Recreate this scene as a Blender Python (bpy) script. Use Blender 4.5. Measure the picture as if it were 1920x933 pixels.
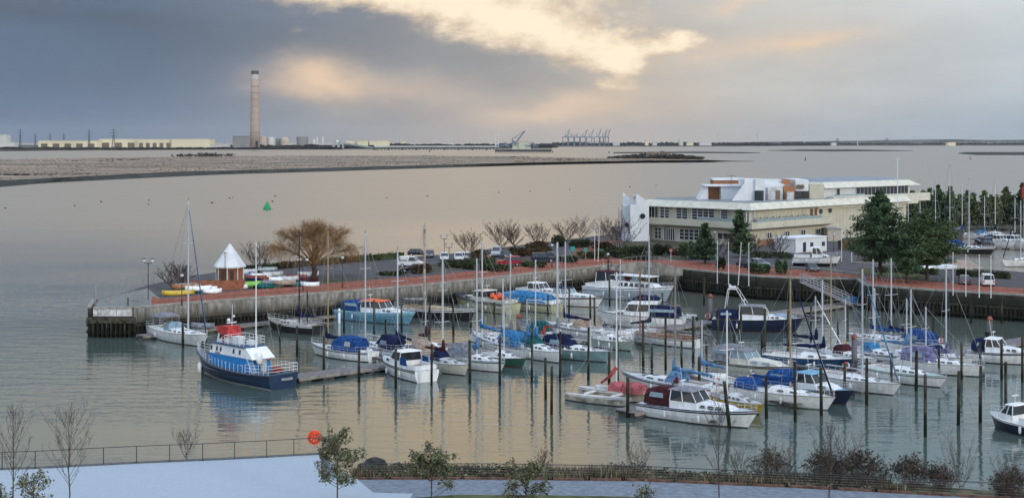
import bpy, math, random
from mathutils import Vector, Matrix, noise
sc = bpy.context.scene
for _o in list(bpy.data.objects): bpy.data.objects.remove(_o)
R = math.radians
HAZE = 0.00002
# ------------------------------------------------------------------ camera
F, H, HY, CX = 2666.7, 27.0, 265.0, 960.0      # focal length in photo pixels, eye height in metres, horizon row
cam = bpy.data.cameras.new('camera'); cam.lens = 50; cam.sensor_width = 36
cam.shift_y = -(466.5 - HY) / 1920; cam.clip_start = 0.5; cam.clip_end = 60000
camo = bpy.data.objects.new('camera', cam); sc.collection.objects.link(camo)
camo.location = (0, 0, H); camo.rotation_euler = (R(90), 0, 0); sc.camera = camo
sc.view_settings.view_transform = 'Standard'; sc.view_settings.look = 'None'
sc.view_settings.exposure = 0.12; sc.view_settings.gamma = 1.0
# ------------------------------------------------------------------ world: clouded winter sky
SUN_EL, SUN_AZ = 14.0, 138.0                    # degrees, azimuth clockwise from the view direction
wd = bpy.data.worlds.new('World'); sc.world = wd; wd.use_nodes = True
nt = wd.node_tree; N = nt.nodes; N.clear()
def lk(a, b): nt.links.new(a, b)
def mth(op, a, b=None, c=None, clamp=False):
    n = N.new('ShaderNodeMath'); n.operation = op; n.use_clamp = clamp
    for i, v in enumerate((a, b, c)):
        if v is None: continue
        if isinstance(v, (int, float)): n.inputs[i].default_value = v
        else: lk(v, n.inputs[i])
    return n.outputs[0]
def sstep(v, a, b):
    n = N.new('ShaderNodeMapRange'); n.interpolation_type = 'SMOOTHSTEP'
    lk(v, n.inputs['Value']); n.inputs['From Min'].default_value = a; n.inputs['From Max'].default_value = b
    return n.outputs['Result']
def mixc(f, a, b, mode='MIX'):
    n = N.new('ShaderNodeMix'); n.data_type = 'RGBA'; n.blend_type = mode
    if isinstance(f, (int, float)): n.inputs[0].default_value = f
    else: lk(f, n.inputs[0])
    for s, v in ((n.inputs[6], a), (n.inputs[7], b)):
        if isinstance(v, tuple): s.default_value = v + (1,)
        else: lk(v, s)
    return n.outputs[2]
def ramp(v, stops):
    n = N.new('ShaderNodeValToRGB'); lk(v, n.inputs[0]); cr = n.color_ramp
    while len(cr.elements) < len(stops): cr.elements.new(0.5)
    for e, (p, c) in zip(cr.elements, stops): e.position = p; e.color = c + (1,)
    return n.outputs[0]
def S(r, g, b):                                  # display colour -> linear
    return tuple(((x/255)/12.92 if x/255 <= .04045 else ((x/255+.055)/1.055)**2.4) for x in (r, g, b))
tc = N.new('ShaderNodeTexCoord'); sx = N.new('ShaderNodeSeparateXYZ'); lk(tc.outputs['Generated'], sx.inputs[0])
dx, dy, dz = sx.outputs
az = mth('ARCTAN2', dx, dy)                      # radians from the view direction
rr = mth('SQRT', mth('ADD', mth('MULTIPLY', dx, dx), mth('MULTIPLY', dy, dy)))
el = mth('DIVIDE', dz, mth('MAXIMUM', rr, 0.02))
# photo-like plane: U in units of 1000 px to the right of centre, V in 1000 px above the horizon
U = mth('MULTIPLY', az, 2.72); V = mth('MULTIPLY', mth('ABSOLUTE', el), 2.6667)
def nz(sx_, sy_, detail, rough, off=0.0, dist=0.0):
    c = N.new('ShaderNodeCombineXYZ'); lk(mth('MULTIPLY', U, sx_), c.inputs[0]); lk(mth('MULTIPLY', V, sy_), c.inputs[1])
    c.inputs[2].default_value = off
    n = N.new('ShaderNodeTexNoise'); n.inputs['Scale'].default_value = 1.0; n.inputs['Detail'].default_value = detail
    n.inputs['Roughness'].default_value = rough; n.inputs['Distortion'].default_value = dist
    lk(c.outputs[0], n.inputs['Vector']); return mth('SUBTRACT', n.outputs['Fac'], 0.5)
w1, w2 = nz(4, 8, 5, .6, 1.3), nz(4, 8, 5, .6, 7.7)
Uw = mth('ADD', U, mth('MULTIPLY', w1, .22)); Vw = mth('ADD', V, mth('MULTIPLY', w2, .10))
def blob(px, py, rx, ry, rot=0, soft=1.0, warped=True):
    cu, cv = (px - CX)/1000, (HY - py)/1000
    a = mth('SUBTRACT', Uw if warped else U, cu); b = mth('SUBTRACT', Vw if warped else V, cv)
    c, s = math.cos(R(rot)), math.sin(R(rot))
    p = mth('ADD', mth('MULTIPLY', a, c/(rx/1000)), mth('MULTIPLY', b, s/(rx/1000)))
    q = mth('ADD', mth('MULTIPLY', a, -s/(ry/1000)), mth('MULTIPLY', b, c/(ry/1000)))
    d = mth('ADD', mth('MULTIPLY', p, p), mth('MULTIPLY', q, q))
    return mth('EXPONENT', mth('MULTIPLY', d, -soft))
def addall(l):
    r = l[0]
    for x in l[1:]: r = mth('ADD', r, x)
    return r
un = mth('ADD', mth('MULTIPLY', U, .5), .5, clamp=True)    # 0 at 1000 px left, 1 at 1000 px right
low = ramp(un, [(0, S(90,113,146)), (.13, S(96,117,146)), (.24, S(120,132,151)), (.33, S(156,155,156)), (.46, S(177,167,158)),
                (.57, S(192,178,164)), (.68, S(188,181,173)), (.8, S(176,181,184)), (1, S(164,181,196))])
mid = ramp(un, [(0, S(84,104,134)), (.16, S(92,110,136)), (.28, S(116,126,144)), (.42, S(150,150,154)), (.55, S(172,169,167)),
                (.66, S(192,188,182)), (.78, S(196,195,192)), (.9, S(194,199,202)), (1, S(196,206,213))])
top = ramp(un, [(0, S(108,120,138)), (.12, S(94,108,129)), (.3, S(112,121,138)), (.42, S(144,144,149)), (.6, S(190,184,178)),
                (.72, S(204,200,194)), (.85, S(208,209,207)), (1, S(213,217,218))])
col = mixc(sstep(V, .0, .13), low, mid); col = mixc(sstep(V, .15, .33), col, top)
# higher sky (seen only mirrored in the water, and lighting the scene)
hi = ramp(un, [(0, S(192,190,184)), (.18, S(214,202,184)), (.30, S(232,208,174)), (.45, S(252,218,170)), (.56, S(240,212,174)), (.66, S(180,186,190)), (.8, S(170,186,196)), (1, S(164,182,196))])
hi2 = mixc(sstep(el, .28, .6), hi, S(198, 214, 236))
col = mixc(sstep(V, .30, .46), col, hi2)
# streaky grey structure
st = mth('ADD', mth('MULTIPLY', nz(1.6, 9, 6, .55, 3.1, .4), .55), mth('MULTIPLY', nz(5, 14, 6, .6, 9.1), .25))
gain = mth('ADD', mth('MULTIPLY', st, .75), 1.0)
dark = addall([mth('MULTIPLY', blob(60, 30, 420, 34, -4), .20), mth('MULTIPLY', blob(930, 120, 300, 46, -8), .12), mth('MULTIPLY', blob(420, 95, 380, 40, 0), .10)])
gain = mth('SUBTRACT', gain, dark)
vm = N.new('ShaderNodeVectorMath'); vm.operation = 'SCALE'; lk(col, vm.inputs[0]); lk(gain, vm.inputs['Scale']); col = vm.outputs[0]
# soft lit patches low over the river
soft = addall([mth('MULTIPLY', blob(588, 152, 95, 42, 0), .62), mth('MULTIPLY', blob(700, 176, 150, 30, 0), .42), mth('MULTIPLY', blob(990, 215, 130, 28, 8), .55),
               mth('MULTIPLY', blob(1120, 190, 170, 46, 6), .35), mth('MULTIPLY', blob(1420, 92, 190, 30, 5), .42), mth('MULTIPLY', blob(1530, 78, 90, 15, 12), .4), mth('MULTIPLY', blob(1380, 15, 80, 12, 8), .5)])
soft = mth('MULTIPLY', soft, mth('ADD', mth('MULTIPLY', nz(6, 12, 5, .6, 4.4), 1.3), 1.0))
col = mixc(mth('MULTIPLY', soft, .9, clamp=True), col, S(246, 212, 176))
# the big cream cloud
cl = addall([blob(640, 0, 130, 22, -4), blob(800, 18, 150, 34, -10), blob(930, 40, 140, 42, -14), blob(1060, 66, 140, 40, -10), blob(1170, 88, 110, 36, -4),
             blob(1255, 74, 60, 16, 6), blob(1190, 118, 42, 26, 60), blob(1150, 158, 44, 15, 0), blob(960, -20, 280, 40, -4), blob(860, -90, 330, 60, 0)])
cl = mth('ADD', cl, mth('ADD', mth('MULTIPLY', nz(9, 18, 8, .62, 2.2, .5), 1.5), mth('MULTIPLY', nz(30, 50, 5, .6, 5.2), .7)))
cmask = sstep(cl, .16, 1.15)
cshade = sstep(mth('ADD', cl, mth('MULTIPLY', nz(14, 22, 7, .62, 6.6), 3.2)), .2, 2.0)
ccol = mixc(cshade, S(214, 190, 164), (1.10, .93, .69))
col = mixc(mth('MULTIPLY', cmask, .92), col, ccol)
# clear-sky term under the clouds
sky = N.new('ShaderNodeTexSky'); sky.sky_type = 'NISHITA'; sky.sun_disc = False
sky.sun_elevation = R(SUN_EL); sky.sun_rotation = R(SUN_AZ)
vs = N.new('ShaderNodeVectorMath'); vs.operation = 'SCALE'; lk(col, vs.inputs[0])
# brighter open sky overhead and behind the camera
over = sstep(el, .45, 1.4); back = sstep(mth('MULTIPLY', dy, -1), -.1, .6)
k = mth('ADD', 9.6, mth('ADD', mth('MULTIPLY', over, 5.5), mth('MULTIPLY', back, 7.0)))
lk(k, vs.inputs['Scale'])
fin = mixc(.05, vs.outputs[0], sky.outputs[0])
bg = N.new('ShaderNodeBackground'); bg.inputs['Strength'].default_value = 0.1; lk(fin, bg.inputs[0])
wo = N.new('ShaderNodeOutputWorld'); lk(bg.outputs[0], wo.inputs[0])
# ------------------------------------------------------------------ low veiled sun behind the camera, to the right
sun = bpy.data.lights.new('sun', 'SUN'); sun.energy = 1.0; sun.angle = R(10); sun.color = (1.0, .86, .68)
suno = bpy.data.objects.new('sun', sun); sc.collection.objects.link(suno)
_d = Vector((math.sin(R(SUN_AZ))*math.cos(R(SUN_EL)), math.cos(R(SUN_AZ))*math.cos(R(SUN_EL)), math.sin(R(SUN_EL))))
suno.rotation_euler = _d.to_track_quat('Z', 'Y').to_euler()
# ------------------------------------------------------------------ placing by photo position on a level plane
def Yof(py, z=0): return F*(H - z)/(py - HY)
def W(px, py, z=0): y = Yof(py, z); return Vector(((px - CX)/F*y, y, z))
def WX(px, Y): return (px - CX)/F*Y
def ZY(py, Y): return H - (py - HY)*Y/F
# ------------------------------------------------------------------ materials
_mc = {}
def mat(name, c, rough=.6, var=.12, sc_=3.0, metal=0.0, bump=0.0, c2=None, det=4, spec=.5, stretch=None, isl=0.0):
    if name in _mc: return _mc[name]
    if rough >= .8 and spec == .5: spec = .12
    m = bpy.data.materials.new(name); m.use_nodes = True; t = m.node_tree; n = t.nodes; b = n['Principled BSDF']
    b.inputs['Roughness'].default_value = rough; b.inputs['Metallic'].default_value = metal; b.inputs['Specular IOR Level'].default_value = spec
    g = n.new('ShaderNodeNewGeometry'); mp = n.new('ShaderNodeMapping'); t.links.new(g.outputs['Position'], mp.inputs[0])
    if stretch: mp.inputs['Scale'].default_value = stretch
    no = n.new('ShaderNodeTexNoise'); no.inputs['Scale'].default_value = sc_; no.inputs['Detail'].default_value = det; no.inputs['Roughness'].default_value = .6
    t.links.new(mp.outputs[0], no.inputs['Vector'])
    cr = n.new('ShaderNodeValToRGB'); t.links.new(no.outputs['Fac'], cr.inputs[0])
    d = c2 if c2 else tuple(x*(1-2*var) for x in c); l = c if c2 else tuple(min(1, x*(1+var)) for x in c)
    cr.color_ramp.elements[0].position = .36; cr.color_ramp.elements[0].color = d + (1,)
    cr.color_ramp.elements[1].position = .62; cr.color_ramp.elements[1].color = l + (1,)
    out = cr.outputs[0]
    if isl:
        hs = n.new('ShaderNodeHueSaturation'); mr = n.new('ShaderNodeMapRange'); t.links.new(g.outputs['Random Per Island'], mr.inputs[0])
        mr.inputs['To Min'].default_value = 1-isl; mr.inputs['To Max'].default_value = 1+isl
        t.links.new(mr.outputs[0], hs.inputs['Value']); t.links.new(out, hs.inputs['Color']); out = hs.outputs[0]
    t.links.new(out, b.inputs['Base Color'])
    if bump:
        bp = n.new('ShaderNodeBump'); bp.inputs['Strength'].default_value = bump; bp.inputs['Distance'].default_value = .1
        t.links.new(no.outputs['Fac'], bp.inputs['Height']); t.links.new(bp.outputs[0], b.inputs['Normal'])
    _mc[name] = m; return m
def zmat(name, lo, hi_, z0, z1, rough=.8, wob=.5, var=.2, sc_=2.0, stretch=(1, 1, .25)):
    """weathered surface: tide-stained below z0, clean above z1"""
    if name in _mc: return _mc[name]
    m = mat(name, hi_, rough, var, sc_, stretch=stretch); t = m.node_tree; n = t.nodes; b = n['Principled BSDF']
    g = n.new('ShaderNodeNewGeometry'); s = n.new('ShaderNodeSeparateXYZ'); t.links.new(g.outputs['Position'], s.inputs[0])
    no = n.new('ShaderNodeTexNoise'); no.inputs['Scale'].default_value = .7; no.inputs['Detail'].default_value = 5; t.links.new(g.outputs['Position'], no.inputs['Vector'])
    a = n.new('ShaderNodeMath'); a.operation = 'MULTIPLY_ADD'; a.inputs[1].default_value = wob*2; t.links.new(no.outputs['Fac'], a.inputs[0]); t.links.new(s.outputs[2], a.inputs[2])
    mr = n.new('ShaderNodeMapRange'); t.links.new(a.outputs[0], mr.inputs[0]); mr.inputs['From Min'].default_value = z0+wob; mr.inputs['From Max'].default_value = z1+wob
    mx = n.new('ShaderNodeMix'); mx.data_type = 'RGBA'; t.links.new(mr.outputs[0], mx.inputs[0]); mx.inputs[6].default_value = lo+(1,)
    t.links.new(b.inputs['Base Color'].links[0].from_socket, mx.inputs[7]); t.links.new(mx.outputs[2], b.inputs['Base Color'])
    return m
WHITE = mat('gelcoat_white', (.84, .86, .87), .3, .08, 2.2, stretch=(1, 1, .22))
CREAM = mat('gelcoat_cream', (.68, .66, .57), .35, .08, .8)
OFFW = mat('gelcoat_grey_white', (.56, .58, .58), .35, .14, 2.0, stretch=(1, 1, .3))
DECK = mat('deck_paint', (.58, .62, .65), .6, .18, 2.5)
NAVY = mat('navy_paint', (.012, .02, .055), .3, .1, 1)
BLUEP = mat('blue_paint', (.02, .075, .18), .35, .12, 1)
TEALP = mat('pale_teal_paint', (.24, .37, .40), .4, .1, 1)
CYANP = mat('sky_blue_paint', (.14, .36, .52), .4, .12, 1)
GREENP = mat('green_paint', (.035, .10, .075), .4, .1, 1)
REDP = mat('red_paint', (.25, .035, .035), .4, .15, 1)
MAROON = mat('maroon_cloth', (.060, .016, .022), .8, .2, 2)
BLACKP = mat('black_paint', (.012, .013, .016), .5, .1, 1)
BOOT = mat('antifoul', (.02, .022, .03), .7, .3, 2)
BOOTR = mat('antifoul_red', (.12, .03, .025), .7, .3, 2)
GLASS = mat('dark_glass', (.02, .028, .035), .08, .05, 2, spec=.8)
PALEGL = mat('pale_glass', (.20, .30, .36), .1, .1, 2, spec=.8)
ALU = mat('aluminium_spar', (.58, .60, .63), .4, .04, 2, metal=.15)
STEEL = mat('stainless_rail', (.60, .62, .64), .35, .04, 2, metal=.2)
WHITEM = mat('white_metal', (.76, .77, .78), .4, .05, 2)
WOOD = mat('varnished_wood', (.22, .09, .035), .4, .2, 2)
WOODL = mat('pale_spar_wood', (.36, .27, .14), .5, .15, 2)
TEAK = mat('weathered_teak', (.26, .20, .14), .8, .2, 3)
WIRE = mat('rigging_wire', (.22, .23, .25), .5, .05, 2)
ROPE = mat('rope', (.30, .29, .26), .8, .2, 4)
BLUEC = mat('royal_blue_cloth', (.018, .075, .25), .9, .35, 3.5)
SKYC = mat('sky_blue_cloth', (.04, .20, .42), .9, .3, 3.5)
NAVYC = mat('navy_cloth', (.012, .018, .06), .85, .25, 2)
GREYC = mat('grey_cloth', (.24, .25, .28), .85, .2, 2)
BEIGEC = mat('beige_cloth', (.36, .28, .22), .85, .15, 2)
PINKC = mat('faded_pink_cloth', (.38, .11, .12), .85, .2, 2)
PURPC = mat('purple_cloth', (.17,.17,.30), .85, .25, 2)
PALEBC = mat('faded_blue_cloth', (.10, .22, .38), .85, .2, 2)
GREENC = mat('green_cloth', (.01, .10, .10), .85, .2, 2)
REDC = mat('red_cloth', (.38, .04, .03), .85, .2, 2)
ORANGE = mat('orange_plastic', (.75, .11, .02), .5, .1, 3)
YELLOW = mat('yellow_plastic', (.62, .42, .03), .5, .1, 3)
RUBBER = mat('black_rubber', (.018, .018, .02), .7, .1, 3)
FEND = mat('white_fender', (.66, .67, .68), .5, .08, 3)
SKIN = mat('skin', (.45, .26, .18), .6, .05, 5)
# ------------------------------------------------------------------ mesh builder
class MB:
    def __init__(s): s.v = []; s.f = []; s.m = []; s.sm = False
    def add(s, vs, fs, mi=0):
        b = len(s.v); s.v += [tuple(p) for p in vs]; s.f += [tuple(b+i for i in f) for f in fs]; s.m += [mi]*len(fs); return s
    def hexa(s, p, mi=0):
        return s.add(p, [(0,3,2,1),(4,5,6,7),(0,1,5,4),(1,2,6,5),(2,3,7,6),(3,0,4,7)], mi)
    def box(s, cx, cy, cz, sx, sy, sz, mi=0, rz=0.0, top=None):
        c, n = math.cos(rz), math.sin(rz); t = top or (1, 1); P = []
        for z, kx, ky in ((-sz/2, 1, 1), (sz/2, t[0], t[1])):
            for a, b in ((-1,-1),(1,-1),(1,1),(-1,1)):
                x, y = a*sx/2*kx, b*sy/2*ky; P.append((cx+x*c-y*n, cy+x*n+y*c, cz+z))
        return s.hexa(P, mi)
    def prism(s, poly, z0, z1, mi=0):
        n = len(poly); vs = [(p[0], p[1], z0) for p in poly]+[(p[0], p[1], z1) for p in poly]
        return s.add(vs, [tuple(range(n))[::-1], tuple(range(n, 2*n))]+[(i, (i+1)%n, n+(i+1)%n, n+i) for i in range(n)], mi)
    def side(s, poly, y0, y1, mi=0):
        """outline in x,z extruded along y"""
        n = len(poly); vs = [(p[0], y0, p[1]) for p in poly]+[(p[0], y1, p[1]) for p in poly]
        return s.add(vs, [tuple(range(n)), tuple(range(n, 2*n))[::-1]]+[((i+1)%n, i, n+i, n+(i+1)%n) for i in range(n)], mi)
    def loft(s, rings, mi=0, caps=True, closed=True):
        n = len(rings[0]); b = len(s.v); s.v += [tuple(p) for r in rings for p in r]; k = 0
        for i in range(len(rings)-1):
            for j in range(n if closed else n-1):
                a = b+i*n+j; c = b+i*n+(j+1)%n; s.f.append((a, c, c+n, a+n)); s.m.append(mi(i, j) if callable(mi) else mi)
        if caps:
            m0 = mi(0, 0) if callable(mi) else mi
            s.f.append(tuple(b+j for j in range(n))[::-1]); s.f.append(tuple(b+(len(rings)-1)*n+j for j in range(n))); s.m += [m0, m0]
        return s
    def tube(s, pts, r, n=5, mi=0, r2=None):
        pts = [Vector(p) for p in pts]; rings = []; L = len(pts)
        for i, p in enumerate(pts):
            d = (pts[min(i+1, L-1)]-pts[max(i-1, 0)]); d = d.normalized() if d.length > 1e-9 else Vector((0,0,1))
            a = d.cross(Vector((0,0,1)) if abs(d.z) < .9 else Vector((1,0,0))).normalized(); b = d.cross(a)
            q = r if r2 is None else r+(r2-r)*i/(L-1)
            rings.append([p+(a*math.cos(2*math.pi*k/n)+b*math.sin(2*math.pi*k/n))*q for k in range(n)])
        return s.loft(rings, mi)
    def lathe(s, prof, c=(0,0,0), n=12, mi=0):
        return s.loft([[(c[0]+r*math.cos(2*math.pi*k/n), c[1]+r*math.sin(2*math.pi*k/n), c[2]+z) for k in range(n)] for r, z in prof], mi)
    def ball(s, c, rx, ry=None, rz=None, n=8, m=5, mi=0):
        ry = ry or rx; rz = rz or rx
        return s.loft([[(c[0]+rx*math.sin(a)*math.cos(2*math.pi*k/n), c[1]+ry*math.sin(a)*math.sin(2*math.pi*k/n), c[2]-rz*math.cos(a)) for k in range(n)]
                       for a in [.12+(math.pi-.24)*i/m for i in range(m+1)]], mi)
    def ring(s, c, R0, r, axis='z', n=14, mi=0, mi2=None):
        c = Vector(c); rings = []
        for i in range(n+1):
            t = 2*math.pi*i/n; row = []
            for k in range(5):
                q = 2*math.pi*k/5; x, y, z = (R0+r*math.cos(q))*math.cos(t), (R0+r*math.cos(q))*math.sin(t), r*math.sin(q)
                row.append(c+(Vector((x,y,z)) if axis == 'z' else Vector((z,x,y)) if axis == 'x' else Vector((x,z,y))))
            rings.append(row)
        return s.loft(rings, (lambda i, j: mi2 if (mi2 is not None and (i//2) % 3 == 0) else mi), caps=False)
    def build(s, name, mats, parent=None, smooth=False, loc=None):
        me = bpy.data.meshes.new(name); me.from_pydata(s.v, [], s.f)
        mats = mats if isinstance(mats, (list, tuple)) else [mats]
        for m in mats: me.materials.append(m)
        me.polygons.foreach_set('material_index', s.m)
        if smooth or s.sm: me.polygons.foreach_set('use_smooth', [True]*len(s.f))
        me.update(); o = bpy.data.objects.new(name, me); sc.collection.objects.link(o)
        if parent is not None: o.parent = parent
        if loc is not None: o.location = loc
        return o
def tag(o, label=None, cat=None, group=None, kind=None):
    if label: o['label'] = label
    if cat: o['category'] = cat
    if group: o['group'] = group
    if kind: o['kind'] = kind
    return o
def thing(name, label, cat, loc=(0,0,0), rz=0.0, group=None):
    o = bpy.data.objects.new(name, None); sc.collection.objects.link(o); o.empty_display_size = .3
    o.location = loc; o.rotation_euler = (0, 0, rz); return tag(o, label, cat, group)
def bar(mb, p, q, r=.02, n=4, mi=0): return mb.tube([p, q], r, n, mi)
def pbox(mb, A, B, t0, t1, z0, z1, d0, d1, mi=0):
    """box along the plan line A->B (metres t0..t1), offset d to the left-hand side away from the viewer"""
    A = Vector((A[0], A[1])); B = Vector((B[0], B[1])); u = (B-A).normalized(); n = Vector((-u.y, u.x))
    c = [A+u*t0+n*d0, A+u*t1+n*d0, A+u*t1+n*d1, A+u*t0+n*d1]
    return mb.hexa([(p.x, p.y, z0) for p in c]+[(p.x, p.y, z1) for p in c], mi)
def plen(A, B): return math.hypot(B[0]-A[0], B[1]-A[1])
rnd = random.Random(7)
def copy_tree(o, parent=None):
    c = o.copy(); sc.collection.objects.link(c)
    if parent is not None: c.parent = parent
    for ch in list(o.children): copy_tree(ch, c)
    return c
# ================================================================== SETTING
def sheet(name, pts, z, m, thick=0.0, mi=None):
    mb = MB(); mb.prism([(p[0], p[1]) for p in pts], z-thick if thick else z-.02, z)
    return tag(mb.build(name, m), kind='structure')
# water --------------------------------------------------------------
def water_mat():
    m = bpy.data.materials.new('water'); m.use_nodes = True; t = m.node_tree; n = t.nodes; b = n['Principled BSDF']
    b.inputs['Base Color'].default_value = (.055, .095, .085, 1); b.inputs['Roughness'].default_value = .04; b.inputs['IOR'].default_value = 1.56
    b.inputs['Specular IOR Level'].default_value = .62
    g = n.new('ShaderNodeNewGeometry')
    def wave(scale, stretch, rot, det, dist=.0):
        mp = n.new('ShaderNodeMapping'); mp.inputs['Rotation'].default_value = (0, 0, R(rot)); mp.inputs['Scale'].default_value = stretch; t.links.new(g.outputs['Position'], mp.inputs[0])
        o = n.new('ShaderNodeTexNoise'); o.inputs['Scale'].default_value = scale; o.inputs['Detail'].default_value = det; o.inputs['Roughness'].default_value = .55; o.inputs['Distortion'].default_value = dist
        t.links.new(mp.outputs[0], o.inputs['Vector']); return o.outputs['Fac']
    a, c, d = wave(.55, (.35, 1, 1), 8, 3, .3), wave(2.4, (.4, 1, 1), -14, 2), wave(.035, (.3, 1, 1), 5, 3)
    # calmer and rougher patches
    mr = n.new('ShaderNodeMapRange'); t.links.new(d, mr.inputs[0]); mr.inputs['From Min'].default_value = .35; mr.inputs['From Max'].default_value = .65
    mr.inputs['To Min'].default_value = .22; mr.inputs['To Max'].default_value = .75
    s1 = n.new('ShaderNodeMath'); s1.operation = 'MULTIPLY_ADD'; t.links.new(c, s1.inputs[0]); s1.inputs[1].default_value = .16; t.links.new(a, s1.inputs[2])
    bp = n.new('ShaderNodeBump'); bp.inputs['Distance'].default_value = .16; t.links.new(s1.outputs[0], bp.inputs['Height']); t.links.new(mr.outputs[0], bp.inputs['Strength'])
    t.links.new(bp.outputs[0], b.inputs['Normal'])
    # open river: small wind ripples blur the mirror; the basin behind the quay is sheltered
    s = n.new('ShaderNodeSeparateXYZ'); t.links.new(g.outputs['Position'], s.inputs[0]); rl = n.new('ShaderNodeMapRange'); t.links.new(s.outputs[1], rl.inputs[0])
    rl.inputs['From Min'].default_value = 230; rl.inputs['From Max'].default_value = 520; rl.inputs['To Min'].default_value = .035; rl.inputs['To Max'].default_value = .34
    t.links.new(rl.outputs[0], b.inputs['Roughness'])
    k = n.new('ShaderNodeMapRange'); t.links.new(s.outputs[1], k.inputs[0]); k.inputs['From Min'].default_value = 200; k.inputs['From Max'].default_value = 420
    k.inputs['To Min'].default_value = 1.0; k.inputs['To Max'].default_value = 2.6
    ml = n.new('ShaderNodeMath'); ml.operation = 'MULTIPLY'; t.links.new(mr.outputs[0], ml.inputs[0]); t.links.new(k.outputs[0], ml.inputs[1]); t.links.new(ml.outputs[0], bp.inputs['Strength'])
    # silty river outside, greener still water in the basin
    mx = n.new('ShaderNodeMix'); mx.data_type = 'RGBA'; k2 = n.new('ShaderNodeMapRange'); t.links.new(s.outputs[1], k2.inputs[0]); k2.inputs['From Min'].default_value = 180; k2.inputs['From Max'].default_value = 380
    t.links.new(k2.outputs[0], mx.inputs[0]); mx.inputs[6].default_value = (.070, .100, .090, 1); mx.inputs[7].default_value = (.26, .215, .165, 1); t.links.new(mx.outputs[2], b.inputs['Base Color']); return m
mb = MB(); mb.add([(-14500, -60, 0), (14500, -60, 0), (14500, 24000, 0), (-14500, 24000, 0)], [(0, 1, 2, 3)])
water = tag(mb.build('water', water_mat()), kind='structure')
# materials
CONC = zmat('quay_concrete', (.085, .078, .062), (.30, .285, .255), 2.1, 3.5, var=.25, wob=.55, sc_=1.5)
CONCD = zmat('stained_concrete', (.028, .03, .022), (.070, .068, .055), 2.9, 3.9, var=.25, wob=.5, sc_=1.2)
TIMB = zmat('wet_fender_timber', (.012, .016, .012), (.05, .048, .038), .4, 1.8, var=.35, wob=.4, sc_=2.0)
BRICKP = mat('brick_paving', (.30, .105, .070), .85, .16, 1.2)
BRICKD = mat('brick_edging', (.15, .052, .038), .85, .2, 2)
ASPH = mat('asphalt', (.10, .095, .10), .9, .12, .6)
GRASS = mat('grass', (.09, .10, .045), .95, .3, .9)
SOIL = mat('planting_soil', (.085, .08, .055), .95, .3, .8)
Z0 = 4.0
QF = [(176,577),(248,577),(284,573),(440,561),(520,555),(655,545),(800,533),(960,516),(1146,496)]
QR = [(1277,503),(1420,517),(1504,521),(1609,522),(1626,534),(1720,541),(1920,553),(2150,567)]
QFw = [W(x, y, Z0) for x, y in QF]; QRw = [W(x, y, Z0) for x, y in QR]
river = [(178,562),(210,556),(277,534),(350,518),(440,505),(560,496),(700,488),(860,474),(1000,456),(1100,444),(1165,437)]
rw = [W(x, y, Z0) for x, y in river]
back = [Vector((27, 385, 0)), Vector((60, 395, 0)), Vector((106, 400, 0)), Vector((118, 372, 0))]
basin2 = [W(x, y, Z0) for x, y in [(1700,430),(1622,462),(1600,492),(1760,500),(1920,511),(2150,524)]]
land = QFw + QRw + basin2[::-1] + back[::-1] + rw[::-1]
quay_ground = sheet('quay_ground', land, Z0, ASPH, thick=5)
# far bank of the second basin
bk2 = [W(x, y, 2.5) for x, y in [(1690,424),(1760,425),(1920,429),(2300,436)]]
sheet('breakwater', bk2 + [Vector((190, 450, 0)), Vector((118, 452, 0)), Vector((92, 420, 0))], 2.5, mat('breakwater_earth', (.07, .075, .05), .95, .3, .5), thick=4)
# brick promenade and paths (thin sheets laid on the ground)
bpb = [(285,556),(300,560),(350,556),(440,546),(655,528),(800,517),(960,500),(1130,483)]
sheet('promenade', [p for p in QFw[2:]] + [W(x, y, Z0) for x, y in bpb[::-1]], Z0+.03, BRICKP)
sheet('promenade', QRw + [W(x, y, Z0) for x, y in [(2150,552),(1920,541),(1720,526),(1626,518),(1540,508),(1420,500),(1277,488)]], Z0+.03, BRICKP)
sheet('promenade', [W(x, y, Z0) for x, y in [(1146,496),(1277,503),(1277,488),(1130,483)]], Z0+.026, BRICKP)
sheet('brick_path', [W(x, y, Z0) for x, y in [(1075,482),(1150,482),(1128,462),(1170,452),(1140,449),(1075,462)]], Z0+.034, mat('brick_path', (.20, .09, .065), .85, .2, 1.2))
def ribbon(name, px, z, w, m):
    P = [W(x, y, Z0) for x, y in px]
    for A, B in zip(P, P[1:]): mb = MB(); pbox(mb, A, B, 0, plen(A, B), z-.02, z, 0, w); tag(mb.build(name, m), kind='structure')
ribbon('paving_band', [(300,567),(440,554.5),(655,537.5),(800,525.5),(960,508.5),(1140,490)], Z0+.045, .5, BRICKD)
ribbon('paving_band', [(1290,495),(1420,509),(1540,516),(1620,524),(1720,533),(1920,546)], Z0+.045, .5, BRICKD)
sheet('quay_apron', QFw[:3]+[W(300,560,Z0), W(277,540,Z0), W(185,562,Z0)], Z0+.02, mat('apron_concrete', (.24, .24, .225), .85, .15, 1))
sheet('lawn', [W(x, y, Z0) for x, y in [(320,552),(440,543),(640,527),(760,519),(640,524),(560,527),(500,520),(440,516),(360,530)]], Z0+.02, GRASS)
sheet('verge', [W(x, y, Z0) for x, y in [(1610,514),(1720,523),(1760,520),(1700,509),(1610,502)]], Z0+.04, GRASS)
sheet('planting_bed', [W(x, y, Z0) for x, y in [(800,512),(960,496),(1130,481),(1130,476),(960,484),(830,492),(790,500)]], Z0+.02, SOIL)
sheet('planting_bed', [W(x, y, Z0) for x, y in [(1150,480),(1277,486),(1340,480),(1330,455),(1220,450),(1170,455)]], Z0+.02, SOIL)
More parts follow.
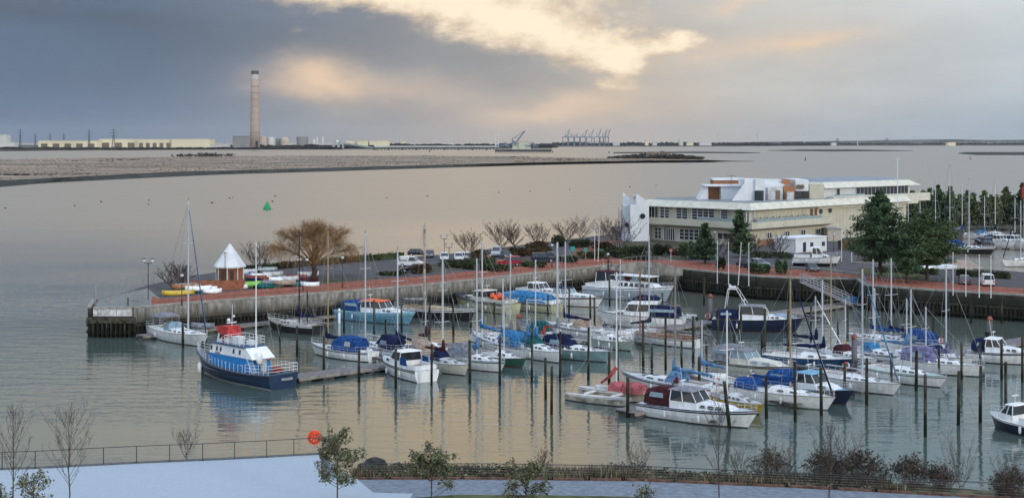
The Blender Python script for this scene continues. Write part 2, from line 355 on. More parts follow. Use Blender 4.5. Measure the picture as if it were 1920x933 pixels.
sheet('kerb', [W(x, y, Z0) for x, y in [(1420,498),(1540,505),(1620,514),(1620,513.2),(1540,504),(1420,497)]], Z0+.13, CONC, thick=.14)
# quay walls: concrete above, vertical timber facing below ------------
def quay_wall(pts, label, cm, zc=1.9, wstep=2.6):
    t = thing('quay_wall', label, 'quay wall', (0,0,0))
    c = MB(); w = MB(); cp = MB(); pl = MB()
    for A, B in zip(pts, pts[1:]):
        L = plen(A, B)
        pbox(c, A, B, 0, L, zc, Z0+.02, -.35, .4); pbox(cp, A, B, 0, L, Z0-.12, Z0+.16, -.42, .12)
        pbox(w, A, B, 0, L, -2, zc, -.05, .4)
        k = 0.0
        while k < L:
            pbox(pl, A, B, k, min(L, k+.34), -2, zc-.1-rnd.random()*.25, -.3-rnd.random()*.1, -.05); k += .62
        k = 0.6
        while k < L-.3:
            pbox(c, A, B, k, k+.05, zc+.05, Z0-.15, -.365, -.34, 1); k += wstep
        pbox(pl, A, B, 0, L, zc-.45, zc-.1, -.52, -.3); pbox(pl, A, B, 0, L, .5, .8, -.52, -.3)
    c.build('concrete_face', [cm, mat('panel_joint', (.07, .07, .06), .9)], t); cp.build('coping', mat('coping_stone', (.33, .32, .29), .85, .15, 1), t)
    w.build('backing', TIMB, t); pl.build('timber_facing', TIMB, t); return t
quay_wall(QFw[1:], 'long pale concrete quay wall over dark timber facing, below the brick promenade', CONC)
quay_wall(QFw[:2], 'end face of the pier with a white painted strip above dark piles', mat('whitened_concrete', (.60, .60, .59), .8, .2, 1.5), zc=2.9)
t = thing('fender_ledge', 'dark heavy timber ledge jutting out below the white strip at the pier end', 'fender'); _m = MB(); pbox(_m, QFw[0], QFw[1], -.8, plen(QFw[0], QFw[1])+.6, 2.0, 2.75, -.95, -.36); _m.build('ledge', mat('ledge_timber', (.07,.065,.05), .9, .3, 2), t); _m = MB()
for _k in range(9): pbox(_m, QFw[0], QFw[1], _k*.62, _k*.62+.22, -1.5, 2.0, -.8, -.55)
_m.build('fender_piles', TIMB, t)
quay_wall([QFw[0]+Vector((-.5, 0, 0)), W(178,562,Z0)][::-1], 'short outer side wall of the pier tip facing the river', CONCD)
quay_wall([QFw[-1], W(1190,502,Z0), W(1230,503,Z0), QRw[0]], 'pale wall with the curved ramp at the head of the marina', CONC)
quay_wall(QRw, 'dark stained quay wall along the right side of the marina', CONCD, zc=2.3)
quay_wall([W(x, y, Z0) for x, y in [(2150,524),(1920,511),(1760,500),(1600,492)]], 'low wall along the near side of the second basin', CONCD)
def railing(pts, z, label, m, h=1.1, step=2.4, rails=(1.0, .66, .33), r=.022, off=0.0):
    t = thing('railing', label, 'railing'); pm = MB(); rm = MB(); cnt = [0]; pme = [None]
    for A, B in zip(pts, pts[1:]):
        A = Vector((A[0], A[1], z)); B = Vector((B[0], B[1], z)); n = max(1, round((B-A).length/step))
        for i in range(n+1 if B.xy == Vector(pts[-1][:2]) else n):
            p = A.lerp(B, i/n); cnt[0] += 1
            if cnt[0] > 95: pm.tube([p, p+Vector((0,0,h))], r*1.3, 4); continue
            if pme[0] is None: q_ = MB(); q_.tube([(0,0,0), (0,0,h)], r*1.3, 4); po = q_.build('post', m, t); pme[0] = po.data
            else: po = bpy.data.objects.new('post', pme[0]); sc.collection.objects.link(po); po.parent = t
            po.location = p
        for q in rails: rm.tube([A+Vector((0,0,h*q)), B+Vector((0,0,h*q))], r, 4)
    (tag(pm.build('posts', m, t), kind='stuff') if pm.v else None); rm.build('rails', m, t); return t
RUST = mat('rust_brown_rail', (.20, .09, .05), .7, .2, 2); GREYR = mat('galvanised_rail', (.30, .31, .31), .5, .1, 2)
railing([p+Vector((0,.2,0)) for p in QFw[2:]], Z0+.1, 'thin brown railing along the long quay under the promenade', RUST, rails=(1.0, .5), r=.018)
railing([p+Vector((0,.2,0)) for p in QRw], Z0+.1, 'thin brown railing along the right hand quay', RUST, rails=(1.0, .5), r=.018)
# mesh fence at the pier tip
def mesh_fence(pts, z, h, label):
    t = thing('mesh_fence', label, 'fence'); a = MB(); b = MB()
    for A, B in zip(pts, pts[1:]):
        A = Vector((A[0], A[1], z)); B = Vector((B[0], B[1], z)); n = max(1, int((B-A).length/.28))
        for i in range(n+1):
            p = A.lerp(B, i/n); a.tube([p, p+Vector((0,0,h))], .012, 4)
            if i % 8 == 0: b = MB(); b.tube([p, p+Vector((0,0,h))], .035, 4); b.build('post', GREYR, t)
        for k in range(8): a.tube([A+Vector((0,0,h*(k+1)/8)), B+Vector((0,0,h*(k+1)/8))], .012, 4)
    a.build('mesh_panel', GREYR, t)
mesh_fence([W(177,576,Z0), W(246,576,Z0)], Z0, 2.2, 'tall wire mesh fence across the end of the pier')
mesh_fence([W(177,576,Z0), W(180,562,Z0), W(277,536,Z0), W(318,526,Z0)], Z0, 2.2, 'tall wire mesh fence along the river side of the pier tip')
mesh_fence([W(246,576,Z0), W(248,562,Z0), W(282,571,Z0)], Z0, 1.5, 'small gated mesh fence beside the pier steps')
# curved concrete ramp parapet at the head of the marina
t = thing('curved_parapet', 'pale curved concrete parapet with railing above the marina head', 'parapet')
a = MB(); b = MB(); A, B = W(1142,503,Z0), W(1280,506,Z0); n = 16
for i in range(n):
    p, q = A.lerp(B, i/n), A.lerp(B, (i+1)/n); h0, h1 = 1.1*math.sin(math.pi*i/n)+.25, 1.1*math.sin(math.pi*(i+1)/n)+.25
    a.hexa([(p.x, p.y-.2, 3), (q.x, q.y-.2, 3), (q.x, q.y+.2, 3), (p.x, p.y+.2, 3), (p.x, p.y-.2, 4+h0), (q.x, q.y-.2, 4+h1), (q.x, q.y+.2, 4+h1), (p.x, p.y+.2, 4+h0)])
    b.tube([(p.x, p.y, 4+h0), (p.x, p.y, 5+h0)], .03, 4); b.tube([(p.x, p.y, 5+h0), (q.x, q.y, 5+h1)], .03, 4)
a.build('parapet_wall', CONC, t); b.build('handrail', GREYR, t)

# ------------------------------------------------------------------ marsh, islands, far shore
REED = mat('frosted_reed', (.37, .29, .23), .95, .2, .022, c2=(.12, .105, .075), det=9, stretch=(.22, 1, 1))
MUD = mat('dark_mud', (.045, .047, .042), .8, .25, .2)
def ground_patch(name, top, ztop, bank, zb, mtop, mbank, amp=.6, step=None, n=(120, 26)):
    """top: near edge px list at ztop, and far edge; strips between them as a rough surface, with a sloping mud bank in front"""
    near, far = top; mb = MB(); nx, ny = n
    def samp(l, u):
        u = u*(len(l)-1); i = min(int(u), len(l)-2); return l[i].lerp(l[i+1], u-i)
    for i in range(nx+1):
        for j in range(ny+1):
            p = samp(near, i/nx).lerp(samp(far, i/nx), (j/ny)**1.5)
            e = min(1, j/3, (ny-j)/2)
            h = (noise.noise(Vector((p.x*.02, p.y*.02, 1)))+noise.noise(Vector((p.x*.11, p.y*.07, 3)))*.6)*amp*e
            mb.v.append((p.x, p.y, ztop+h if j < ny else -.3))
    for i in range(nx):
        for j in range(ny):
            a = i*(ny+1)+j; mb.f.append((a, a+ny+1, a+ny+2, a+1)); mb.m.append(0)
    b0 = len(mb.v)
    for i in range(nx+1):
        p = samp(bank, i/nx); q = samp(near, i/nx); k = .35+.3*noise.noise(Vector((i*.7, 0, 0)))
        m_ = q.lerp(p, k); mb.v += [(p.x, p.y, zb), (m_.x, m_.y, ztop*(1-k)*1.0)]
    for i in range(nx):
        a = b0+2*i; mb.f += [(a, a+2, a+3, a+1), (a+1, a+3, (i+1)*(ny+1), i*(ny+1))]; mb.m += [1, 1]
    return tag(mb.build(name, [mtop, mbank]), kind='structure')
zt = 3.0
near_px = [(-260,352),(0,338),(150,331),(300,323),(480,318),(700,312),(900,307),(1050,303.5),(1200,301),(1330,300)]
wl_px = [(-260,368),(0,351),(100,342),(200,337.5),(420,327),(600,322),(800,315.5),(950,310.5),(1100,306.5),(1290,303.5),(1380,302)]
far_px = [(-260,300),(0,298),(180,296),(420,292),(600,291.5),(800,291.5),(950,293),(1080,295.5),(1200,297.5),(1330,299.6)]
ground_patch('marsh', ([W(x, y, zt) for x, y in near_px], [W(x, y, zt) for x, y in far_px]), zt, [W(x, y, 0) for x, y in wl_px], -.2, REED, MUD, amp=.8, n=(220, 34))
FARG = mat('far_shore_land', (.10, .095, .075), .95, .3, .004)
def strip(name, near, far, z, m=FARG):
    return sheet(name, [W(x, y, 0) for x, y in near]+[Vector((WX(x, Y), Y, 0)) for x, Y in far[::-1]], z, m, thick=z+.5)
strip('far_shore', [(-500,285),(0,283.6),(200,281.5),(450,280),(700,279.8),(1035,279)], [(-500,9000),(1035,9000)], 4, FARG)
strip('far_shore', [(1035,275.2),(1340,274.8),(1500,273.4),(1920,273),(2400,273)], [(1035,14000),(2400,14000)], 4, FARG)
sheet('mud_island', [W(x, y, 0) for x, y in [(1440,282.5),(1560,284),(1712,283),(1600,280.6),(1500,280.6)]], .9, MUD, thick=1.2)
sheet('mud_island', [W(x, y, 0) for x, y in [(1797,288),(1830,290.5),(2100,291.5),(2100,286),(1810,286)]], 1.3, MUD, thick=1.6)
sheet('mud_island', [W(x, y, 0) for x, y in [(1150,287.5),(1300,287),(1400,287.5),(1425,286.5),(1300,284.8),(1150,286)]], 1.0, MUD, thick=1.2)
sheet('mud_island', [W(x, y, 0) for x, y in [(1260,302),(1340,303.3),(1415,302.6),(1340,301.3)]], .4, MUD, thick=.7)
# fort island: a mound with low scrub and ruined stone works
def mound(name, px0, px1, Y, hmax, m, depth=90, seed=0):
    mb = MB(); n = 46
    for i in range(n+1):
        u = i/n; x = WX(px0+(px1-px0)*u, Y)
        for j in range(7):
            v = j/6; env = math.sin(math.pi*min(1, max(0, u)))**.5*math.sin(math.pi*v)**.6
            mb.v.append((x, Y+(v-.5)*depth, -.3+env*hmax*(.7+.6*noise.noise(Vector((u*9, v*3, seed))))))
    for i in range(n):
        for j in range(6): a = i*7+j; mb.f.append((a, a+7, a+8, a+1)); mb.m.append(0)
    return tag(mb.build(name, m), kind='structure')
SCRUB = mat('dark_scrub', (.075, .065, .05), .95, .35, .05, c2=(.03, .028, .022), det=7)
mound('fort_island', 1138, 1322, 2060, 6, SCRUB, seed=2)
# far hills on the right
mb = MB(); Y = 12500; n = 90; vs = []
for i in range(n+1):
    px = 1330+1150*i/n; h = 14+32*min(1, max(0, (px-1380)/420))*(.85+.3*noise.noise(Vector((i*.12, 2, 0)))) + 3*noise.noise(Vector((i*.6, 5, 0)))
    x = WX(px, Y); vs += [(x, Y, 0), (x, Y+500, h), (x, Y+2500, h*.9), (x, Y+3500, 0)]
mb.add(vs, [(4*i+j, 4*i+4+j, 4*i+5+j, 4*i+1+j) for i in range(n) for j in range(3)])
tag(mb.build('hills', mat('far_hills', (.09, .095, .08), .95, .4, .006)), kind='structure')

# ------------------------------------------------------------------ leaf helpers
def leaves(mb, c, rx, ry, rz, n, s, rg, hollow=.35, mi=0, stretch=1.6, droop=0):
    for _ in range(n):
        while True:
            p = Vector((rg.uniform(-1,1), rg.uniform(-1,1), rg.uniform(-1,1))); l = p.length
            if hollow < l < 1: break
        q = Vector((c[0]+p.x*rx, c[1]+p.y*ry, c[2]+p.z*rz)); k = s*rg.uniform(.6, 1.4)
        a = Vector((rg.uniform(-1,1), rg.uniform(-1,1), rg.uniform(-.7,.7)-droop)).normalized(); b = a.cross(Vector((rg.uniform(-1,1), rg.uniform(-1,1), rg.uniform(-1,1)))).normalized()
        mb.add([q-a*k*stretch*.5, q+b*k*.5, q+a*k*stretch*.5, q-b*k*.5], [(0,1,2,3)], mi)
def branch(mb, p, d, L, r, depth, rg, spread=.6, up=.15, n=3, kink=.18, seg=3, ratio=.72, sides=4, droop=0.0, tips=None, minr=.006):
    pts = [p]; q = p.copy(); dd = d.normalized()
    for i in range(seg):
        dd = (dd+Vector((rg.uniform(-kink,kink), rg.uniform(-kink,kink), rg.uniform(-kink,kink)+up*.3-droop*(i+1)/seg))).normalized(); q = q+dd*L/seg; pts.append(q.copy())
    mb.tube(pts, max(r, minr), sides if r > .03 else 3, 0, max(r*.6, minr))
    if tips is not None and depth <= 1: tips.append(q.copy())
    if depth <= 0: return
    for k in range(n):
        t = rg.uniform(.45, 1.0) if k else 1.0; j = min(int(t*seg), seg-1); base = pts[j].lerp(pts[j+1], t*seg-j)
        ax = Vector((rg.uniform(-1,1), rg.uniform(-1,1), rg.uniform(-.4,.8)))
        nd = (dd+ax*spread).normalized(); nd.z += up*.5
        branch(mb, base, nd, L*ratio*rg.uniform(.75,1.15), r*.6, depth-1, rg, spread, up, n, kink, seg, ratio, sides, droop, tips, minr)
BARK = mat('grey_brown_bark', (.085, .068, .058), .9, .25, 4); BARKL = mat('pale_bark', (.22, .19, .17), .9, .2, 4)
WILLOW = mat('golden_willow_twig', (.30, .19, .10), .9, .2, 1.5)
TWIG = mat('purple_brown_twig', (.10, .072, .066), .9, .25, 2)
PINE = mat('pine_needles', (.070, .115, .058), .9, .3, .5, isl=.45); PINEL = mat('cypress_needles', (.13, .165, .075), .9, .3, .5, isl=.45)
HEDGE = mat('hedge_leaves', (.045, .058, .026), .9, .35, .4, isl=.45); HEDGEB = mat('brown_hedge_leaves', (.085, .06, .032), .9, .35, .4, isl=.4)
LEAFY = mat('evergreen_leaves', (.12, .125, .055), .5, .3, 2, isl=.5); DRYL = mat('dry_leaves', (.082, .068, .054), .9, .3, 2, isl=.5)
def bare_tree(px, py, pw, ptop, label, m=None, z=Z0, seed=1, n=4, depth=4, trunkh=.25, group=None, name='bare_tree', spread=.75, up=.25, cat='tree', nlimb=6, minr=.014, sides=4, rt=.018, wide=.5):
    P = W(px, py, z); h = ZY(ptop, P.y)-z; w = pw*P.y/F; rg = random.Random(seed)
    t = thing(name, label, cat, P, group=group); a = MB(); b = MB(); th = h*trunkh
    a.tube([(0,0,-.2), (.03*h*rg.uniform(-1,1), 0, th*.5), (0, 0, th)], h*rt, 6, 0, h*rt*.75)
    a.build('trunk', m or BARK, t)
    for i in range(nlimb):
        ang = 2*math.pi*i/nlimb+rg.uniform(-.4,.4); el_ = rg.uniform(.55, 1.25)
        d = Vector((math.cos(ang)*math.cos(el_)*w/h*1.3, math.sin(ang)*math.cos(el_)*w/h*1.3, math.sin(el_)))
        branch(b, Vector((0,0,th*rg.uniform(.75,1))), d, h*(1-trunkh)*.42*(.8+.3*math.sin(el_)), h*rt*.55, depth-1, rg, spread, up, n, seg=2, minr=minr, sides=sides)
    zm = max(v[2] for v in b.v); xs = [v[0] for v in b.v]; wx = (max(xs)-min(xs)); kz = (h-th)/(zm-th); kx = w/wx*1.0
    b.v = [(v[0]*(1+(kx-1)*min(1,max(0,(v[2]-th*.7)/(h*.3)))), v[1]*(1+(kx-1)*min(1,max(0,(v[2]-th*.7)/(h*.3)))), th+(v[2]-th)*kz if v[2] > th else v[2]) for v in b.v]
    b.build('crown', m or BARK, t); return t
def conifer(px, py, pw, ptop, label, z=Z0, seed=1, m=None, cone=.5, dens=1.0, s=.42, group=None, name='pine_tree', Yfix=None, trunkh=.14, wob=.3):
    if Yfix: P = Vector((WX(px, Yfix), Yfix, z))
    else: P = W(px, py, z)
    h = ZY(ptop, P.y)-z; w = pw*P.y/F/2; rg = random.Random(seed); t = thing(name, label, 'tree', P, group=group)
    a = MB(); a.tube([(0,0,-.2),(.05,0,h*.5),(0,0,h*.92)], h*.022+.05, 6, 0, .04)
    c = MB(); L = int(h/.62)
    for i in range(L):
        u = i/(L-1); zz = h*(trunkh+(1-trunkh)*u); prof = (math.sin(math.pi*min(1, (u*.82+.18))**.9)**.75)*(1-cone)+(1-u)*cone
        rad = max(.25, w*prof*1.25); nb = max(3, int(5+rad*2.2))
        for k in range(nb):
            an = 2*math.pi*(k+rg.random())/nb; rl = rad*rg.uniform(1-wob*1.6, 1.0+wob*.35); tip = Vector((math.cos(an)*rl, math.sin(an)*rl, zz+rg.uniform(-.3,.5)+rl*.12))
            a.tube([(0,0,zz-.3), tuple(tip*.96+Vector((0,0,zz*.04)))], .045, 3, 0, .015) if rl > .8 and rg.random() < .5 else None
            for q in (.35, .62, .85, 1.0):
                cc = (tip.x*q, tip.y*q, zz+(tip.z-zz)*q)
                leaves(c, cc, .5+rl*.09, .5+rl*.09, .30+rl*.04, int(9*dens*(1 if q > .5 else .6)), s, rg, hollow=.2, stretch=1.9)
    a.build('trunk', BARK, t); c.build('crown', m or PINE, t); return t
def bush(px, py, pw, ptop, label, z=Z0, seed=1, m=None, s=.25, n=500, group=None, name='bush', cat='bush', depth=None, box=False):
    P = W(px, py, z); h = max(.4, ZY(ptop, P.y)-z); w = pw*P.y/F/2; rg = random.Random(seed); c = MB(); dp = depth or w*.8
    for k in range(max(3, int(w/.8)+3)):
        leaves(c, (rg.uniform(-w,w)*.7, rg.uniform(-dp,dp)*.6, h*rg.uniform(.35,.6)), max(w*.42,.4), max(dp*.5,.4), h*.45, n//max(3, int(w/.8)+3), s, rg, hollow=.3, stretch=1.3)
    c.v = [(x, y, max(0.0, zz)) for x, y, zz in c.v]
    o = c.build(name, m or HEDGE, loc=P); tag(o, label, cat, group); return o
def hedge(A, B, h, wd, label, m=None, s=.28, seed=1, z=Z0, dens=26):
    rg = random.Random(seed); c = MB(); A = Vector((A.x, A.y, 0)); B = Vector((B.x, B.y, 0)); L = (B-A).length; u = (B-A).normalized(); v = Vector((-u.y, u.x, 0))
    for i in range(int(L*dens)):
        a, b, hh = rg.uniform(0, L), rg.uniform(-wd/2, wd/2), rg.random()**.6*h*(.9+.2*noise.noise(Vector((i*.01, seed, 0))))
        p = u*a+v*b+Vector((0,0,hh)); k = s*rg.uniform(.6,1.4)
        d = Vector((rg.uniform(-1,1), rg.uniform(-1,1), rg.uniform(-1,1))).normalized(); e = d.cross(Vector((rg.uniform(-1,1), rg.uniform(-1,1), 1))).normalized()
        c.add([p-d*k*.6, p+e*k*.5, p+d*k*.6, p-e*k*.5], [(0,1,2,3)])
    q = Vector((A.x, A.y, z)); o = c.build('hedge', m or HEDGE, loc=q); tag(o, label, 'hedge')
    c2 = MB(); pbox(c2, (0,0), (u.x*L, u.y*L), 0, L, 0, h*.75, -wd*.32, wd*.32); c2.build('inner_branches', m or HEDGE, o); return o

def sapling(px, yb, w_, yt, label, seed, m=None, z=Z0, r=.05, first=.34, nb=26, group=None, name='sapling', cat='tree', minr=.006, multi=1, ang=.75):
    """slender leafless tree: one leader with rising side branches, each forking again"""
    P = W(px, yb, z); k = P.y/F; h = (yb-yt)*k; w = w_*k/2; rg = random.Random(seed); t = thing(name, label, cat, P, group=group); a = MB(); c = MB()
    for q_ in range(multi):
        off = Vector((rg.uniform(-1,1), rg.uniform(-1,1), 0))*(.0 if multi == 1 else w*.9); pts = []; hh = h*(1 if q_ == 0 else rg.uniform(.6, .95))
        for i in range(9): u = i/8; pts.append(Vector((0,0,0))+off*u**1.1+Vector((rg.uniform(-1,1)*.05, rg.uniform(-1,1)*.05, 0))*(u > 0)+Vector((0,0,hh*u)))
        a.tube(pts, r*(1 if multi == 1 else .6), 6, 0, minr)
        for i in range(nb//multi if multi > 1 else nb):
            u = first+(.97-first)*(i+rg.random())/(nb//multi if multi > 1 else nb); j = min(int(u*8), 7); p = pts[j].lerp(pts[j+1], u*8-j); an = i*2.4+rg.uniform(-.5,.5)
            prof = math.sin(math.pi*min(1, .30+.70*(u-first)/(1-first)))**.8; L = w*(1.25 if multi == 1 else .7)*prof*rg.uniform(.75,1.15)+.15; d = Vector((math.cos(an)*ang, math.sin(an)*ang, .85+.5*u)).normalized()
            q = [p]; dd = d.copy()
            for s_ in range(4): dd = (dd+Vector((rg.uniform(-.2,.2), rg.uniform(-.2,.2), .10))).normalized(); q.append(q[-1]+dd*L*.38)
            c.tube(q, max(minr, r*.34*(1-u*.6)), 4, 0, minr*.8)
            for v in range(1, 4):
                for _ in range(3):
                    e = (dd+Vector((rg.uniform(-1,1), rg.uniform(-1,1), rg.uniform(-.2,.7)))*.8).normalized(); L2 = L*.42*(1.1-v*.2)*rg.uniform(.6,1.1); b0 = q[v].lerp(q[v+1], rg.random()); b1 = b0+e*L2*.55; b2 = b1+(e+Vector((0,0,.3))).normalized()*L2*.45; c.tube([b0,b1,b2], minr*1.1, 3, 0, minr*.7)
                    for __ in range(2): g_ = (e+Vector((rg.uniform(-1,1), rg.uniform(-1,1), rg.uniform(-.2,.8)))*.8).normalized(); c.tube([b1.lerp(b2, rg.random()), b1+g_*L2*.45+Vector((0,0,.03))], minr*.8, 3, 0, minr*.5)
    if multi > 1: a.v = [(x, y, min(z_, h)) for x, y, z_ in a.v]
    a.build('trunk', m or BARK, t); c.build('crown', m or BARK, t); return t
# ================================================================== BUILDINGS AND FAR SHORE
def box_building(name, px0, px1, ytop, ybase, Y, m, label, cat='building', depth=30, roof=None, group=None, win=0, wm=None, pitch=0.0):
    z0 = 3.5; z1 = ZY(ytop, Y); x0, x1 = WX(px0, Y), WX(px1, Y); t = thing(name, label, cat, ((x0+x1)/2, Y, z0), group=group)
    w = x1-x0; h = z1-z0; a = MB(); a.box(0, depth/2, h/2, w, depth, h); a.build('wall', m, t)
    r = MB()
    if pitch: r.side([(-w/2-1, h+.05), (w/2+1, h+.05), (w/2+1, h+.8), (0, h+pitch), (-w/2-1, h+.8)], -1, depth+1)
    else: r.box(0, depth/2, h+.5, w+2, depth+2, 1)
    r.build('roof', roof or m, t)
    if win:
        for k in range(win):
            b = MB(); b.box(-w/2+w*(k+.5)/win, -.3, h*.35, w/win*.55, .8, h*.6); b.build('door' if k % 2 else 'bay_opening', wm, t)
    return t
CRM = mat('cream_cladding', (.80, .72, .50), .7, .06, .01); PALE = mat('pale_cladding', (.62, .62, .58), .7, .06, .02)
DKBAY = mat('dark_bay', (.18, .15, .11), .8, .1, .05); TANG = mat('tank_grey', (.24, .24, .24), .7, .1, .02); TANB = mat('tank_buff', (.50, .42, .33), .7, .08, .02)
ROOFG = mat('roof_grey', (.36, .37, .38), .7, .1, .05)
box_building('warehouse', 72, 182, 263.5, 276, 4300, CRM, 'long low cream warehouse left of the tallest cream shed, far shore', 'warehouse', win=5, wm=DKBAY, roof=ROOFG, depth=60)
box_building('warehouse', 186, 258, 261, 276, 4350, CRM, 'tall cream warehouse behind the pylon on the far shore', 'warehouse', win=3, wm=DKBAY, roof=PALE, depth=80)
box_building('warehouse', 258, 322, 261.5, 276, 4340, CRM, 'cream warehouse with big open bays in the middle of the far row', 'warehouse', win=5, wm=DKBAY, roof=PALE, depth=80)
box_building('warehouse', 322, 393, 261, 276, 4330, CRM, 'plain cream warehouse with white roof edge, right end of the far row', 'warehouse', roof=PALE, depth=80)
box_building('factory', -6, 12, 253, 276, 4500, PALE, 'white industrial block with a small tower at the left edge', 'factory', depth=40)
box_building('shed', 0, 28, 267, 276, 4300, PALE, 'low white shed below the white block at the left edge', 'shed', depth=30)
box_building('shed', 394, 428, 270.5, 277, 4200, PALE, 'low white shed between the cream warehouses and the chimney', 'shed', depth=30)
box_building('power_station', 436, 470, 255.5, 276, 4600, TANG, 'grey power station block beside the tall chimney', 'power station', depth=60)
for i, (x0, x1, y0, l) in enumerate([(648,664,264,'first'),(670,690,264,'second'),(693,708,264.5,'third'),(708,729,263.5,'fourth')]):
    box_building('shed', x0, x1, y0, 270, 5200, CRM, f'{l} sunlit yellow shed from the left, right of the conveyor tower', 'shed', depth=40, group='yellow sheds behind the jetty')
for i, (x0, x1, y0, l) in enumerate([(752,760,265.5,'tiny white shed above the left half of the jetty'),(830,852,266,'low pale shed above the middle of the jetty'),(895,903,264.5,'small white shed above the right half of the jetty'),
        (1210,1216,262,'white silo block right of the port cranes'),(1224,1232,266,'small white block right of the white silo block'),(1274,1281,262.5,'white tower block on the far flat shore'),(1288,1300,267,'low pale block right of the white tower block'),
        (1312,1334,266.5,'long pale shed on the far flat shore above the building roof'),(1150,1162,266.5,'pale shed just right of the port cranes'),(1777,1792,267.5,'long white shed at the foot of the far hills'),(1560,1568,268,'tiny shed on the far shore between two turbines')]):
    box_building('shed', x0, x1, y0, 270, 7800 if x0 > 1040 else 5600, PALE if i % 3 else CRM, l, 'shed', depth=40)
# chimney
Y = 4350; t = thing('chimney', 'very tall pale concrete power station chimney with a dark rim', 'chimney', (WX(478, Y), Y, 3.5)); zt_ = ZY(133, Y)-3.5; k = Y/F
a = MB(); a.lathe([(9.6*k, 0), (9.0*k, zt_*.3), (8.1*k, zt_*.6), (7.4*k, zt_*.90)], n=24); a.sm = True
for i in range(9): q = zt_*(.12+i*.085); rq = (9.5-1.95*q/zt_*1.1)*k; a.lathe([(rq+.4, q), (rq+.4, q+1.6)], n=24, mi=1)
a.build('shaft', [mat('chimney_concrete', (.42, .33, .27), .8, .08, .02), mat('chimney_band', (.30, .25, .22), .8, .05, .02)], t)
a = MB(); a.lathe([(7.4*k, zt_*.90), (7.1*k, zt_*.955)], n=24); a.build('upper_band', mat('chimney_pale', (.50, .48, .45), .8, .1, .02), t)
a = MB(); a.lathe([(7.2*k, zt_*.955), (7.0*k, zt_), (6.2*k, zt_), (6.2*k, zt_*.97)], n=24); a.build('rim', mat('chimney_soot', (.10, .09, .085), .8, .1, .02), t)
a = MB(); a.box(5*k, -9*k, 9*k, 4*k, 2*k, 12*k); a.build('duct_opening', mat('dark_opening', (.04, .04, .05), .8), t)
for i in range(5):
    for sg in (-1, 1): a = MB(); a.box(sg*8*k, -5*k, zt_*(.25+i*.15), 1.0*k, 1.0*k, 1.0*k); a.build('warning_light_box', PALE, t) if (i+sg) % 2 else None
# tanks
for i, (x, w_, y0, kind, m, l) in enumerate([(494,12,256,'cyl',TANB,'buff cylinder tank right of the chimney foot'),(508,14,258,'cyl',PALE,'pale short tank right of the buff cylinder'),(534,16,257,'dome',TANB,'large buff domed tank'),
        (522,10,260,'cyl',TANG,'small grey tank left of the large dome'),(567,22,256.5,'cyl',TANG,'wide dark grey tank between the dome and the thin silos'),(588,6,261,'dome',PALE,'small pale domed tank left of the thin silos'),(594,4,257.5,'cyl',PALE,'left one of two thin pale silos'),(605,4,257.5,'cyl',PALE,'right one of two thin pale silos'),
        (929,2.2,251,'cyl',PALE,'left slim white stack left of the jetty cranes'),(934,2.2,251,'cyl',PALE,'right slim white stack left of the jetty cranes')]):
    Y = 4800+i*17; k = Y/F; r = w_/2*k; h = ZY(y0, Y)-3.5; a = MB(); o = thing('storage_tank' if w_ > 3 else 'stack', l+' on the far shore', 'tank' if w_ > 3 else 'chimney', (WX(x, Y), Y, 3.5))
    a.lathe([(r, 0), (r, h*.72 if kind == 'dome' else h)], n=16); a.build('tank_wall', m, o)
    a = MB(); a.lathe([(r, h*.72), (r*.85, h*.88), (r*.45, h*.98), (.2, h)] if kind == 'dome' else [(r*1.02, h), (r*.5, h+1.2), (.3, h+1.6)], n=16); a.build('roof', m, o)
# pylons
PYL = mat('pylon_steel', (.10, .11, .13), .7, .05, 1)
def pylon(px, ytop, Y, label, wpx=8):
    k = Y/F; h = ZY(ytop, Y)-3.5; t = thing('electricity_pylon', label, 'pylon', (WX(px, Y), Y, 3.5), group='pylons on the far shore'); a = MB(); b = MB(); r = .8*k*.6; w = wpx*k*1.25
    for sx_ in (-1, 1):
        for sy in (-1, 1): a.tube([(sx_*w*.22, sy*w*.22, 0), (sx_*w*.07, sy*w*.07, h*.6), (0, 0, h)], r, 3, 0, r*.7)
    for i in range(6):
        z = h*(.08+i*.14); q = w*.22*(1-z/h*.9); a.tube([(-q,-q,z), (q,-q,z+h*.1)], r*.6, 3); a.tube([(q,-q,z), (-q,-q,z+h*.1)], r*.6, 3)
    a.build('lattice_tower', PYL, t)
    for z, s_ in ((.62, .85), (.76, 1.05), (.9, .75)): b.tube([(-w*s_/1.6, 0, h*z), (0, 0, h*(z+.025)), (w*s_/1.6, 0, h*z)], r*.8, 3)
    b.build('cross_arms', PYL, t)
pylon(213, 240, 4150, 'dark electricity pylon rising over the tall cream warehouse', 11); pylon(167, 241, 4200, 'dark electricity pylon over the gap between the cream warehouses', 8)
pylon(38, 241, 4600, 'dark electricity pylon near the left edge', 7); pylon(66, 250, 5600, 'small faint pylon left of the cream warehouses', 5); pylon(94, 250, 5650, 'small faint pylon above the left cream warehouse', 5); pylon(120, 249, 5600, 'small faint pylon above the middle of the left cream warehouse', 5)
pylon(1570, 259, 8200, 'far grey pylon between two wind turbines', 5); pylon(1663, 258, 8200, 'far grey pylon right of the last wind turbine', 5)
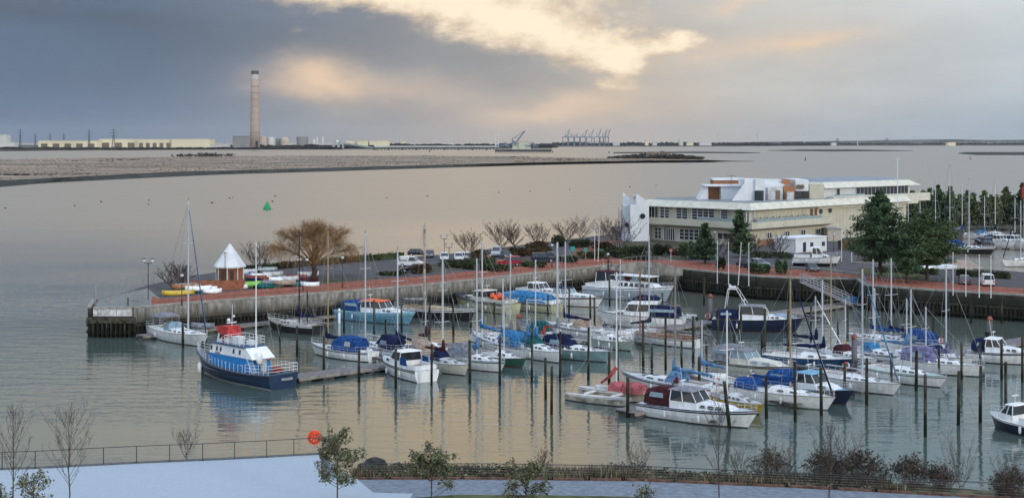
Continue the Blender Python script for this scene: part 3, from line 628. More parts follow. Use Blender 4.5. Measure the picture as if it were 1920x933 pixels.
# conveyor tower and long jetty
Y = 4500; k = Y/F; t = thing('conveyor_tower', 'grey and white conveyor tower at the left end of the long jetty', 'tower', (WX(635, Y), Y, 1))
a = MB(); a.box(-9*k, 0, 8*k, 4.5*k, 6*k, 18*k); a.box(0, 0, 9*k, 4*k, 6*k, 14*k); a.box(7*k, 0, 12*k, 9*k, 5*k, 5*k); a.box(8*k, 0, 4*k, 3*k, 4*k, 12*k); a.build('frame_block', mat('bluish_steel', (.34, .38, .42), .6, .1, .05), t)
a = MB(); a.ball((-2*k, -4*k, 15*k), 2.4*k); a.build('radome', WHITE, t)
a = MB(); A, B = Vector((12*k, 0, 11*k)), Vector((72*k, 0, 1.5*k)); a.tube([A, B], 2.2*k, 6); a.build('conveyor_gallery', mat('gallery_green_grey', (.20, .26, .26), .6, .1, .05), t)
Y = 4480; k = Y/F; x0, x1 = WX(702, Y), WX(932, Y); t = thing('jetty', 'long straight jetty with a pale pipe running to the unloading cranes', 'jetty', (x0, Y, 0)); L = x1-x0
a = MB(); a.box(L/2, 0, 4.6*1.6, L, 12, 2.4); a.build('deck', mat('jetty_deck', (.12, .12, .12), .8, .1, .05), t)
a = MB(); a.box(L/2, 0, 6.5*1.7, L, 6, 3.6); a.build('pipe_gallery', mat('jetty_pipe', (.55, .58, .60), .6, .05, .05), t)
a = MB()
for i in range(36): a.box(L*i/35, 0, 3, 2.6 if i % 4 else 9, 10, 7)
a.build('piles', mat('jetty_pile', (.07, .07, .07), .8, .1, .05), t)
# jetty head with ship unloaders
Y = 3400; k = Y/F; t = thing('crane_quay', 'dark jetty head carrying two unloading cranes', 'jetty', (WX(983, Y), Y, 0)); w = 106*k
a = MB(); a.box(-2*k, 0, 5, w, 26, 5); a.build('deck', mat('jetty_dark', (.05, .055, .06), .8, .1, .05), t)
a = MB()
for i in range(22): a.box(-w/2+w*i/21, 0, 1.5, 2, 20, 5)
a.build('piles', mat('jetty_pile2', (.05, .05, .05), .8, .1, .05), t)
CRB = mat('crane_blue_grey', (.14, .19, .26), .6, .1, .05)
def unloader(px, label, s, boomup):
    t = thing('unloading_crane', label, 'crane', (WX(px, Y), Y-2, 6)); a = MB(); b = MB(); k_ = k*s
    for sx_ in (-8, 8):
        for sy in (-4, 4): a.tube([(sx_*k_, sy*k_, 0), (sx_*.6*k_, sy*.6*k_, 13*k_)], .7*k_, 4)
        a.tube([(sx_*k_, 0, 5*k_), (-sx_*.6*k_, 0, 13*k_)], .5*k_, 3)
    a.box(0, 0, 13*k_, 16*k_, 8*k_, 3*k_); a.box(-4*k_, 0, 17*k_, 7*k_, 5*k_, 5*k_); a.build('portal', CRB, t)
    tip = (20*k_, 0, 40*k_) if boomup else (-34*k_, 0, 14*k_)
    b.tube([(0,0,14*k_), tip], 1.3*k_, 4); b.tube([(-6*k_,0,24*k_), tip], .6*k_, 3); b.tube([(-6*k_,0,14*k_), (-6*k_,0,25*k_)], 1*k_, 4)
    b.tube([(-14*k_,0,13*k_), (-30*k_, 0, 7*k_)], 1.4*k_, 4); b.tube([(tip[0]*.5,0,(14*k_+tip[2])/2), (-6*k_,0,25*k_)], .4*k_, 3); b.build('boom', CRB, t)
unloader(966, 'blue grey unloading crane with its boom raised high on the jetty head', .9, True)
unloader(952, 'blue grey unloading crane with lowered boom at the left of the jetty head', .62, False)
unloader(1004, 'blue grey unloading crane with lowered boom at the right of the jetty head', .62, False)
box_building('gypsum_pile_shed', 960, 995, 265.5, 272, 3900, mat('pale_yellow_shed', (.50, .50, .38), .7, .06, .02), 'low pale yellow shed behind the unloading cranes', 'shed', depth=30)
# container port cranes
def port_crane(px, label, up, Y=7300, s=1.0):
    k = Y/F*s; t = thing('port_crane', label, 'crane', (WX(px, Y), Y, 4), group='ship to shore cranes of the far port'); a = MB(); b = MB()
    for sx_ in (-5, 5):
        for sy in (-3, 3): a.tube([(sx_*k, sy*k, 0), (sx_*k, sy*k, 17*k)], .7*k, 4)
    a.box(0, 0, 17*k, 14*k, 6*k, 1.6*k); a.box(0, 0, 8*k, 11*k, 1*k, 1*k); a.tube([(0,0,17*k),(0,0,24*k)], .7*k, 4); a.build('portal', mat('port_crane_blue', (.20, .24, .32), .6, .05, .05), t)
    if up: b.tube([(3*k,0,17*k), (9*k,0,33*k)], .9*k, 4); b.tube([(0,0,24*k),(8*k,0,30*k)], .35*k, 3)
    else: b.tube([(-14*k,0,17.5*k), (13*k,0,17.5*k)], .9*k, 4); b.tube([(0,0,24*k),(-12*k,0,18*k)], .4*k, 3); b.tube([(0,0,24*k),(12*k,0,18*k)], .4*k, 3)
    b.build('boom', mat('port_crane_boom', (.24, .27, .33), .6, .05, .05), t)
for i, (x, up) in enumerate([(1060,1),(1071,0),(1082,0),(1093,1),(1105,1),(1119,1),(1130,1),(1136,1)]):
    port_crane(x, f"{['first','second','third','fourth','fifth','sixth','seventh','eighth'][i]} port crane from the left, its boom {'raised' if up else 'lowered'}", up, 7300+i*10, .95)
# wind turbines
for x, yt, l in [(1345,252,'first'),(1420,251,'second'),(1508,250,'third'),(1608,252,'fourth')]:
    Y = 8300; k = Y/F; h = ZY(yt, Y)-4; t = thing('wind_turbine', f'white wind turbine on the far shore, {l} from the left', 'wind turbine', (WX(x, Y), Y, 4), group='wind turbines on the far shore')
    wm_ = mat('turbine_white', (.62, .63, .64), .6, .02, .05); a = MB(); a.tube([(0,0,0),(0,0,h)], .75*k, 6, 0, .4*k); a.build('tower', wm_, t)
    a = MB(); a.box(0, 0, h, 1.4*k, 3*k, 1.4*k); a.build('nacelle', wm_, t)
    for j in range(3):
        an = R(12+x % 50+120*j); a = MB(); a.tube([(0,-2*k,h), (math.sin(an)*9*k, -2*k, h+math.cos(an)*9*k)], .45*k, 4, 0, .12*k); a.build('blade', wm_, t)
# scrub and tree belts of the far shore, one ragged mass
FTREE = mat('far_tree_belt', (.055, .05, .045), .95, .3, .02)
def belt(px0, px1, Y, hmin, hmax, dens, seed, s=7):
    rg = random.Random(seed); c = MB()
    for i in range(int((px1-px0)*dens)):
        px = rg.uniform(px0, px1); e = noise.noise(Vector((px*.03, seed, 0)))*.5+.5; h = (hmin+(hmax-hmin)*e)*rg.uniform(.3, 1); x = WX(px, Y)
        k = s*rg.uniform(.6, 1.5); c.add([(x-k, Y, 3), (x+k, Y, 3), (x+k*.7, Y+3, 3+h*.8), (x, Y+2, 3+h), (x-k*.7, Y+3, 3+h*.75)], [(0,1,2,3,4)])
        c.add([(x, Y-k, 3), (x, Y+k, 3), (x, Y+k*.6, 3+h*.85), (x, Y-k*.6, 3+h*.8)], [(0,1,2,3)])
    tag(c.build('tree_belt', FTREE), 'dark ragged belt of far trees and scrub along the shore', 'trees', kind='stuff')
belt(-300, 640, 4180, 4, 11, 2.2, 1); belt(300, 700, 4650, 8, 20, 1.5, 2, 9); belt(640, 1040, 5300, 10, 24, 2.0, 3, 10); belt(1035, 1560, 7900, 12, 28, 1.6, 4, 14); belt(1480, 2200, 9500, 8, 22, 1.6, 5, 16)
# houses on the far hills
rg = random.Random(11); c = MB()
for i in range(70):
    px = rg.uniform(1700, 2050); Y = rg.uniform(11900, 12600); x = WX(px, Y); z = 6+rg.random()*18*min(1, (px-1600)/200)
    c.box(x, Y-200, z, rg.uniform(9, 26), 14, rg.uniform(7, 11))
tag(c.build('hillside_town', mat('far_town', (.34, .31, .28), .8, .3, .02)), 'scattered pale houses too small to count on the far hills', 'houses', kind='stuff')
# scrub on marsh and fort island
rg = random.Random(5); c = MB()
def scrubs(lst, s=1.0):
    for px, py, w_, h_, n_ in lst:
        for _ in range(n_):
            P = W(px+rg.gauss(0, w_/2.4), py+rg.uniform(-1, 1)*.5, 2.5); leaves(c, (P.x, P.y, 2.5+h_*.4), h_*.9, h_*.9, h_*.55, 16, h_*.35, rg, hollow=.1)
scrubs([(370,294,60,5,30),(395,293,30,6,16),(430,293,18,5,8),(120,303,80,2,14),(240,301,60,2.2,16),(500,311,260,.9,60),(150,318,160,.9,60),(30,330,60,1.8,40),(90,330,30,1.4,10),(160,327,20,1.2,8),(960,296,50,2.5,20),(1060,301,30,2.5,8),(560,303,300,1.0,40),(300,312,300,.9,40)])
tag(c.build('marsh_scrub', SCRUB), 'low dark scrub scattered over the pale marsh', 'scrub', kind='stuff')
rg = random.Random(6); c = MB()
for _ in range(420):
    u = rg.random(); px = 1142+174*u; Y = 2020+rg.random()*70; h = (2.5+6*math.sin(math.pi*u)**1.2)*rg.uniform(.5, 1.1); leaves(c, (WX(px, Y), Y, 2+h*.5), 4, 4, h*.5, 14, 1.9, rg, hollow=.1)
tag(c.build('island_scrub', SCRUB), 'dark leafless scrub covering the fort island', 'scrub', kind='stuff')
Y = 2035; k = Y/F; t = thing('ruined_fort', 'low ruined stone fort among the scrub of the small island', 'fort', (WX(1230, Y), Y, 5)); STN = mat('fort_stone', (.22, .18, .15), .9, .2, .1)
for (x, z, w_, h_) in ((-8, 3, 22, 6), (8, 4.5, 14, 5), (20, 2, 14, 4)):
    a = MB(); a.box(x*k, 0, z, w_*k, 8, h_); a.box(x*k+2, -1, z+h_/2+.6, w_*k*.6, 5, 1.2); a.build('stone_block', STN, t)
# pale reed tufts along the marsh, seen as a texture of frost and stems
def _interp(l, x):
    for (x0, y0), (x1, y1) in zip(l, l[1:]):
        if x0 <= x <= x1: return y0+(y1-y0)*(x-x0)/(x1-x0)
    return l[-1][1]
rg = random.Random(8); c = MB()
for _ in range(13000):
    px = rg.uniform(-60, 1300); u = rg.random()**1.2
    yn = _interp(near_px, px)-.6; yf = _interp(far_px, px)+.4; py = yn+(yf-yn)*u; P = W(px, py, 3); k = .5+P.y/2200
    h = rg.uniform(.15, .55)*k; w_ = rg.uniform(.25, .9)*k; c.add([(P.x-w_, P.y, 2.7), (P.x+w_, P.y+rg.uniform(-1,1), 2.7), (P.x+w_*.8, P.y, 2.9+h*.8), (P.x-w_*.3, P.y, 2.9+h)], [(0,1,2,3)], rg.choice((0,0,1)))
tag(c.build('reeds', [mat('reed_pale', (.38, .30, .235), .95, .2, .2, isl=.2), mat('reed_dark', (.15, .13, .095), .95, .2, .2, isl=.3)]), 'frost pale reed tufts covering the marsh', 'reeds', kind='stuff')

# ================================================================== THE CLUB BUILDING
WALLC = mat('cream_wall_panels', (.56, .54, .44), .8, .05, .4); WALLW = mat('white_wall', (.70, .73, .76), .7, .04, .5); FASC = mat('fascia_panels', (.64, .62, .52), .7, .07, .8)
TERR = mat('terracotta_wall', (.42, .20, .11), .8, .1, .6); RFL = mat('flat_roof', (.27, .28, .29), .85, .12, .4); BALG = mat('balcony_glass', (.28, .36, .37), .15, .05, 1); JOINT = mat('wall_joint', (.36, .35, .28), .9)
bt = thing('club_building', 'long cream two storey club house with angled wings, roof boxes and an upper glazed storey', 'building', (0,0,0))
pL, C1, C2, C3, C4 = (31.8,333), (52.2,312), (73.8,334), (99.5,359), (106,366)
wings = [(pL, C1), (C1, C2), (C2, C3)]
def poly_off(d):   # front line pushed towards the viewer by d
    out = []; P = [pL, C1, C2, C3]
    for i, p in enumerate(P):
        ns = []
        for A, B in ((P[max(i-1,0)], P[max(i,1)]), (P[min(i,2)], P[min(i+1,3)])):
            u = (Vector(B)-Vector(A)).normalized(); ns.append(Vector((u.y, -u.x)))
        n_ = (ns[0]+ns[1]).normalized(); out.append(Vector(p)+n_*d/max(.5, n_.dot(ns[0])))
    return out
bk = [Vector((106, 388)), Vector((92, 390)), Vector((66, 362)), Vector((36, 351))]
m_ = MB(); m_.prism(poly_off(0)+bk, Z0, 13.0); m_.build('wall', WALLC, bt)
m_ = MB()
for A, B in wings:
    L = plen(A, B); k = 1.2
    while k < L: pbox(m_, A, B, k, k+.05, Z0, 13, -.02, .1); k += 1.5
m_.build('wall_joints', JOINT, bt)
# fascia leaning inward at the top, as a ring over the front
o0, o1, o2 = poly_off(1.6), poly_off(1.1), poly_off(.2); m_ = MB()
for i in range(3):
    m_.add([(o1[i].x, o1[i].y, 11.8), (o1[i+1].x, o1[i+1].y, 11.8), (o0[i+1].x, o0[i+1].y, 12.0), (o0[i].x, o0[i].y, 12.0), (o2[i+1].x, o2[i+1].y, 13.45), (o2[i].x, o2[i].y, 13.45)], [(0,1,2,3), (3,2,4,5)])
b_in = poly_off(-1.0)
for i in range(3): m_.add([(o2[i].x, o2[i].y, 13.45), (o2[i+1].x, o2[i+1].y, 13.45), (b_in[i+1].x, b_in[i+1].y, 13.3), (b_in[i].x, b_in[i].y, 13.3), (o1[i].x, o1[i].y, 11.8), (o1[i+1].x, o1[i+1].y, 11.8), (b_in[i+1].x, b_in[i+1].y, 11.8), (b_in[i].x, b_in[i].y, 11.8)], [(0,1,2,3), (4,5,6,7)])
m_.build('roof_fascia', FASC, bt)
m_ = MB(); m_.prism(poly_off(-.9)+bk, 13.0, 13.2); m_.build('flat_roof', RFL, bt)
# balcony band on wings 1 and 2
q0, q1 = poly_off(1.9), poly_off(.0); m_ = MB()
for i in range(2):
    m_.hexa([(q1[i].x,q1[i].y,7.2), (q1[i+1].x,q1[i+1].y,7.2), (q0[i+1].x,q0[i+1].y,7.9), (q0[i].x,q0[i].y,7.9), (q1[i].x,q1[i].y,9.3), (q1[i+1].x,q1[i+1].y,9.3), (q0[i+1].x,q0[i+1].y,9.3), (q0[i].x,q0[i].y,9.3)])
m_.build('balcony', WALLC, bt)
m_ = MB(); A, B = q0[1], q0[2]; pbox(m_, A, B, 2, 28, 9.3, 10.0, .05, .1); A, B = q0[0], q0[1]; pbox(m_, A, B, 16, 28, 9.3, 10.0, .05, .1); m_.build('glass_balustrade', BALG, bt)
m_ = MB(); L = plen(C2, C3); pbox(m_, C2, C3, -4, L+5, 11.3, 13.2, -.5, -.02); m_.build('hall_band', FASC, bt)
# windows with white glazing bars
def window(A, B, t0, t1, z0, z1, nv, nh, name='window', fr=None, d=-.04):
    g = MB(); pbox(g, A, B, t0, t1, z0, z1, d-.06, d+.1); o = g.build(name, GLASS, bt); fm = MB()
    for i in range(nv+1): q = t0+(t1-t0)*i/nv; pbox(fm, A, B, q-.07, q+.07, z0, z1, d-.14, d-.06)
    for j in range(nh+1): q = z0+(z1-z0)*j/nh; pbox(fm, A, B, t0, t1, q-.045, q+.045, d-.16, d-.07)
    fm.build('glazing_bars', fr or WHITEM, o)
A, B = wings[0]; L = plen(A, B)
for t0, t1, nv, nh in ((.3,3.2,3,1),(3.8,6.6,2,4),(8.6,12.0,2,4),(13.2,19.6,4,4),(21.4,23.4,1,5),(25.6,27.6,1,5)): window(A, B, t0*L/29.3, t1*L/29.3, 9.3, 11.8, nv, nh)
A, B = wings[1]
window(A, B, .8, 1.3, 9.3, 11.6, 1, 5); window(A, B, -1.6, -.4, 9.3, 11.6, 1, 5)
for t0 in (24.0, 25.8): g = MB(); pbox(g, A, B, t0, t0+1.0, 9.3, 11.4, -.1, .1); g.build('brown_door', mat('brown_door', (.16, .07, .04), .6), bt)
def port(A, B, t, z, r=.55, m=None, d=-.2):
    A = Vector(A).to_2d() if len(A) > 2 else Vector(A); B = Vector(B); u = (B-A).normalized(); n_ = Vector((-u.y, u.x)); c = A+u*t+n_*d; g = MB(); vs = []
    for dd in (-.08, .08):
        for i in range(14): a = 2*math.pi*i/14; vs.append((c.x+u.x*math.cos(a)*r+n_.x*dd, c.y+u.y*math.cos(a)*r+n_.y*dd, z+math.sin(a)*r))
    g.add(vs, [tuple(range(14)), tuple(range(14, 28))]+[(i, (i+1)%14, 14+(i+1)%14, 14+i) for i in range(14)]); return g
port(A, B, 28.3, 10.7, .6).build('porthole', GLASS, bt); port(*wings[2], 1.4, 10.8, .6).build('porthole', GLASS, bt)
# ground floor
A, B = wings[0]; window(A, B, 2.2, 4.2, 4.5, 7.0, 2, 3); window(A, B, 5.0, 8.2, 4.2, 7.0, 5, 1, 'entrance_door'); window(A, B, 9.6, 16.6, 4.6, 7.0, 5, 3)
window(A, B, 20.5, 25, 5.2, 6.6, 3, 1)
A, B = wings[1]
for t0 in (6.4, 13.5, 20.0, 26.2): window(A, B, t0, t0+1.8, 5.4, 6.7, 2, 1)
g = MB(); pbox(g, A, B, 3, 17, Z0, 5.2, -.12, .1); g.build('brick_base', mat('base_brick', (.30, .17, .11), .85, .15, 1.5), bt)
# terrace tables
for i in range(9):
    A, B = q0[1], q0[2]; u = (B-A).normalized(); c = A+u*(4+i*2.5)+Vector((-u.y, u.x))*1.0; g = MB(); g.lathe([(.45, .7), (.45, .76)], (c.x, c.y, 9.3), 8); g.lathe([(.05, 0), (.05, .7)], (c.x, c.y, 9.3), 4)
    for sx_ in (-.8, .8): g.box(c.x+sx_, c.y, 9.55, .45, .45, .5); g.box(c.x+sx_*1.25, c.y, 10.0, .08, .45, .5)
    tag(g.build('terrace_table', mat('terrace_furniture', (.25, .27, .27), .6)), f"{['first','second','third','fourth','fifth','sixth','seventh','eighth','ninth'][i]} grey terrace table from the left on the club balcony", 'table', 'tables with chairs on the club balcony')
# upper storey
U1, U2 = (76, 347), (104, 372); L = plen(U1, U2); m_ = MB(); pbox(m_, U1, U2, 0, L, 13.1, 15.8, 0, 16); m_.build('upper_wall', mat('upper_white_wall', (.66, .68, .68), .7, .05, .4), bt)
m_ = MB(); a_, b_ = Vector(U1), Vector(U2); u = (b_-a_).normalized(); n_ = Vector((-u.y, u.x))
def P3(t, d, z): c = a_+u*t+n_*d; return (c.x, c.y, z)
m_.hexa([P3(-1, -1.2, 15.6), P3(L+3.5, -1.2, 15.6), P3(L+1, 17, 15.6), P3(-1, 17, 15.6), P3(.5, .6, 17.0), P3(L+.5, .6, 17.0), P3(L, 15, 17.0), P3(.5, 15, 17.0)]); m_.build('upper_fascia', FASC, bt)
m_ = MB(); m_.hexa([P3(.5, .9, 17.0), P3(L+.3, .9, 17.0), P3(L, 14.7, 17.0), P3(.5, 14.7, 17.0), P3(2, 5, 17.6), P3(L-2, 5, 17.6), P3(L-2, 13, 17.7), P3(2, 13, 17.7)]); m_.build('upper_roof', mat('blue_grey_roof', (.25, .28, .32), .7, .1, .3), bt)
window(U1, U2, 13.5, L-1, 13.4, 15.5, 14, 1, fr=mat('pale_mullion', (.5, .52, .53), .5)); window(U1, U2, 5.2, 6.6, 13.3, 15.4, 1, 1, 'door')
g = MB(); pbox(g, U1, U2, 1, 14, 13.2, 14.0, -2.4, -2.34); g.build('glass_balustrade', BALG, bt)
# balcony end that sweeps to the right
m_ = MB(); pbox(m_, U1, U2, 0, L+5, 11.6, 13.6, -3.0, -1.6); m_.build('terrace_parapet', FASC, bt)
# roof boxes
def rbox(px0, px1, y0, y1, Y, dp, m, name='roof_box', slope=0):
    z1, z0 = ZY(y0, Y), ZY(y1, Y); z0 = min(z0, 13.1) if y1 > 366 else z0; x0, x1 = WX(px0, Y), WX(px1, Y); g = MB()
    if slope: s_ = WX(px0+slope, Y)-x0; g.side([(x0, z0), (x1, z0), (x1, z1), (x0+s_, z1)] if slope > 0 else [(x0, z0), (x1, z0), (x1+s_, z1), (x0, z1)], Y, Y+dp)
    else: g.box((x0+x1)/2, Y+dp/2, (z0+z1)/2, x1-x0, dp, z1-z0)
    return g.build(name, m, bt)
rbox(1310,1328,350,374,338,6,WALLW,'white_wing_wall',slope=14); rbox(1328,1352,348,374,340,6,TERR); rbox(1352,1392,349,374,337,8,WALLW); rbox(1338,1396,338,352,346,6,TERR)
rbox(1336,1398,334.5,338,345.6,7,WALLW,'roof_slab'); rbox(1322,1398,347,349.5,336.4,8,WALLW,'roof_slab')
rbox(1372,1404,346,377,331,.5,WALLW,'white_wing_wall',slope=22); rbox(1396,1416,336,375,332,9,WALLW); rbox(1416,1434,335,374.5,331.5,.5,WALLW); rbox(1396,1434,336,374.5,333,8,WALLW)
g_ = rbox(1415,1432,357,370,331.3,.3,GLASS,'louvre_window')
rbox(1434,1470,345,372,338,8,WALLW); rbox(1434,1472,337,346,342,8,mat('roof_vent_white', (.62,.64,.66), .6, .05, .5)); rbox(1470,1490,349,368,337,6,TERR); rbox(1468,1482,337,346,341,5,TERR)
rbox(1440,1468,351,371,336.2,1.5,mat('plant_panel', (.55,.57,.57), .6, .15, .8),'air_unit'); rbox(1455,1463,357,368,336,.4,DKBAY,'grille'); rbox(1476,1488,360,371,335,1.4,OFFW,'air_unit')
rbox(1492,1516,337,358,340,14,WALLW)
for x in (1497, 1504): port((WX(1480,339.7),339.7),(WX(1520,339.7),339.7), WX(x,339.7)-WX(1480,339.7), ZY(350,339.7), .55, d=0).build('vent', DKBAY, bt)
rbox(1518,1545,345,372,342,10,WALLC)
g = MB(); x = WX(1371, 340); g.tube([(x,340,16),(x,340,19)], .05, 4)
for q in (-.7, -.3, .3, .7): g.tube([(x+q,339.5,18.8),(x+q,340.5,18.8)], .04, 3)
g.tube([(x-1.1,340,18.8),(x+1.1,340,18.8)], .04, 3); g.build('roof_aerial', PYL, bt)
# white stair tower
tt = thing('stair_tower', 'white stair tower with two pointed parapet walls at the left end of the club house', 'tower', (0,0,0)); Y = 330
def tw(px0, px1, pts, Ya, Yb, m=WALLW, name='tower_wall'):
    g = MB(); g.side([(WX(a, Ya), z) for a, z in pts], Ya, Yb); return g.build(name, m, tt)
zb = ZY(372, Y)
tw(0,0,[(1182,4),(1217,4),(1217,ZY(378,Y)),(1193,ZY(362,Y)),(1193,ZY(384,Y)),(1182,ZY(384,Y))], 328, 334)
tw(0,0,[(1168,4),(1182.2,4),(1182.2,ZY(384,Y)),(1168,ZY(384,Y))], 330, 335, mat('white_wall_side', (.58,.62,.67), .7, .04, .5))
tw(0,0,[(1168,ZY(384,Y)),(1191,ZY(384,Y)),(1168,ZY(361,Y))], 335.3, 335.8)
g = MB(); 
for i in range(8): xq = WX(1168+3.6*i, 328.2); g.tube([(xq,328.2,ZY(384,Y)),(xq,328.2,ZY(376,Y))], .03, 4)
g.tube([(WX(1167,328.2),328.2,ZY(376,Y)),(WX(1193,328.2),328.2,ZY(376,Y))], .04, 4); g.build('parapet_rail', STEEL, tt)
g = MB(); xq = WX(1189, 330); g.tube([(xq,330,ZY(384,Y)),(xq,330,ZY(370,Y))], .1, 5); g.ball((xq,330,ZY(369,Y)), .4); g.build('mast_light', OFFW, tt)
port((WX(1180,327.8),327.8),(WX(1216,327.8),327.8), WX(1205,327.8)-WX(1180,327.8), ZY(404,Y), .6, d=0).build('porthole', GLASS, tt)
port((WX(1165,329.8),329.8),(WX(1182,329.8),329.8), WX(1175,329.8)-WX(1165,329.8), ZY(421,Y), .5, d=0).build('porthole', GLASS, tt)
g = MB(); x = WX(1164, 333)
for i in range(9): g.box(x, 333, 7.4+i*.42, 1.2, 1.6, .06)
g.tube([(x-.6,332,7.2),(x-.6,332,11.6)], .05, 4); g.build('outside_ladder', GREYR, tt)
# small site buildings
def hut(px0, px1, ytop, ybase, dp, m, label, name='hut', roofm=None, door=None, wins=(), flip=0):
    P0, P1 = W(px0, ybase, Z0), W(px1, ybase-flip, Z0); h = ZY(ytop, P0.y)-Z0; A, B = (P0.x, P0.y), (P1.x, P1.y); L = plen(A, B); t = thing(name, label, 'hut', (0,0,0))
    g = MB(); pbox(g, A, B, 0, L, Z0, Z0+h, 0, dp); g.build('wall', m, t); g = MB(); pbox(g, A, B, -.15, L+.15, Z0+h, Z0+h+.18, -.15, dp+.15); g.build('roof', roofm or WALLW, t)
    if door is not None: g = MB(); pbox(g, A, B, door, door+.9, Z0+.1, Z0+2.1, -.05, .1); g.build('door', NAVY, t)
    for w_ in wins: g = MB(); pbox(g, A, B, w_, w_+1.0, Z0+1.1, Z0+2.0, -.05, .1); g.build('window', GLASS, t)
    return t
hut(1492, 1550, 447, 474, 5, WALLW, 'white portable cabin below the club house balcony', 'portable_cabin', door=2.2, wins=(4.4, 8), flip=4)
hut(1451, 1491, 447, 472, 4.5, mat('cabin_side', (.56,.58,.60), .7), 'paler end section of the portable cabin, standing left of the dark door', 'portable_cabin', flip=-2)
hut(1552, 1578, 430, 452, 6, mat('store_beige', (.48,.44,.37), .8), 'small beige flat roofed store right of the portable cabin', 'store', roofm=RFL)
# kiosk with white pyramid roof
P = W(431, 534, Z0); t = thing('kiosk', 'octagonal brick kiosk under a tall pointed white roof', 'kiosk', P); k = P.y/F
g = MB(); g.lathe([(24*k, 0), (24*k, 3.0)], n=8); g.build('brick_wall', mat('kiosk_brick', (.30,.12,.07), .85, .15, 1.5), t)
g = MB(); g.lathe([(30*k, 2.85), (30.5*k, 3.05), (.15, (534-457)*k)], n=8); g.build('roof', mat('kiosk_roof', (.68,.70,.72), .5, .05, .5), t)
for a_i in range(8):
    an = math.pi*2*(a_i)/8; g = MB(); g.tube([(25.5*k*math.cos(an), 25.5*k*math.sin(an), 0), (25.5*k*math.cos(an), 25.5*k*math.sin(an), 2.95)], .09, 4); g.build('post', WHITEM, t)
for px_, w_ in ((-9, 4), (9, 5)): g = MB(); g.box(px_*k, -22.6*k, 1.3, w_*k, .3, 2.4); g.build('door', mat('kiosk_door', (.05,.04,.04), .6), t)
t = thing('brick_enclosure', 'low curved brick enclosure in front of the kiosk', 'wall', W(405, 541, Z0)); g = MB()
g.loft([[(4.6*math.cos(a)*s, 2.2*math.sin(a)*s, z) for s, z in ((1,0),(1,1.5),(.93,1.5),(.93,0))] for a in [math.pi*(1+i/10) for i in range(11)]]); g.build('brick_wall', mat('kiosk_brick'  , (.30,.12,.07)), t)
# ================================================================== BOATS
BOATS = []          # (short name, px x, px y) for describing what stands beside them
def smooth(t): return t*t*(3-2*t)
class Hull:
    def __init__(s, L, B, Fr, bow, tr=.7, rake=.9, full=2.0, stern_rise=.0, double=False):
        s.L, s.B, s.Fr, s.bow, s.tr, s.rake, s.full, s.sr, s.dbl = L, B, Fr, bow, tr, rake, full, stern_rise, double
    def w(s, t):
        if t < .45: return s.B/2*(s.tr+(1-s.tr)*math.sin(math.pi/2*t/.45))
        return max(.02, s.B/2*(1-((t-.45)/.55)**s.full))
    def z(s, t): return s.Fr+(s.bow-s.Fr)*t**2.2+s.sr*(1-t)**3
    def x(s, t): return -s.L/2+s.L*t
    def t(s, x): return min(1, max(0, (x+s.L/2)/s.L))
    def mesh(s, n=16, stripe=True):
        mb = MB(); rings = []; mb.sm = False
        qs = [1, .90, .80, .45, None, None, 'k']
        for i in range(n+1):
            t = i/n; w, zz = s.w(t), s.z(t); x = s.x(t); half = []
            for q in qs:
                if q == 'k': z_ = -.45; f = .25
                elif q is None: z_ = .10 if len(half) == 4 else -.02; f = None
                else: z_ = zz*q; f = None
                if f is None: r_ = max(0, z_/zz); f = 1-(1-r_)*(.10+.50*t**2.5)-max(0, (1-r_))**3*.12
                xs = x+s.rake*(max(0, z_)/zz-1)*max(0, (t-.5)/.5)**1.5-(s.rake*.3*max(0,(t-.5)/.5) if q == 'k' else 0)
                half.append((xs, w*f, z_))
            rings.append(half+[(a, -b, c) for a, b, c in half[::-1]])
        m = len(qs)
        def mi(i, j):
            j = min(j, 2*m-2-j)
            if j in (4, 5, 6): return 1
            if j == 1 and stripe: return 2
            return 0
        mb.loft(rings, mi, caps=True, closed=False); return mb
    def deck(s, n=14, dz=-.04, camber=.06):
        mb = MB(); b = []
        for i in range(n+1):
            t = i/n; w = s.w(t)*.985; b.append([(s.x(t), w, s.z(t)+dz), (s.x(t), w*.5, s.z(t)+dz+camber*.8), (s.x(t), 0, s.z(t)+dz+camber), (s.x(t), -w*.5, s.z(t)+dz+camber*.8), (s.x(t), -w, s.z(t)+dz)])
        mb.loft(b, 0, caps=False, closed=False); return mb
    def rub(s, r=.04, dz=0.0, n=14):
        mb = MB()
        for g in (1, -1): mb.tube([(s.x(i/n), g*s.w(i/n), s.z(i/n)+dz) for i in range(n+1)], r, 4)
        return mb
    def rails(s, t0, t1, h=.6, n=8, r=.018, lines=(1, .5), close=None):
        mb = MB()
        for g in (1, -1):
            P = [Vector((s.x(t0+(t1-t0)*i/n), g*(s.w(t0+(t1-t0)*i/n)-.04), s.z(t0+(t1-t0)*i/n))) for i in range(n+1)]
            for p in P: mb.tube([p, p+Vector((0,0,h))], r, 4)
            for q in lines: mb.tube([p+Vector((0,0,h*q)) for p in P], r*.8, 4)
        if close is not None:
            p = Vector((s.x(close), s.w(close)-.04, s.z(close)+h)); 
            for q in lines: mb.tube([p-Vector((0,0,h*(1-q))), Vector((p.x+(.15 if close > .5 else -.05), -p.y, p.z-h*(1-q)))], r, 4)
        return mb
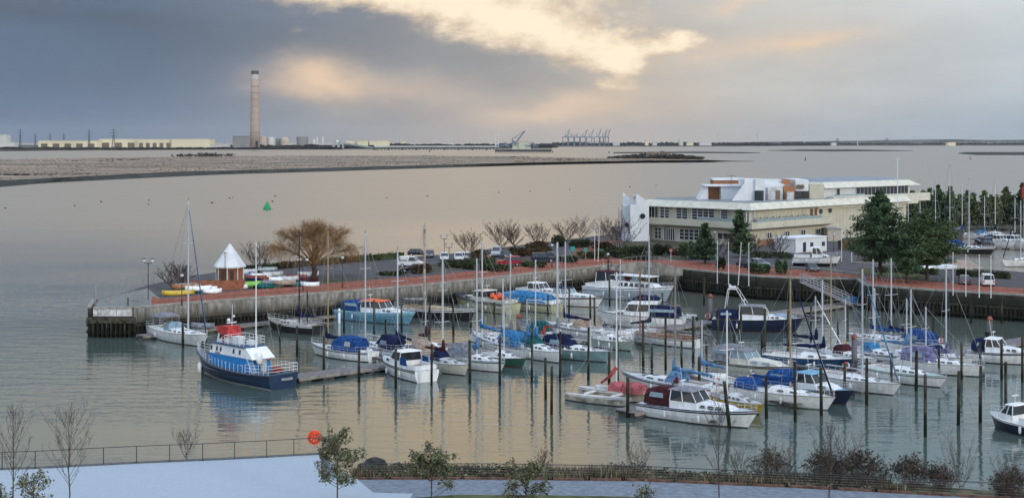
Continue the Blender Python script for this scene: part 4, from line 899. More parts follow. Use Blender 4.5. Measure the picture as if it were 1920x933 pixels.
def trunk(x0, x1, w0, w1, zb, h0, h1, inset=.14, nose=.5, tail=.1, crown=.06, mi=0):
    """coachroof: x0 aft, x1 fore"""
    mb = MB(); rings = []
    for x, w, h in ((x0-tail*0, w0, .02), (x0+tail, w0, h0), ((x0+x1)/2, (w0+w1)/2, (h0+h1)/2), (x1-nose, w1, h1), (x1, w1*.8, .02)):
        z = zb-.12; i = inset*(h/max(h0, .1)); rings.append([(x, w, z), (x, w-i, zb+h*.85), (x, w-i*2.0, zb+h), (x, 0, zb+h+crown*(h > .05)), (x, -w+i*2.0, zb+h), (x, -w+i, zb+h*.85), (x, -w, z)])
    mb.loft(rings, mi, caps=True); return mb
def swin(x0, x1, w, z0, z1, slant0=0, slant1=0, th=.05, side=1, skew=0.0):
    """one side window as a thin panel; w half-width at bottom, skew inward at the top"""
    mb = MB(); y0, y1 = w, w-skew
    P = [(x0, y0-th, z0), (x1, y0-th, z0), (x1, y0+.02, z0), (x0, y0+.02, z0), (x0+slant0, y1-th, z1), (x1+slant1, y1-th, z1), (x1+slant1, y1+.02, z1), (x0+slant0, y1+.02, z1)]
    return mb.hexa([(a, side*b, c) for a, b, c in P])
def tent(x0, x1, w, z0, h, aft=.25, fore=.5, n=6, wf=None):
    """stretched cloth canopy over hoops"""
    mb = MB(); rings = []; wf = wf or w
    for u, k in ((0, .0), (.02, aft), (.18, .92), (.5, 1), (.75, .97), (1, fore), (1.0, 0)):
        x = x0+(x1-x0)*u; hh = h*k; ww = w+(wf-w)*u; rings.append([(x, ww*math.cos(a)*(1 if k else .98), z0+max(.01, hh*min(1, math.sin(a)*1.25))) for a in [math.pi*j/n for j in range(n+1)]])
    mb.loft(rings, 0, caps=True, closed=False); mb.sm = False; return mb
def lifering(parent, c, axis='x', m=None, r=.3, bands=True):
    mb = MB(); mb.ring(c, r, .085, axis, mi=0, mi2=1 if bands else None); return mb.build('lifebuoy', [m or ORANGE, WHITEM], parent, smooth=True)
def fender(parent, x, y, z, m=None, s=1.0):
    mb = MB(); mb.lathe([(.03,.38*s),(.12*s,.3*s),(.13*s,-.2*s),(.05,-.32*s)], (x, y, z), 8); mb.tube([(x,y,z+.35*s),(x,y*.98,z+.75)], .012, 3); return mb.build('fender', m or FEND, parent, smooth=True)
def outboard(parent, x, y, z):
    mb = MB(); mb.box(x-.2, y, z+.35, .42, .3, .36); mb.box(x-.22, y, z-.1, .16, .14, .8); return mb.build('outboard_motor', BLACKP, parent)
def frame_of(sp, bp):
    A, B = W(*sp), W(*bp); c = (A+B)/2; d = B-A; return c, math.atan2(d.y, d.x), d.length, A, B
def mast_fit(px, ytop, c, hd):
    """distance ahead of the centre at which the mast shows at px, and its top height"""
    ux, uy = math.cos(hd), math.sin(hd); k = (px-CX)/F; s = (k*c.y-c.x)/(ux-k*uy) if abs(ux-k*uy) > .15 else 0; Y = c.y+s*uy
    return s, ZY(ytop, Y)
LOG = []
def sail(label, short, sp, bp, mast=None, hull=None, stripe=None, boot=None, B=None, Fr=.95, bow=1.3, cabin=None, dk=None, boomc=None, boom=True, hood=None, canopy=None, jib=None, mizzen=None,
         nwin=3, ring=None, spar=None, fend=2, sides=1, tr=.62, name='sailing_yacht', spread=1, cat='sailing boat', jibfrom=.93, rad=None, dinghy=None, z=0, furlz=None, wheel=False, boomup=0.0, cabh=.5, windows='band', group=None, ht=1.0, lean=0.0, Lfix=None, flip=False):
    c, hd, Lw, _, _ = frame_of(sp, bp)
    if Lfix: Lw = Lfix
    c.z = z; L = Lw*1.06+.5; rake = L*.085; B = B or min(3.9, L*.325); hull = hull or WHITE; h = Hull(L, B, Fr, bow, tr, rake, 2.1, stern_rise=.12); LOG.append((short, round(Lw,1), round(math.degrees(hd))))
    t = thing(name, label, cat, c, hd, group=group); BOATS.append((short, (sp[0]+bp[0])/2, (sp[1]+bp[1])/2)); o = L*.02
    h.mesh().build('hull', [hull, boot or BOOT, stripe or hull], t, smooth=False); h.deck().build('deck', dk or DECK, t); h.rub(.035).build('rub_rail', stripe or TEAK, t)
    zb = Fr+.05; x0, x1 = -L*.10, L*.27; w0, w1 = B*.33, B*.20
    cb = trunk(x0, x1, w0, w1, zb, cabh, cabh*.62, nose=L*.07).build('cabin', cabin or WHITE, t)
    for g in (1, -1):
        for i in range(nwin):
            u0, u1 = (i+.12)/nwin, (i+.88)/nwin; xa, xb = x0+.35+(x1-x0-1.4)*u0, x0+.35+(x1-x0-1.4)*u1; wm = w0+(w1-w0)*((xa+xb)/2-x0)/(x1-x0)-.03
            swin(xa, xb, wm-.02, zb+cabh*.22, zb+cabh*.62, .05, -.05, side=g, skew=.06).build('window', GLASS, cb)
    mb = MB(); mb.box(L*.12, 0, zb+cabh*.92, .6, .6, .1); mb.box(L*.24, 0, zb+cabh*.6, .5, .5, .12); mb.build('hatch', GREYC, cb)
    # cockpit
    mb = MB(); xa, xb = -L*.40, x0
    for g in (1, -1): mb.box((xa+xb)/2, g*B*.25, zb+.12, xb-xa, .16, .34)
    mb.box(xa, 0, zb+.1, .2, B*.5, .3); mb.build('cockpit_coaming', cabin or WHITE, t)
    mb = MB(); mb.box((xa+xb)/2, 0, zb+.03, xb-xa-.2, B*.44, .06); mb.build('cockpit_sole', TEAK, t)
    if wheel: mb = MB(); mb.ring((-L*.3, 0, zb+.75), .42, .025, 'x'); mb.box(-L*.29, 0, zb+.4, .25, .25, .8); mb.build('wheel', STEEL, t)
    else: mb = MB(); bar(mb, (-L*.42, 0, zb+.35), (-L*.3, .1, zb+.55), .03); mb.build('tiller', WOOD, t)
    h.rails(.72, .985, .62, 4, close=.985).build('pulpit', STEEL, t); h.rails(.01, .16, .65, 2, close=.01).build('pushpit', STEEL, t)
    h.rails(.16, .72, .55, 5, r=.013).build('guard_wires', STEEL, t)
    sp_m = spar or ALU
    def rig(mx, zt, name='mast', bm=True, cover=None, blen=None):
        r = rad or (.07+L*.003); mb = MB(); dl = lean*zt; mb.tube([(mx, 0, Fr), (mx+dl, 0, zt)], r, 6, 0, r*.85); m_ = mb.build(name, sp_m, t)
        hh = zt-Fr; ws = MB()
        if spread:
            for q in ((.55,) if zt < 13 else (.38, .68)):
                s_ = MB(); y = B*.32*(1-.3*(q > .6)); s_.tube([(mx-.05+dl*q, -y, Fr+hh*q), (mx+dl*q, 0, Fr+hh*q-.04), (mx-.05+dl*q, y, Fr+hh*q)], .03, 4); s_.build('spreader', sp_m, m_)
        sb = MB(); sb.tube([(mx+dl-.25, 0, zt+.12), (mx+dl+.25, 0, zt+.12)], .025, 3); sb.tube([(mx+dl, 0, zt), (mx+dl, 0, zt+.5)], .02, 3); sb.build('masthead', BLACKP, m_)
        y = B*.45; q = .55
        for g in (1, -1):
            ws.tube([(mx-.1, g*y, Fr), (mx-.05+dl*q, g*B*.32, Fr+hh*q), (mx+dl, 0, zt*.985)], .018, 3); ws.tube([(mx-.35, g*y, Fr), (mx+dl*q, 0, Fr+hh*q)], .018, 3)
        if name == 'mast': ws.tube([(mx+dl, 0, zt*.985), (L*.49, 0, bow)], .024, 3)
        ws.tube([(mx+dl, 0, zt*.985), (-L*.49, 0, Fr+.3)], .02, 3); ws.build('standing_rigging', WIRE, t)
        if bm:
            zl = Fr+cabh+.75; bl = blen or min(L*.42, mx+L*.45); e = (mx-bl, 0, zl+boomup*bl); b_ = MB(); b_.tube([(mx-.1, 0, zl), e], .055, 5); b_.build('boom', sp_m, t)
            if cover:
                cv = MB(); pts = []
                rings = []
                for i in range(8):
                    u = i/7; x = mx+.12-bl*1.0*u; rz_ = (.30-.19*u)*(1+.18*math.sin(i*2.3)); ry_ = .17-.06*u; zc = zl+boomup*bl*u+rz_*.55
                    rings.append([(x, ry_*math.cos(a), zc+rz_*math.sin(a)) for a in [2*math.pi*k/7 for k in range(7)]])
                cv.loft(rings); cv.loft([[(mx+.14+rr*math.cos(a), rr*math.sin(a), zz) for a in [2*math.pi*k/6 for k in range(6)]] for rr, zz in ((.24, zl-.05), (.26, zl+.4), (.2, zl+.9), (.12, zl+1.35))])
                cv.build('sail_cover', cover, t, smooth=True)
    if mast:
        mx, zt = mast_fit(mast[0], mast[1], c, hd); mx = max(-L*.42, min(L*.40, mx)); rig(mx, zt*ht, cover=boomc, bm=boom)
        if jib: mb = MB(); top = Vector((mx+.3+lean*zt, 0, zt*.93)); bo = Vector((L*.47, 0, bow+.3)); mb.tube([bo, bo.lerp(top, .3), bo.lerp(top, .7), top], .11, 6, 0, .05); mb.build('furled_jib', jib, t, smooth=True)
    if mizzen: mx2, zt2 = mast_fit(mizzen[0], mizzen[1], c, hd); rig(max(-L*.46, min(L*.4, mx2)), zt2, 'mizzen_mast', cover=mizzen[2] if len(mizzen) > 2 else None, blen=2.2)
    if hood: tent(x0-.9, x0+.9, B*.32, zb+.1, cabh+.65, aft=.85, fore=.35).build('sprayhood', hood, t)
    if canopy:
        cn = tent(-L*.42, x0+.9, B*.36, zb+.05, cabh+1.15, aft=.8, fore=.35, wf=B*.30).build('cockpit_canopy', canopy, t)
        for g in (1, -1): swin(-L*.30, -L*.16, B*.345, zb+.55, zb+1.05, .1, -.1, side=g, skew=.10).build('window', PALEGL, cn)
    if ring: lifering(t, (-L*.45, B*.28*(-1 if ring > 0 else 1), zb+.5), 'x', m=[None, ORANGE, YELLOW, WHITEM][abs(ring)])
    for i in range(fend):
        for g in (1, -1): fender(t, -L*.2+i*L*.26, g*(h.w(.45)+.12), Fr*.55)
    if dinghy: mb = MB(); mb.ball((L*.2, 0, zb+.75), 1.2, .6, .28, 10, 5); mb.build('upturned_dinghy', dinghy, t, smooth=True)
    return t
def motor(label, short, sp, bp, hull=None, stripe=None, boot=None, B=None, Fr=1.15, bow=1.7, cabin=None, canopy=None, fly=None, ring=None, roof=None, rails=True, nwin=3, name='motor_cruiser', cat='motor boat', z=0,
          whx=(-.12, .12), canx=(-.44, -.10), cabx=(.06, .36), whh=1.15, cabh=.62, glass=None, mastpx=None, aerial=True, dk=None, full=2.6, tr=.86, canh=1.45, wh=True, extra=None, fend=2, outb=False, Lfix=None, hullwin=False):
    c, hd, Lw, _, _ = frame_of(sp, bp)
    if z: A, B_ = W(*sp, z), W(*bp, z); c = (A+B_)/2; d = B_-A; hd = math.atan2(d.y, d.x); Lw = d.length
    if Lfix: Lw = Lfix
    L = Lw*1.04+.4; B = B or min(3.8, L*.34); h = Hull(L, B, Fr, bow, tr, L*.09, full); LOG.append((short, round(Lw,1), round(math.degrees(hd)))); hull = hull or WHITE; cabin = cabin or WHITE; glass = glass or GLASS
    t = thing(name, label, cat, c, hd); BOATS.append((short, (sp[0]+bp[0])/2, (sp[1]+bp[1])/2))
    h.mesh().build('hull', [hull, boot or BOOT, stripe or hull], t); h.deck().build('deck', dk or DECK, t); h.rub(.05, -.02).build('rub_rail', stripe or RUBBER, t)
    zb = Fr+.04; x0, x1 = L*whx[0], L*cabx[1]; w0 = B*.40
    cb = trunk(L*cabx[0]-L*.1, x1, w0, w0*.62, zb+.1, cabh, cabh*.7, inset=.1, nose=L*.09).build('cabin', cabin, t)
    for g in (1, -1):
        a, b = L*cabx[0], x1-L*.10
        for i in range(nwin):
            xa, xb = a+(b-a)*(i+.08)/nwin, a+(b-a)*(i+.92)/nwin; wm = w0+(w0*.62-w0)*((xa+xb)/2-(L*cabx[0]-L*.1))/(x1-L*cabx[0]+L*.1)
            swin(xa, xb, wm-.02, zb+.1+cabh*.25, zb+.1+cabh*.72, .06, -.1, side=g, skew=.07).build('window', glass, cb)
    if wh:
        xw0, xw1 = L*whx[0], L*whx[1]; zt = zb+cabh*.6+whh; mb = MB(); rings = []
        for x, hh in ((xw0, zt), (xw1-.45, zt), ): pass
        mb.hexa([(xw0, -w0, zb-.1), (xw1+.35, -w0*.92, zb-.1), (xw1+.35, w0*.92, zb-.1), (xw0, w0, zb-.1), (xw0, -w0, zb+whh*.52), (xw1+.15, -w0*.9, zb+cabh+.05), (xw1+.15, w0*.9, zb+cabh+.05), (xw0, w0, zb+whh*.52)])
        wb = mb.build('wheelhouse', cabin, t)
        mb = MB(); zlo = zb+whh*.5
        mb.hexa([(xw0+.05, -w0+.05, zlo), (xw1+.1, -w0*.9+.05, zlo+.15), (xw1+.1, w0*.9-.05, zlo+.15), (xw0+.05, w0-.05, zlo), (xw0+.1, -w0+.2, zt), (xw1-.5, -w0*.9+.2, zt-.03), (xw1-.5, w0*.9-.2, zt-.03), (xw0+.1, w0-.2, zt)])
        mb.build('window_glass', glass, wb)
        mb = MB()
        for g in (1, -1):
            for u in (0, .5, 1): xb_ = xw0+(xw1+.1-xw0)*u; xt_ = xw0+.1+(xw1-.6-xw0)*u; bar(mb, (xb_, g*(w0*(1-.1*u)-.02), zlo+.1*u), (xt_, g*(w0*(1-.1*u)-.18), zt), .05)
        bar(mb, (xw1+.14, 0, zlo+.15), (xw1-.46, 0, zt), .045); mb.build('window_frame', cabin, wb)
        mb = MB(); mb.hexa([(xw0-.2, -w0+.1, zt), (xw1-.3, -w0*.9+.1, zt-.03), (xw1-.3, w0*.9-.1, zt-.03), (xw0-.2, w0-.1, zt), (xw0-.1, -w0+.25, zt+.12), (xw1-.5, -w0*.9+.25, zt+.09), (xw1-.5, w0*.9-.25, zt+.09), (xw0-.1, w0-.25, zt+.12)]); mb.build('roof', roof or cabin, t)
        if aerial: mb = MB(); bar(mb, (xw0+.3, .5, zt), (xw0-.1, .6, zt+2.2), .018); bar(mb, (xw0+.6, 0, zt), (xw0+.6, 0, zt+.8), .03); mb.box(xw0+.6, 0, zt+.8, .2, .9, .08); mb.build('aerial', WHITEM, t)
    if canopy:
        cn = tent(L*canx[0], L*canx[1]+.3, w0*1.0, zb+.1, canh, aft=.82, fore=.95, wf=w0*.97).build('cockpit_canopy', canopy, t)
        for g in (1, -1): swin(L*canx[0]+.7, L*canx[1]-.5, w0*.97, zb+canh*.5, zb+canh*.78, .1, -.1, side=g, skew=.1).build('window', PALEGL, cn)
    else:
        mb = MB()
        for g in (1, -1): mb.box(-L*.3, g*B*.36, zb+.25, L*.3, .18, .5)
        mb.box(-L*.46, 0, zb+.25, .25, B*.72, .5); mb.build('cockpit_coaming', cabin, t); mb = MB(); mb.box(-L*.3, 0, zb+.05, L*.3, B*.66, .1); mb.build('cockpit_sole', TEAK, t)
    if fly:
        zt = zb+cabh*.6+whh; mb = MB(); mb.hexa([(L*whx[0]-1.2, -w0*.85, zt), (L*whx[1]-.2, -w0*.8, zt), (L*whx[1]-.2, w0*.8, zt), (L*whx[0]-1.2, w0*.85, zt), (L*whx[0]-1.4, -w0*.8, zt+.55), (L*whx[1]-1.2, -w0*.7, zt+.6), (L*whx[1]-1.2, w0*.7, zt+.6), (L*whx[0]-1.4, w0*.8, zt+.55)]); mb.build('flybridge', cabin, t)
        tent(L*whx[0]-1.3, L*whx[1]-1.0, w0*.78, zt+.5, .75, aft=.5, fore=.4).build('flybridge_cover', fly, t)
    if rails: h.rails(.55, .985, .62, 6, close=.985).build('bow_rail', STEEL, t)
    if ring: lifering(t, (L*whx[0]+.1, -(w0+.1), zb+.75), 'y', m=[None, ORANGE, YELLOW, WHITEM][ring], r=.28)
    for i in range(fend):
        for g in (1, -1): fender(t, -L*.22+i*L*.3, g*(h.w(.5)+.13), Fr*.5)
    if outb: outboard(t, -L/2-.1, 0, .4)
    if hullwin:
        for g in (1, -1):
            for i in range(3): mb = MB(); xx = -L*.1+i*.9; mb.box(xx, g*(h.w(h.t(xx))*.985), h.z(h.t(xx))*.72, .45, .06, .2); mb.build('hull_window', GLASS, t)
    if mastpx: mx, ztp = mast_fit(mastpx[0], mastpx[1], c, hd); mb = MB(); mb.tube([(mx, 0, Fr), (mx, 0, ztp)], .07, 5, 0, .05); mb.build('mast', ALU, t)
    if extra: extra(t, h, L, B, zb)
    return t
# ---- text as flat lettering on a surface
def lettering(txt, size, m, parent, loc, rot, name='lettering'):
    cu = bpy.data.curves.new(name, 'FONT'); cu.body = txt; cu.size = size; cu.align_x = 'CENTER'; cu.align_y = 'CENTER'; cu.extrude = .008
    o = bpy.data.objects.new(name, cu); sc.collection.objects.link(o); dg = bpy.context.evaluated_depsgraph_get(); me = bpy.data.meshes.new_from_object(o.evaluated_get(dg)); bpy.data.objects.remove(o)
    me.materials.clear(); me.materials.append(m); o = bpy.data.objects.new(name, me); sc.collection.objects.link(o); o.parent = parent; o.location = loc; o.rotation_euler = rot; return o
# ================================================================== the pilot boat in front
def pilot():
    c, hd, Lw, _, _ = frame_of((520,726), (379,697)); L = Lw+2.2; B = 4.6; Fr = 1.15; h = Hull(L, B, Fr, 2.45, .86, 1.7, 2.1, stern_rise=.45); LOG.append(('pilot', Lw, math.degrees(hd)))
    t = thing('work_boat', 'blue and white former pilot vessel with red wheelhouse cover, moored at the pier end', 'work boat', c, hd); BOATS.append(('blue and white pilot vessel', 465, 715))
    PB = mat('hull_blue', (.012, .034, .085), .4, .15, 1); h.mesh().build('hull', [PB, mat('pale_boot_line', (.45,.45,.42), .6), PB], t); h.deck().build('deck', mat('blue_grey_deck', (.05,.09,.14), .7), t); h.rub(.11, -.05).build('rubbing_strake', NAVY, t)
    mb = MB(); n = 14
    for g in (1, -1): mb.tube([(h.x(i/n*.9), g*(h.w(i/n*.9)*.97), .9+h.z(i/n)*.12) for i in range(n+1)], .07, 4)
    mb.build('belting', NAVY, t)
    zb = Fr; BL = mat('bright_blue_paint', (.015, .23, .58), .4, .08, 1); WH = WHITE
    # lower superstructure, blue, with white upper half
    def blk(x0, x1, w, z0, z1, m, name, sl0=0., sl1=0., wi=.0, par=None):
        mb = MB(); mb.hexa([(x0,-w,z0),(x1,-w,z0),(x1,w,z0),(x0,w,z0),(x0+sl0,-w+wi,z1),(x1+sl1,-w+wi,z1),(x1+sl1,w-wi,z1),(x0+sl0,w-wi,z1)]); return mb.build(name, m, par or t)
    blk(-L*.25, L*.22, B*.33, zb-.1, zb+1.75, BL, 'lower_house', .25, -.15, .05); up = blk(-L*.29, L*.21, B*.33, zb+1.75, zb+2.85, WH, 'upper_house', 1.5, -.35, .12)
    for g in (1, -1):
        for x, w_ in ((-.15,.34),(-.08,.34),(.07,.34),(.115,.34),(.18,.34)): swin(L*x, L*x+w_, B*.33-.04, zb+2.08, zb+2.58, 0, 0, side=g, skew=.06).build('window', GLASS, up)
        for x in (-.16, .02, .2): mb = MB(); mb.lathe([(.1,0),(.1,.06)], (L*x, g*B*.33, zb+.9), 8); mb.build('light', WHITEM, t)
    for y in (-1.1, 0, 1.1): mb = MB(); mb.box(L*.195, y, zb+2.2, .12, .6, .5); mb.build('window', GLASS, up)
    blk(-L*.19, L*.20, B*.33, zb+2.85, zb+2.95, mat('boat_deck_blue', (.02,.07,.16), .6), 'boat_deck')
    # wheelhouse with red cover
    wh = blk(L*.05, L*.18, B*.20, zb+2.9, zb+4.2, WH, 'wheelhouse', .15, -.3, .1)
    for g in (1, -1): swin(L*.07, L*.15, B*.20-.03, zb+3.4, zb+4.0, .05, -.15, side=g, skew=.05).build('window', GLASS, wh)
    mb = MB(); mb.hexa([(L*.04,-B*.21,zb+3.65),(L*.17,-B*.21,zb+4.1),(L*.17,B*.21,zb+4.1),(L*.04,B*.21,zb+3.65),(L*.05,-B*.18,zb+4.85),(L*.19,-B*.18,zb+4.7),(L*.19,B*.18,zb+4.7),(L*.05,B*.18,zb+4.85)]); mb.build('wheelhouse_cover', mat('red_cover', (.50,.07,.06), .8, .2, 2), t)
    lifering(t, (L*.09, B*.22, zb+3.4), 'y'); lifering(t, (L*.09, -B*.22, zb+3.4), 'y'); 
    # rails
    def railbox(x0, x1, w, z, hgt, name='deck_rail'):
        mb = MB(); P = [(x0,-w),(x1,-w),(x1,w),(x0,w),(x0,-w)]
        for (a, b), (c_, d) in zip(P, P[1:]):
            k = max(1, int(math.hypot(c_-a, d-b)/.75))
            for i in range(k+1): u = i/k; bar(mb, (a+(c_-a)*u, b+(d-b)*u, z), (a+(c_-a)*u, b+(d-b)*u, z+hgt), .028)
            for q in (1, .66, .33): bar(mb, (a,b,z+hgt*q), (c_,d,z+hgt*q), .026)
        return mb.build(name, WHITEM, t)
    railbox(-L*.18, L*.04, B*.31, zb+2.95, 1.0, 'boat_deck_rail')
    h.rails(.005, .24, 1.05, 5, r=.03, lines=(1,.66,.33), close=.005).build('stern_rail', WHITEM, t); h.rails(.27, .68, .95, 9, r=.028, lines=(), close=None).build('side_stanchions', WHITEM, t); h.rails(.74, .985, 1.0, 6, r=.028, lines=(1,.66,.33), close=.985).build('bow_rail', WHITEM, t)
    # masts, crane, dinghy, boxes
    mx, zt = mast_fit(512, 458, c, hd); mx = -L*.20; mb = MB(); mb.tube([(mx,0,zb+2.6),(mx,0,zt)], .10, 6, 0, .07); mb.tube([(mx,-1.0,zt-3.0),(mx,1.0,zt-3.0)], .035, 4); mb.build('aft_mast', WHITEM, t)
    mb = MB(); mb.tube([(mx,0,zt-.3),(-L*.48,.6,zb+1.1)], .02, 4); mb.tube([(mx,0,zt-.3),(-L*.48,-.9,zb+1.1)], .02, 4); mb.tube([(mx,0,zt-.3),(L*.1,0,zb+4.3)], .014, 4); mb.build('stays', ROPE, t)
    mb = MB(); mb.tube([(L*.08,0,zb+4.1),(L*.07,0,zb+7.3)], .06, 5, 0, .03); mb.box(L*.08, 0, zb+5.2, .25, 1.2, .12); mb.ball((L*.08,.4,zb+5.5), .22); mb.ball((L*.08,-.3,zb+5.9), .16); mb.tube([(L*.03,-.7,zb+2.6),(L*.08,0,zb+5.0),(L*.03,.7,zb+2.6)], .05, 4); mb.build('radar_mast', WHITEM, t)
    mb = MB(); mb.box(-L*.03, .3, zb+3.4, 1.1, .9, .9); mb.box(-L*.11, -.5, zb+3.2, .9, .8, .5); mb.build('deck_locker', WH, t)
    mb = MB(); mb.ball((-L*.285, .6, zb+1.9), .35, .45, .8); mb.build('rescue_canister', WH, t, smooth=True)
    # aft bulkhead with door, ladder, red gear
    mb = MB(); mb.box(-L*.26, -.3, zb+.9, .12, .75, 1.7); mb.build('door', OFFW, t)
    mb = MB()
    for q in (-.3, .3): bar(mb, (-L*.30, 1.3+q, zb), (-L*.2, 1.3+q, zb+2.6), .03)
    for i in range(8): bar(mb, (-L*.30+L*.1*i/8, 1.0, zb+2.6*i/8), (-L*.30+L*.1*i/8, 1.6, zb+2.6*i/8), .025)
    mb.build('ladder', WHITEM, t)
    lifering(t, (-L*.245, -1.3, zb+1.7), 'x'); mb = MB(); mb.box(-L*.36, -.9, zb+.45, .8, .7, .8); mb.build('red_locker', REDC, t); mb = MB(); mb.box(-L*.30, .2, zb+.8, .9, .1, .9); mb.build('red_white_panel', WHITEM, t); mb = MB(); mb.box(-L*.30, .2-.06, zb+.9, .45, .04, .45); mb.build('red_square', REDC, t)
    mb = MB(); mb.box(-L*.42, .5, zb+.3, .7, .7, .6); mb.lathe([(.22,0),(.22,.5)], (-L*.42,-.8,zb), 8); mb.build('mooring_bitts', BLACKP, t)
    fender(t, L*.26, B*.5, 1.0, s=1.9); fender(t, L*.26, -B*.46-.1, 1.0, s=1.9)
    lettering('PIONEER', .38, WHITEM, t, (-L/2-.03, -.5, 1.0), (R(90), 0, R(-90))); lettering('PIONEER', .26, mat('dull_red_letters', (.25,.08,.12), .6), t, (L*.11, B*.33+.03, zb+1.87), (R(90), 0, R(180)))
    return t
pilot()
# ---- catalogue of the boats, stern and bow waterline points in the photograph
sail('large white yacht with grey bimini and blue furled jib at the pier end pontoon', 'large white pier end yacht', (293,629), (385,651), mast=(353,376), Fr=1.3, bow=1.7, B=4.0, jib=BLUEC, boot=BOOT, dk=WHITE, nwin=4, wheel=True, stripe=None, canopy=None, hood=PALEGL, rad=.13, cabh=.42, boomc=None, fend=1)
t = bpy.data.objects['sailing_yacht']; mb = MB(); tent(-5.6, -2.9, 1.5, 3.0, .5, aft=.7, fore=.6).build('bimini', GREYC, t)
for x in (-5.3, -3.2):
    for y in (-1.4, 1.4): bar(mb, (x, y, 1.4), (x, y, 3.05), .03)
mb.build('bimini_frame', STEEL, t)
sail('dark hulled gaff yacht with black mast behind the pilot vessel', 'black hulled gaff yacht', (590,626), (507,616), mast=(561,436), hull=BLACKP, stripe=WHITE, spar=BLACKP, cabin=OFFW, dk=TEAK, mizzen=(576,545), Fr=1.1, bow=1.6, fend=0, boomc=NAVYC)
sail('white yacht with navy stripe and big royal blue cockpit cover left of the walkway', 'royal blue covered yacht', (690,676), (592,664), mast=(615,433), stripe=NAVY, boomc=NAVYC, hood=None, canopy=None, Fr=1.05, bow=1.5, nwin=3, Lfix=9.6, spar=WOODL)
t = bpy.data.objects['sailing_yacht.001']
sail('white yacht with navy canopy and pale yellow lifebuoy behind the blue covered one', 'navy canopied yacht', (752,672), (676,655), mast=(685,437), stripe=NAVY, canopy=NAVYC, ring=2, Fr=1.0, bow=1.35, rad=.11)
def caro(t, h, L, B, zb): pass
e = sail('yacht with beige cockpit cover and a navy dodger lettered in white', 'beige covered yacht', (806,684), (742,662), mast=(741,468), stripe=NAVY, canopy=BEIGEC, boomc=NAVYC, Fr=1.0, bow=1.35)
for g in (1, -1): mb = MB(); mb.box(-2.6, g*1.35, 1.55, 3.2, .04, .62); dd = mb.build('dodger', NAVYC, e); lettering('EASY DAY', .5, WHITEM, e, (-2.6, g*1.39, 1.55), (R(90), 0, R(180) if g > 0 else 0))
motor('white motor cruiser with blue cockpit cloth and orange lifebuoy beside the walkway end', 'white cruiser with blue cloth', (798,715), (722,694), whx=(-.14,.10), cabx=(.08,.36), ring=1, boot=NAVY, hullwin=False, whh=1.25, B=3.7, stripe=RUBBER, Fr=1.3, bow=1.8, glass=GLASS, Lfix=9.3,
      extra=lambda t, h, L, B, zb: [swin(-L*.30, -L*.15, B*.40, zb+.3, zb+1.1, .3, 0, side=g).build('side_cloth', BLUEC, t) for g in (1,-1)])
sail('white yacht with grey cockpit cover right of the lifebuoy cruiser', 'grey covered white yacht', (808,690), (862,702), mast=(830,481), hull=CREAM, canopy=None, hood=NAVYC, Fr=1.1, bow=1.35, Lfix=8.4, rad=.13, nwin=2, cabin=OFFW, boomc=MAROON)
sail('cream yacht with brown window frames and maroon sail cover in the second rank', 'cream yacht with maroon cover', (785,668), (850,676), mast=(798,560), hull=OFFW, hood=None, boomc=MAROON, Fr=1.1, bow=1.4, cabh=.8, nwin=3, stripe=MAROON, ht=1.0)
sail('white yacht with grey hood and rust red waterline among the central berths', 'yacht with rust red waterline', (868,686), (921,695), mast=(894,484), boot=BOOTR, hood=GREYC, Fr=1.15, bow=1.35, stripe=GREENC, Lfix=8.8, boomc=PALEBC, canopy=GREYC)
sail('small green hulled motor sailer with white cabin between two white yachts', 'small green motor sailer', (922,681), (963,687), hull=GREENP, boot=BOOTR, Fr=.95, bow=1.25, cabin=WHITE, cabh=.75, mast=(945,560), dk=WHITE, Lfix=6.8, nwin=2)
sail('long white two masted yacht with navy stripes and blue boat cover', 'long two masted yacht', (985,668), (890,643), mast=(904,452), mizzen=(943,521,SKYC), stripe=NAVY, Fr=1.1, bow=1.6, canopy=SKYC, boomc=SKYC, Lfix=14, B=3.5)
sail('white yacht with three dark windows and blue bundled sail, centre of the marina', 'white three window yacht', (985,666), (1037,678), mast=(1004,487), Fr=1.2, bow=1.4, boomc=SKYC, Lfix=9.0, nwin=3, hood=GREENC, boot=BOOT, cabh=.6)
sail('small catamaran style yacht with sky blue furled sail behind the three window yacht', 'yacht with sky blue bundle', (958,655), (1008,664), mast=(988,560), boomc=SKYC, canopy=GREENC, Fr=1.0, bow=1.3)
sail('grey blue hulled yacht with navy dodger and pale blue bow cover', 'grey blue yacht', (1056,669), (1106,675), mast=(1107,590), hull=TEALP, boot=BOOT, canopy=NAVYC, Fr=1.15, bow=1.45, Lfix=10, cabin=WHITE, ht=.9)
sail('yacht with red and green cockpit tent and a thick tall mast', 'red and green tented yacht', (1000,638), (1062,650), mast=(1045,454), hull=OFFW, canopy=GREENC, hood=REDC, rad=.16, Fr=1.1, bow=1.4, boomc=GREYC)
sail('white yacht with navy stripes and navy sail cover behind the grey blue yacht', 'navy striped yacht', (1112,634), (1046,624), mast=(1060,453), stripe=NAVY, boomc=NAVYC, Fr=1.15, bow=1.5, hood=BEIGEC, Lfix=11.5, jib=None)
sail('pale green hulled yacht with white cabin beside the central walkway', 'pale green yacht', (1118,648), (1184,658), mast=(1163,486), hull=mat('pale_green_paint', (.33,.42,.38), .4), Fr=1.0, bow=1.3, cabh=.75, nwin=2, boot=BOOT, boom=True)
def flyx(t, h, L, B, zb): pass
motor('white flybridge cruiser with navy covers on the far side of the central walkway', 'white flybridge cruiser', (1243,612), (1160,609), fly=NAVYC, canopy=NAVYC, whx=(-.12,.16), canx=(-.46,-.06), Fr=1.5, bow=2.1, whh=1.4, B=3.9, Lfix=12, cabx=(.1,.38), ring=0)
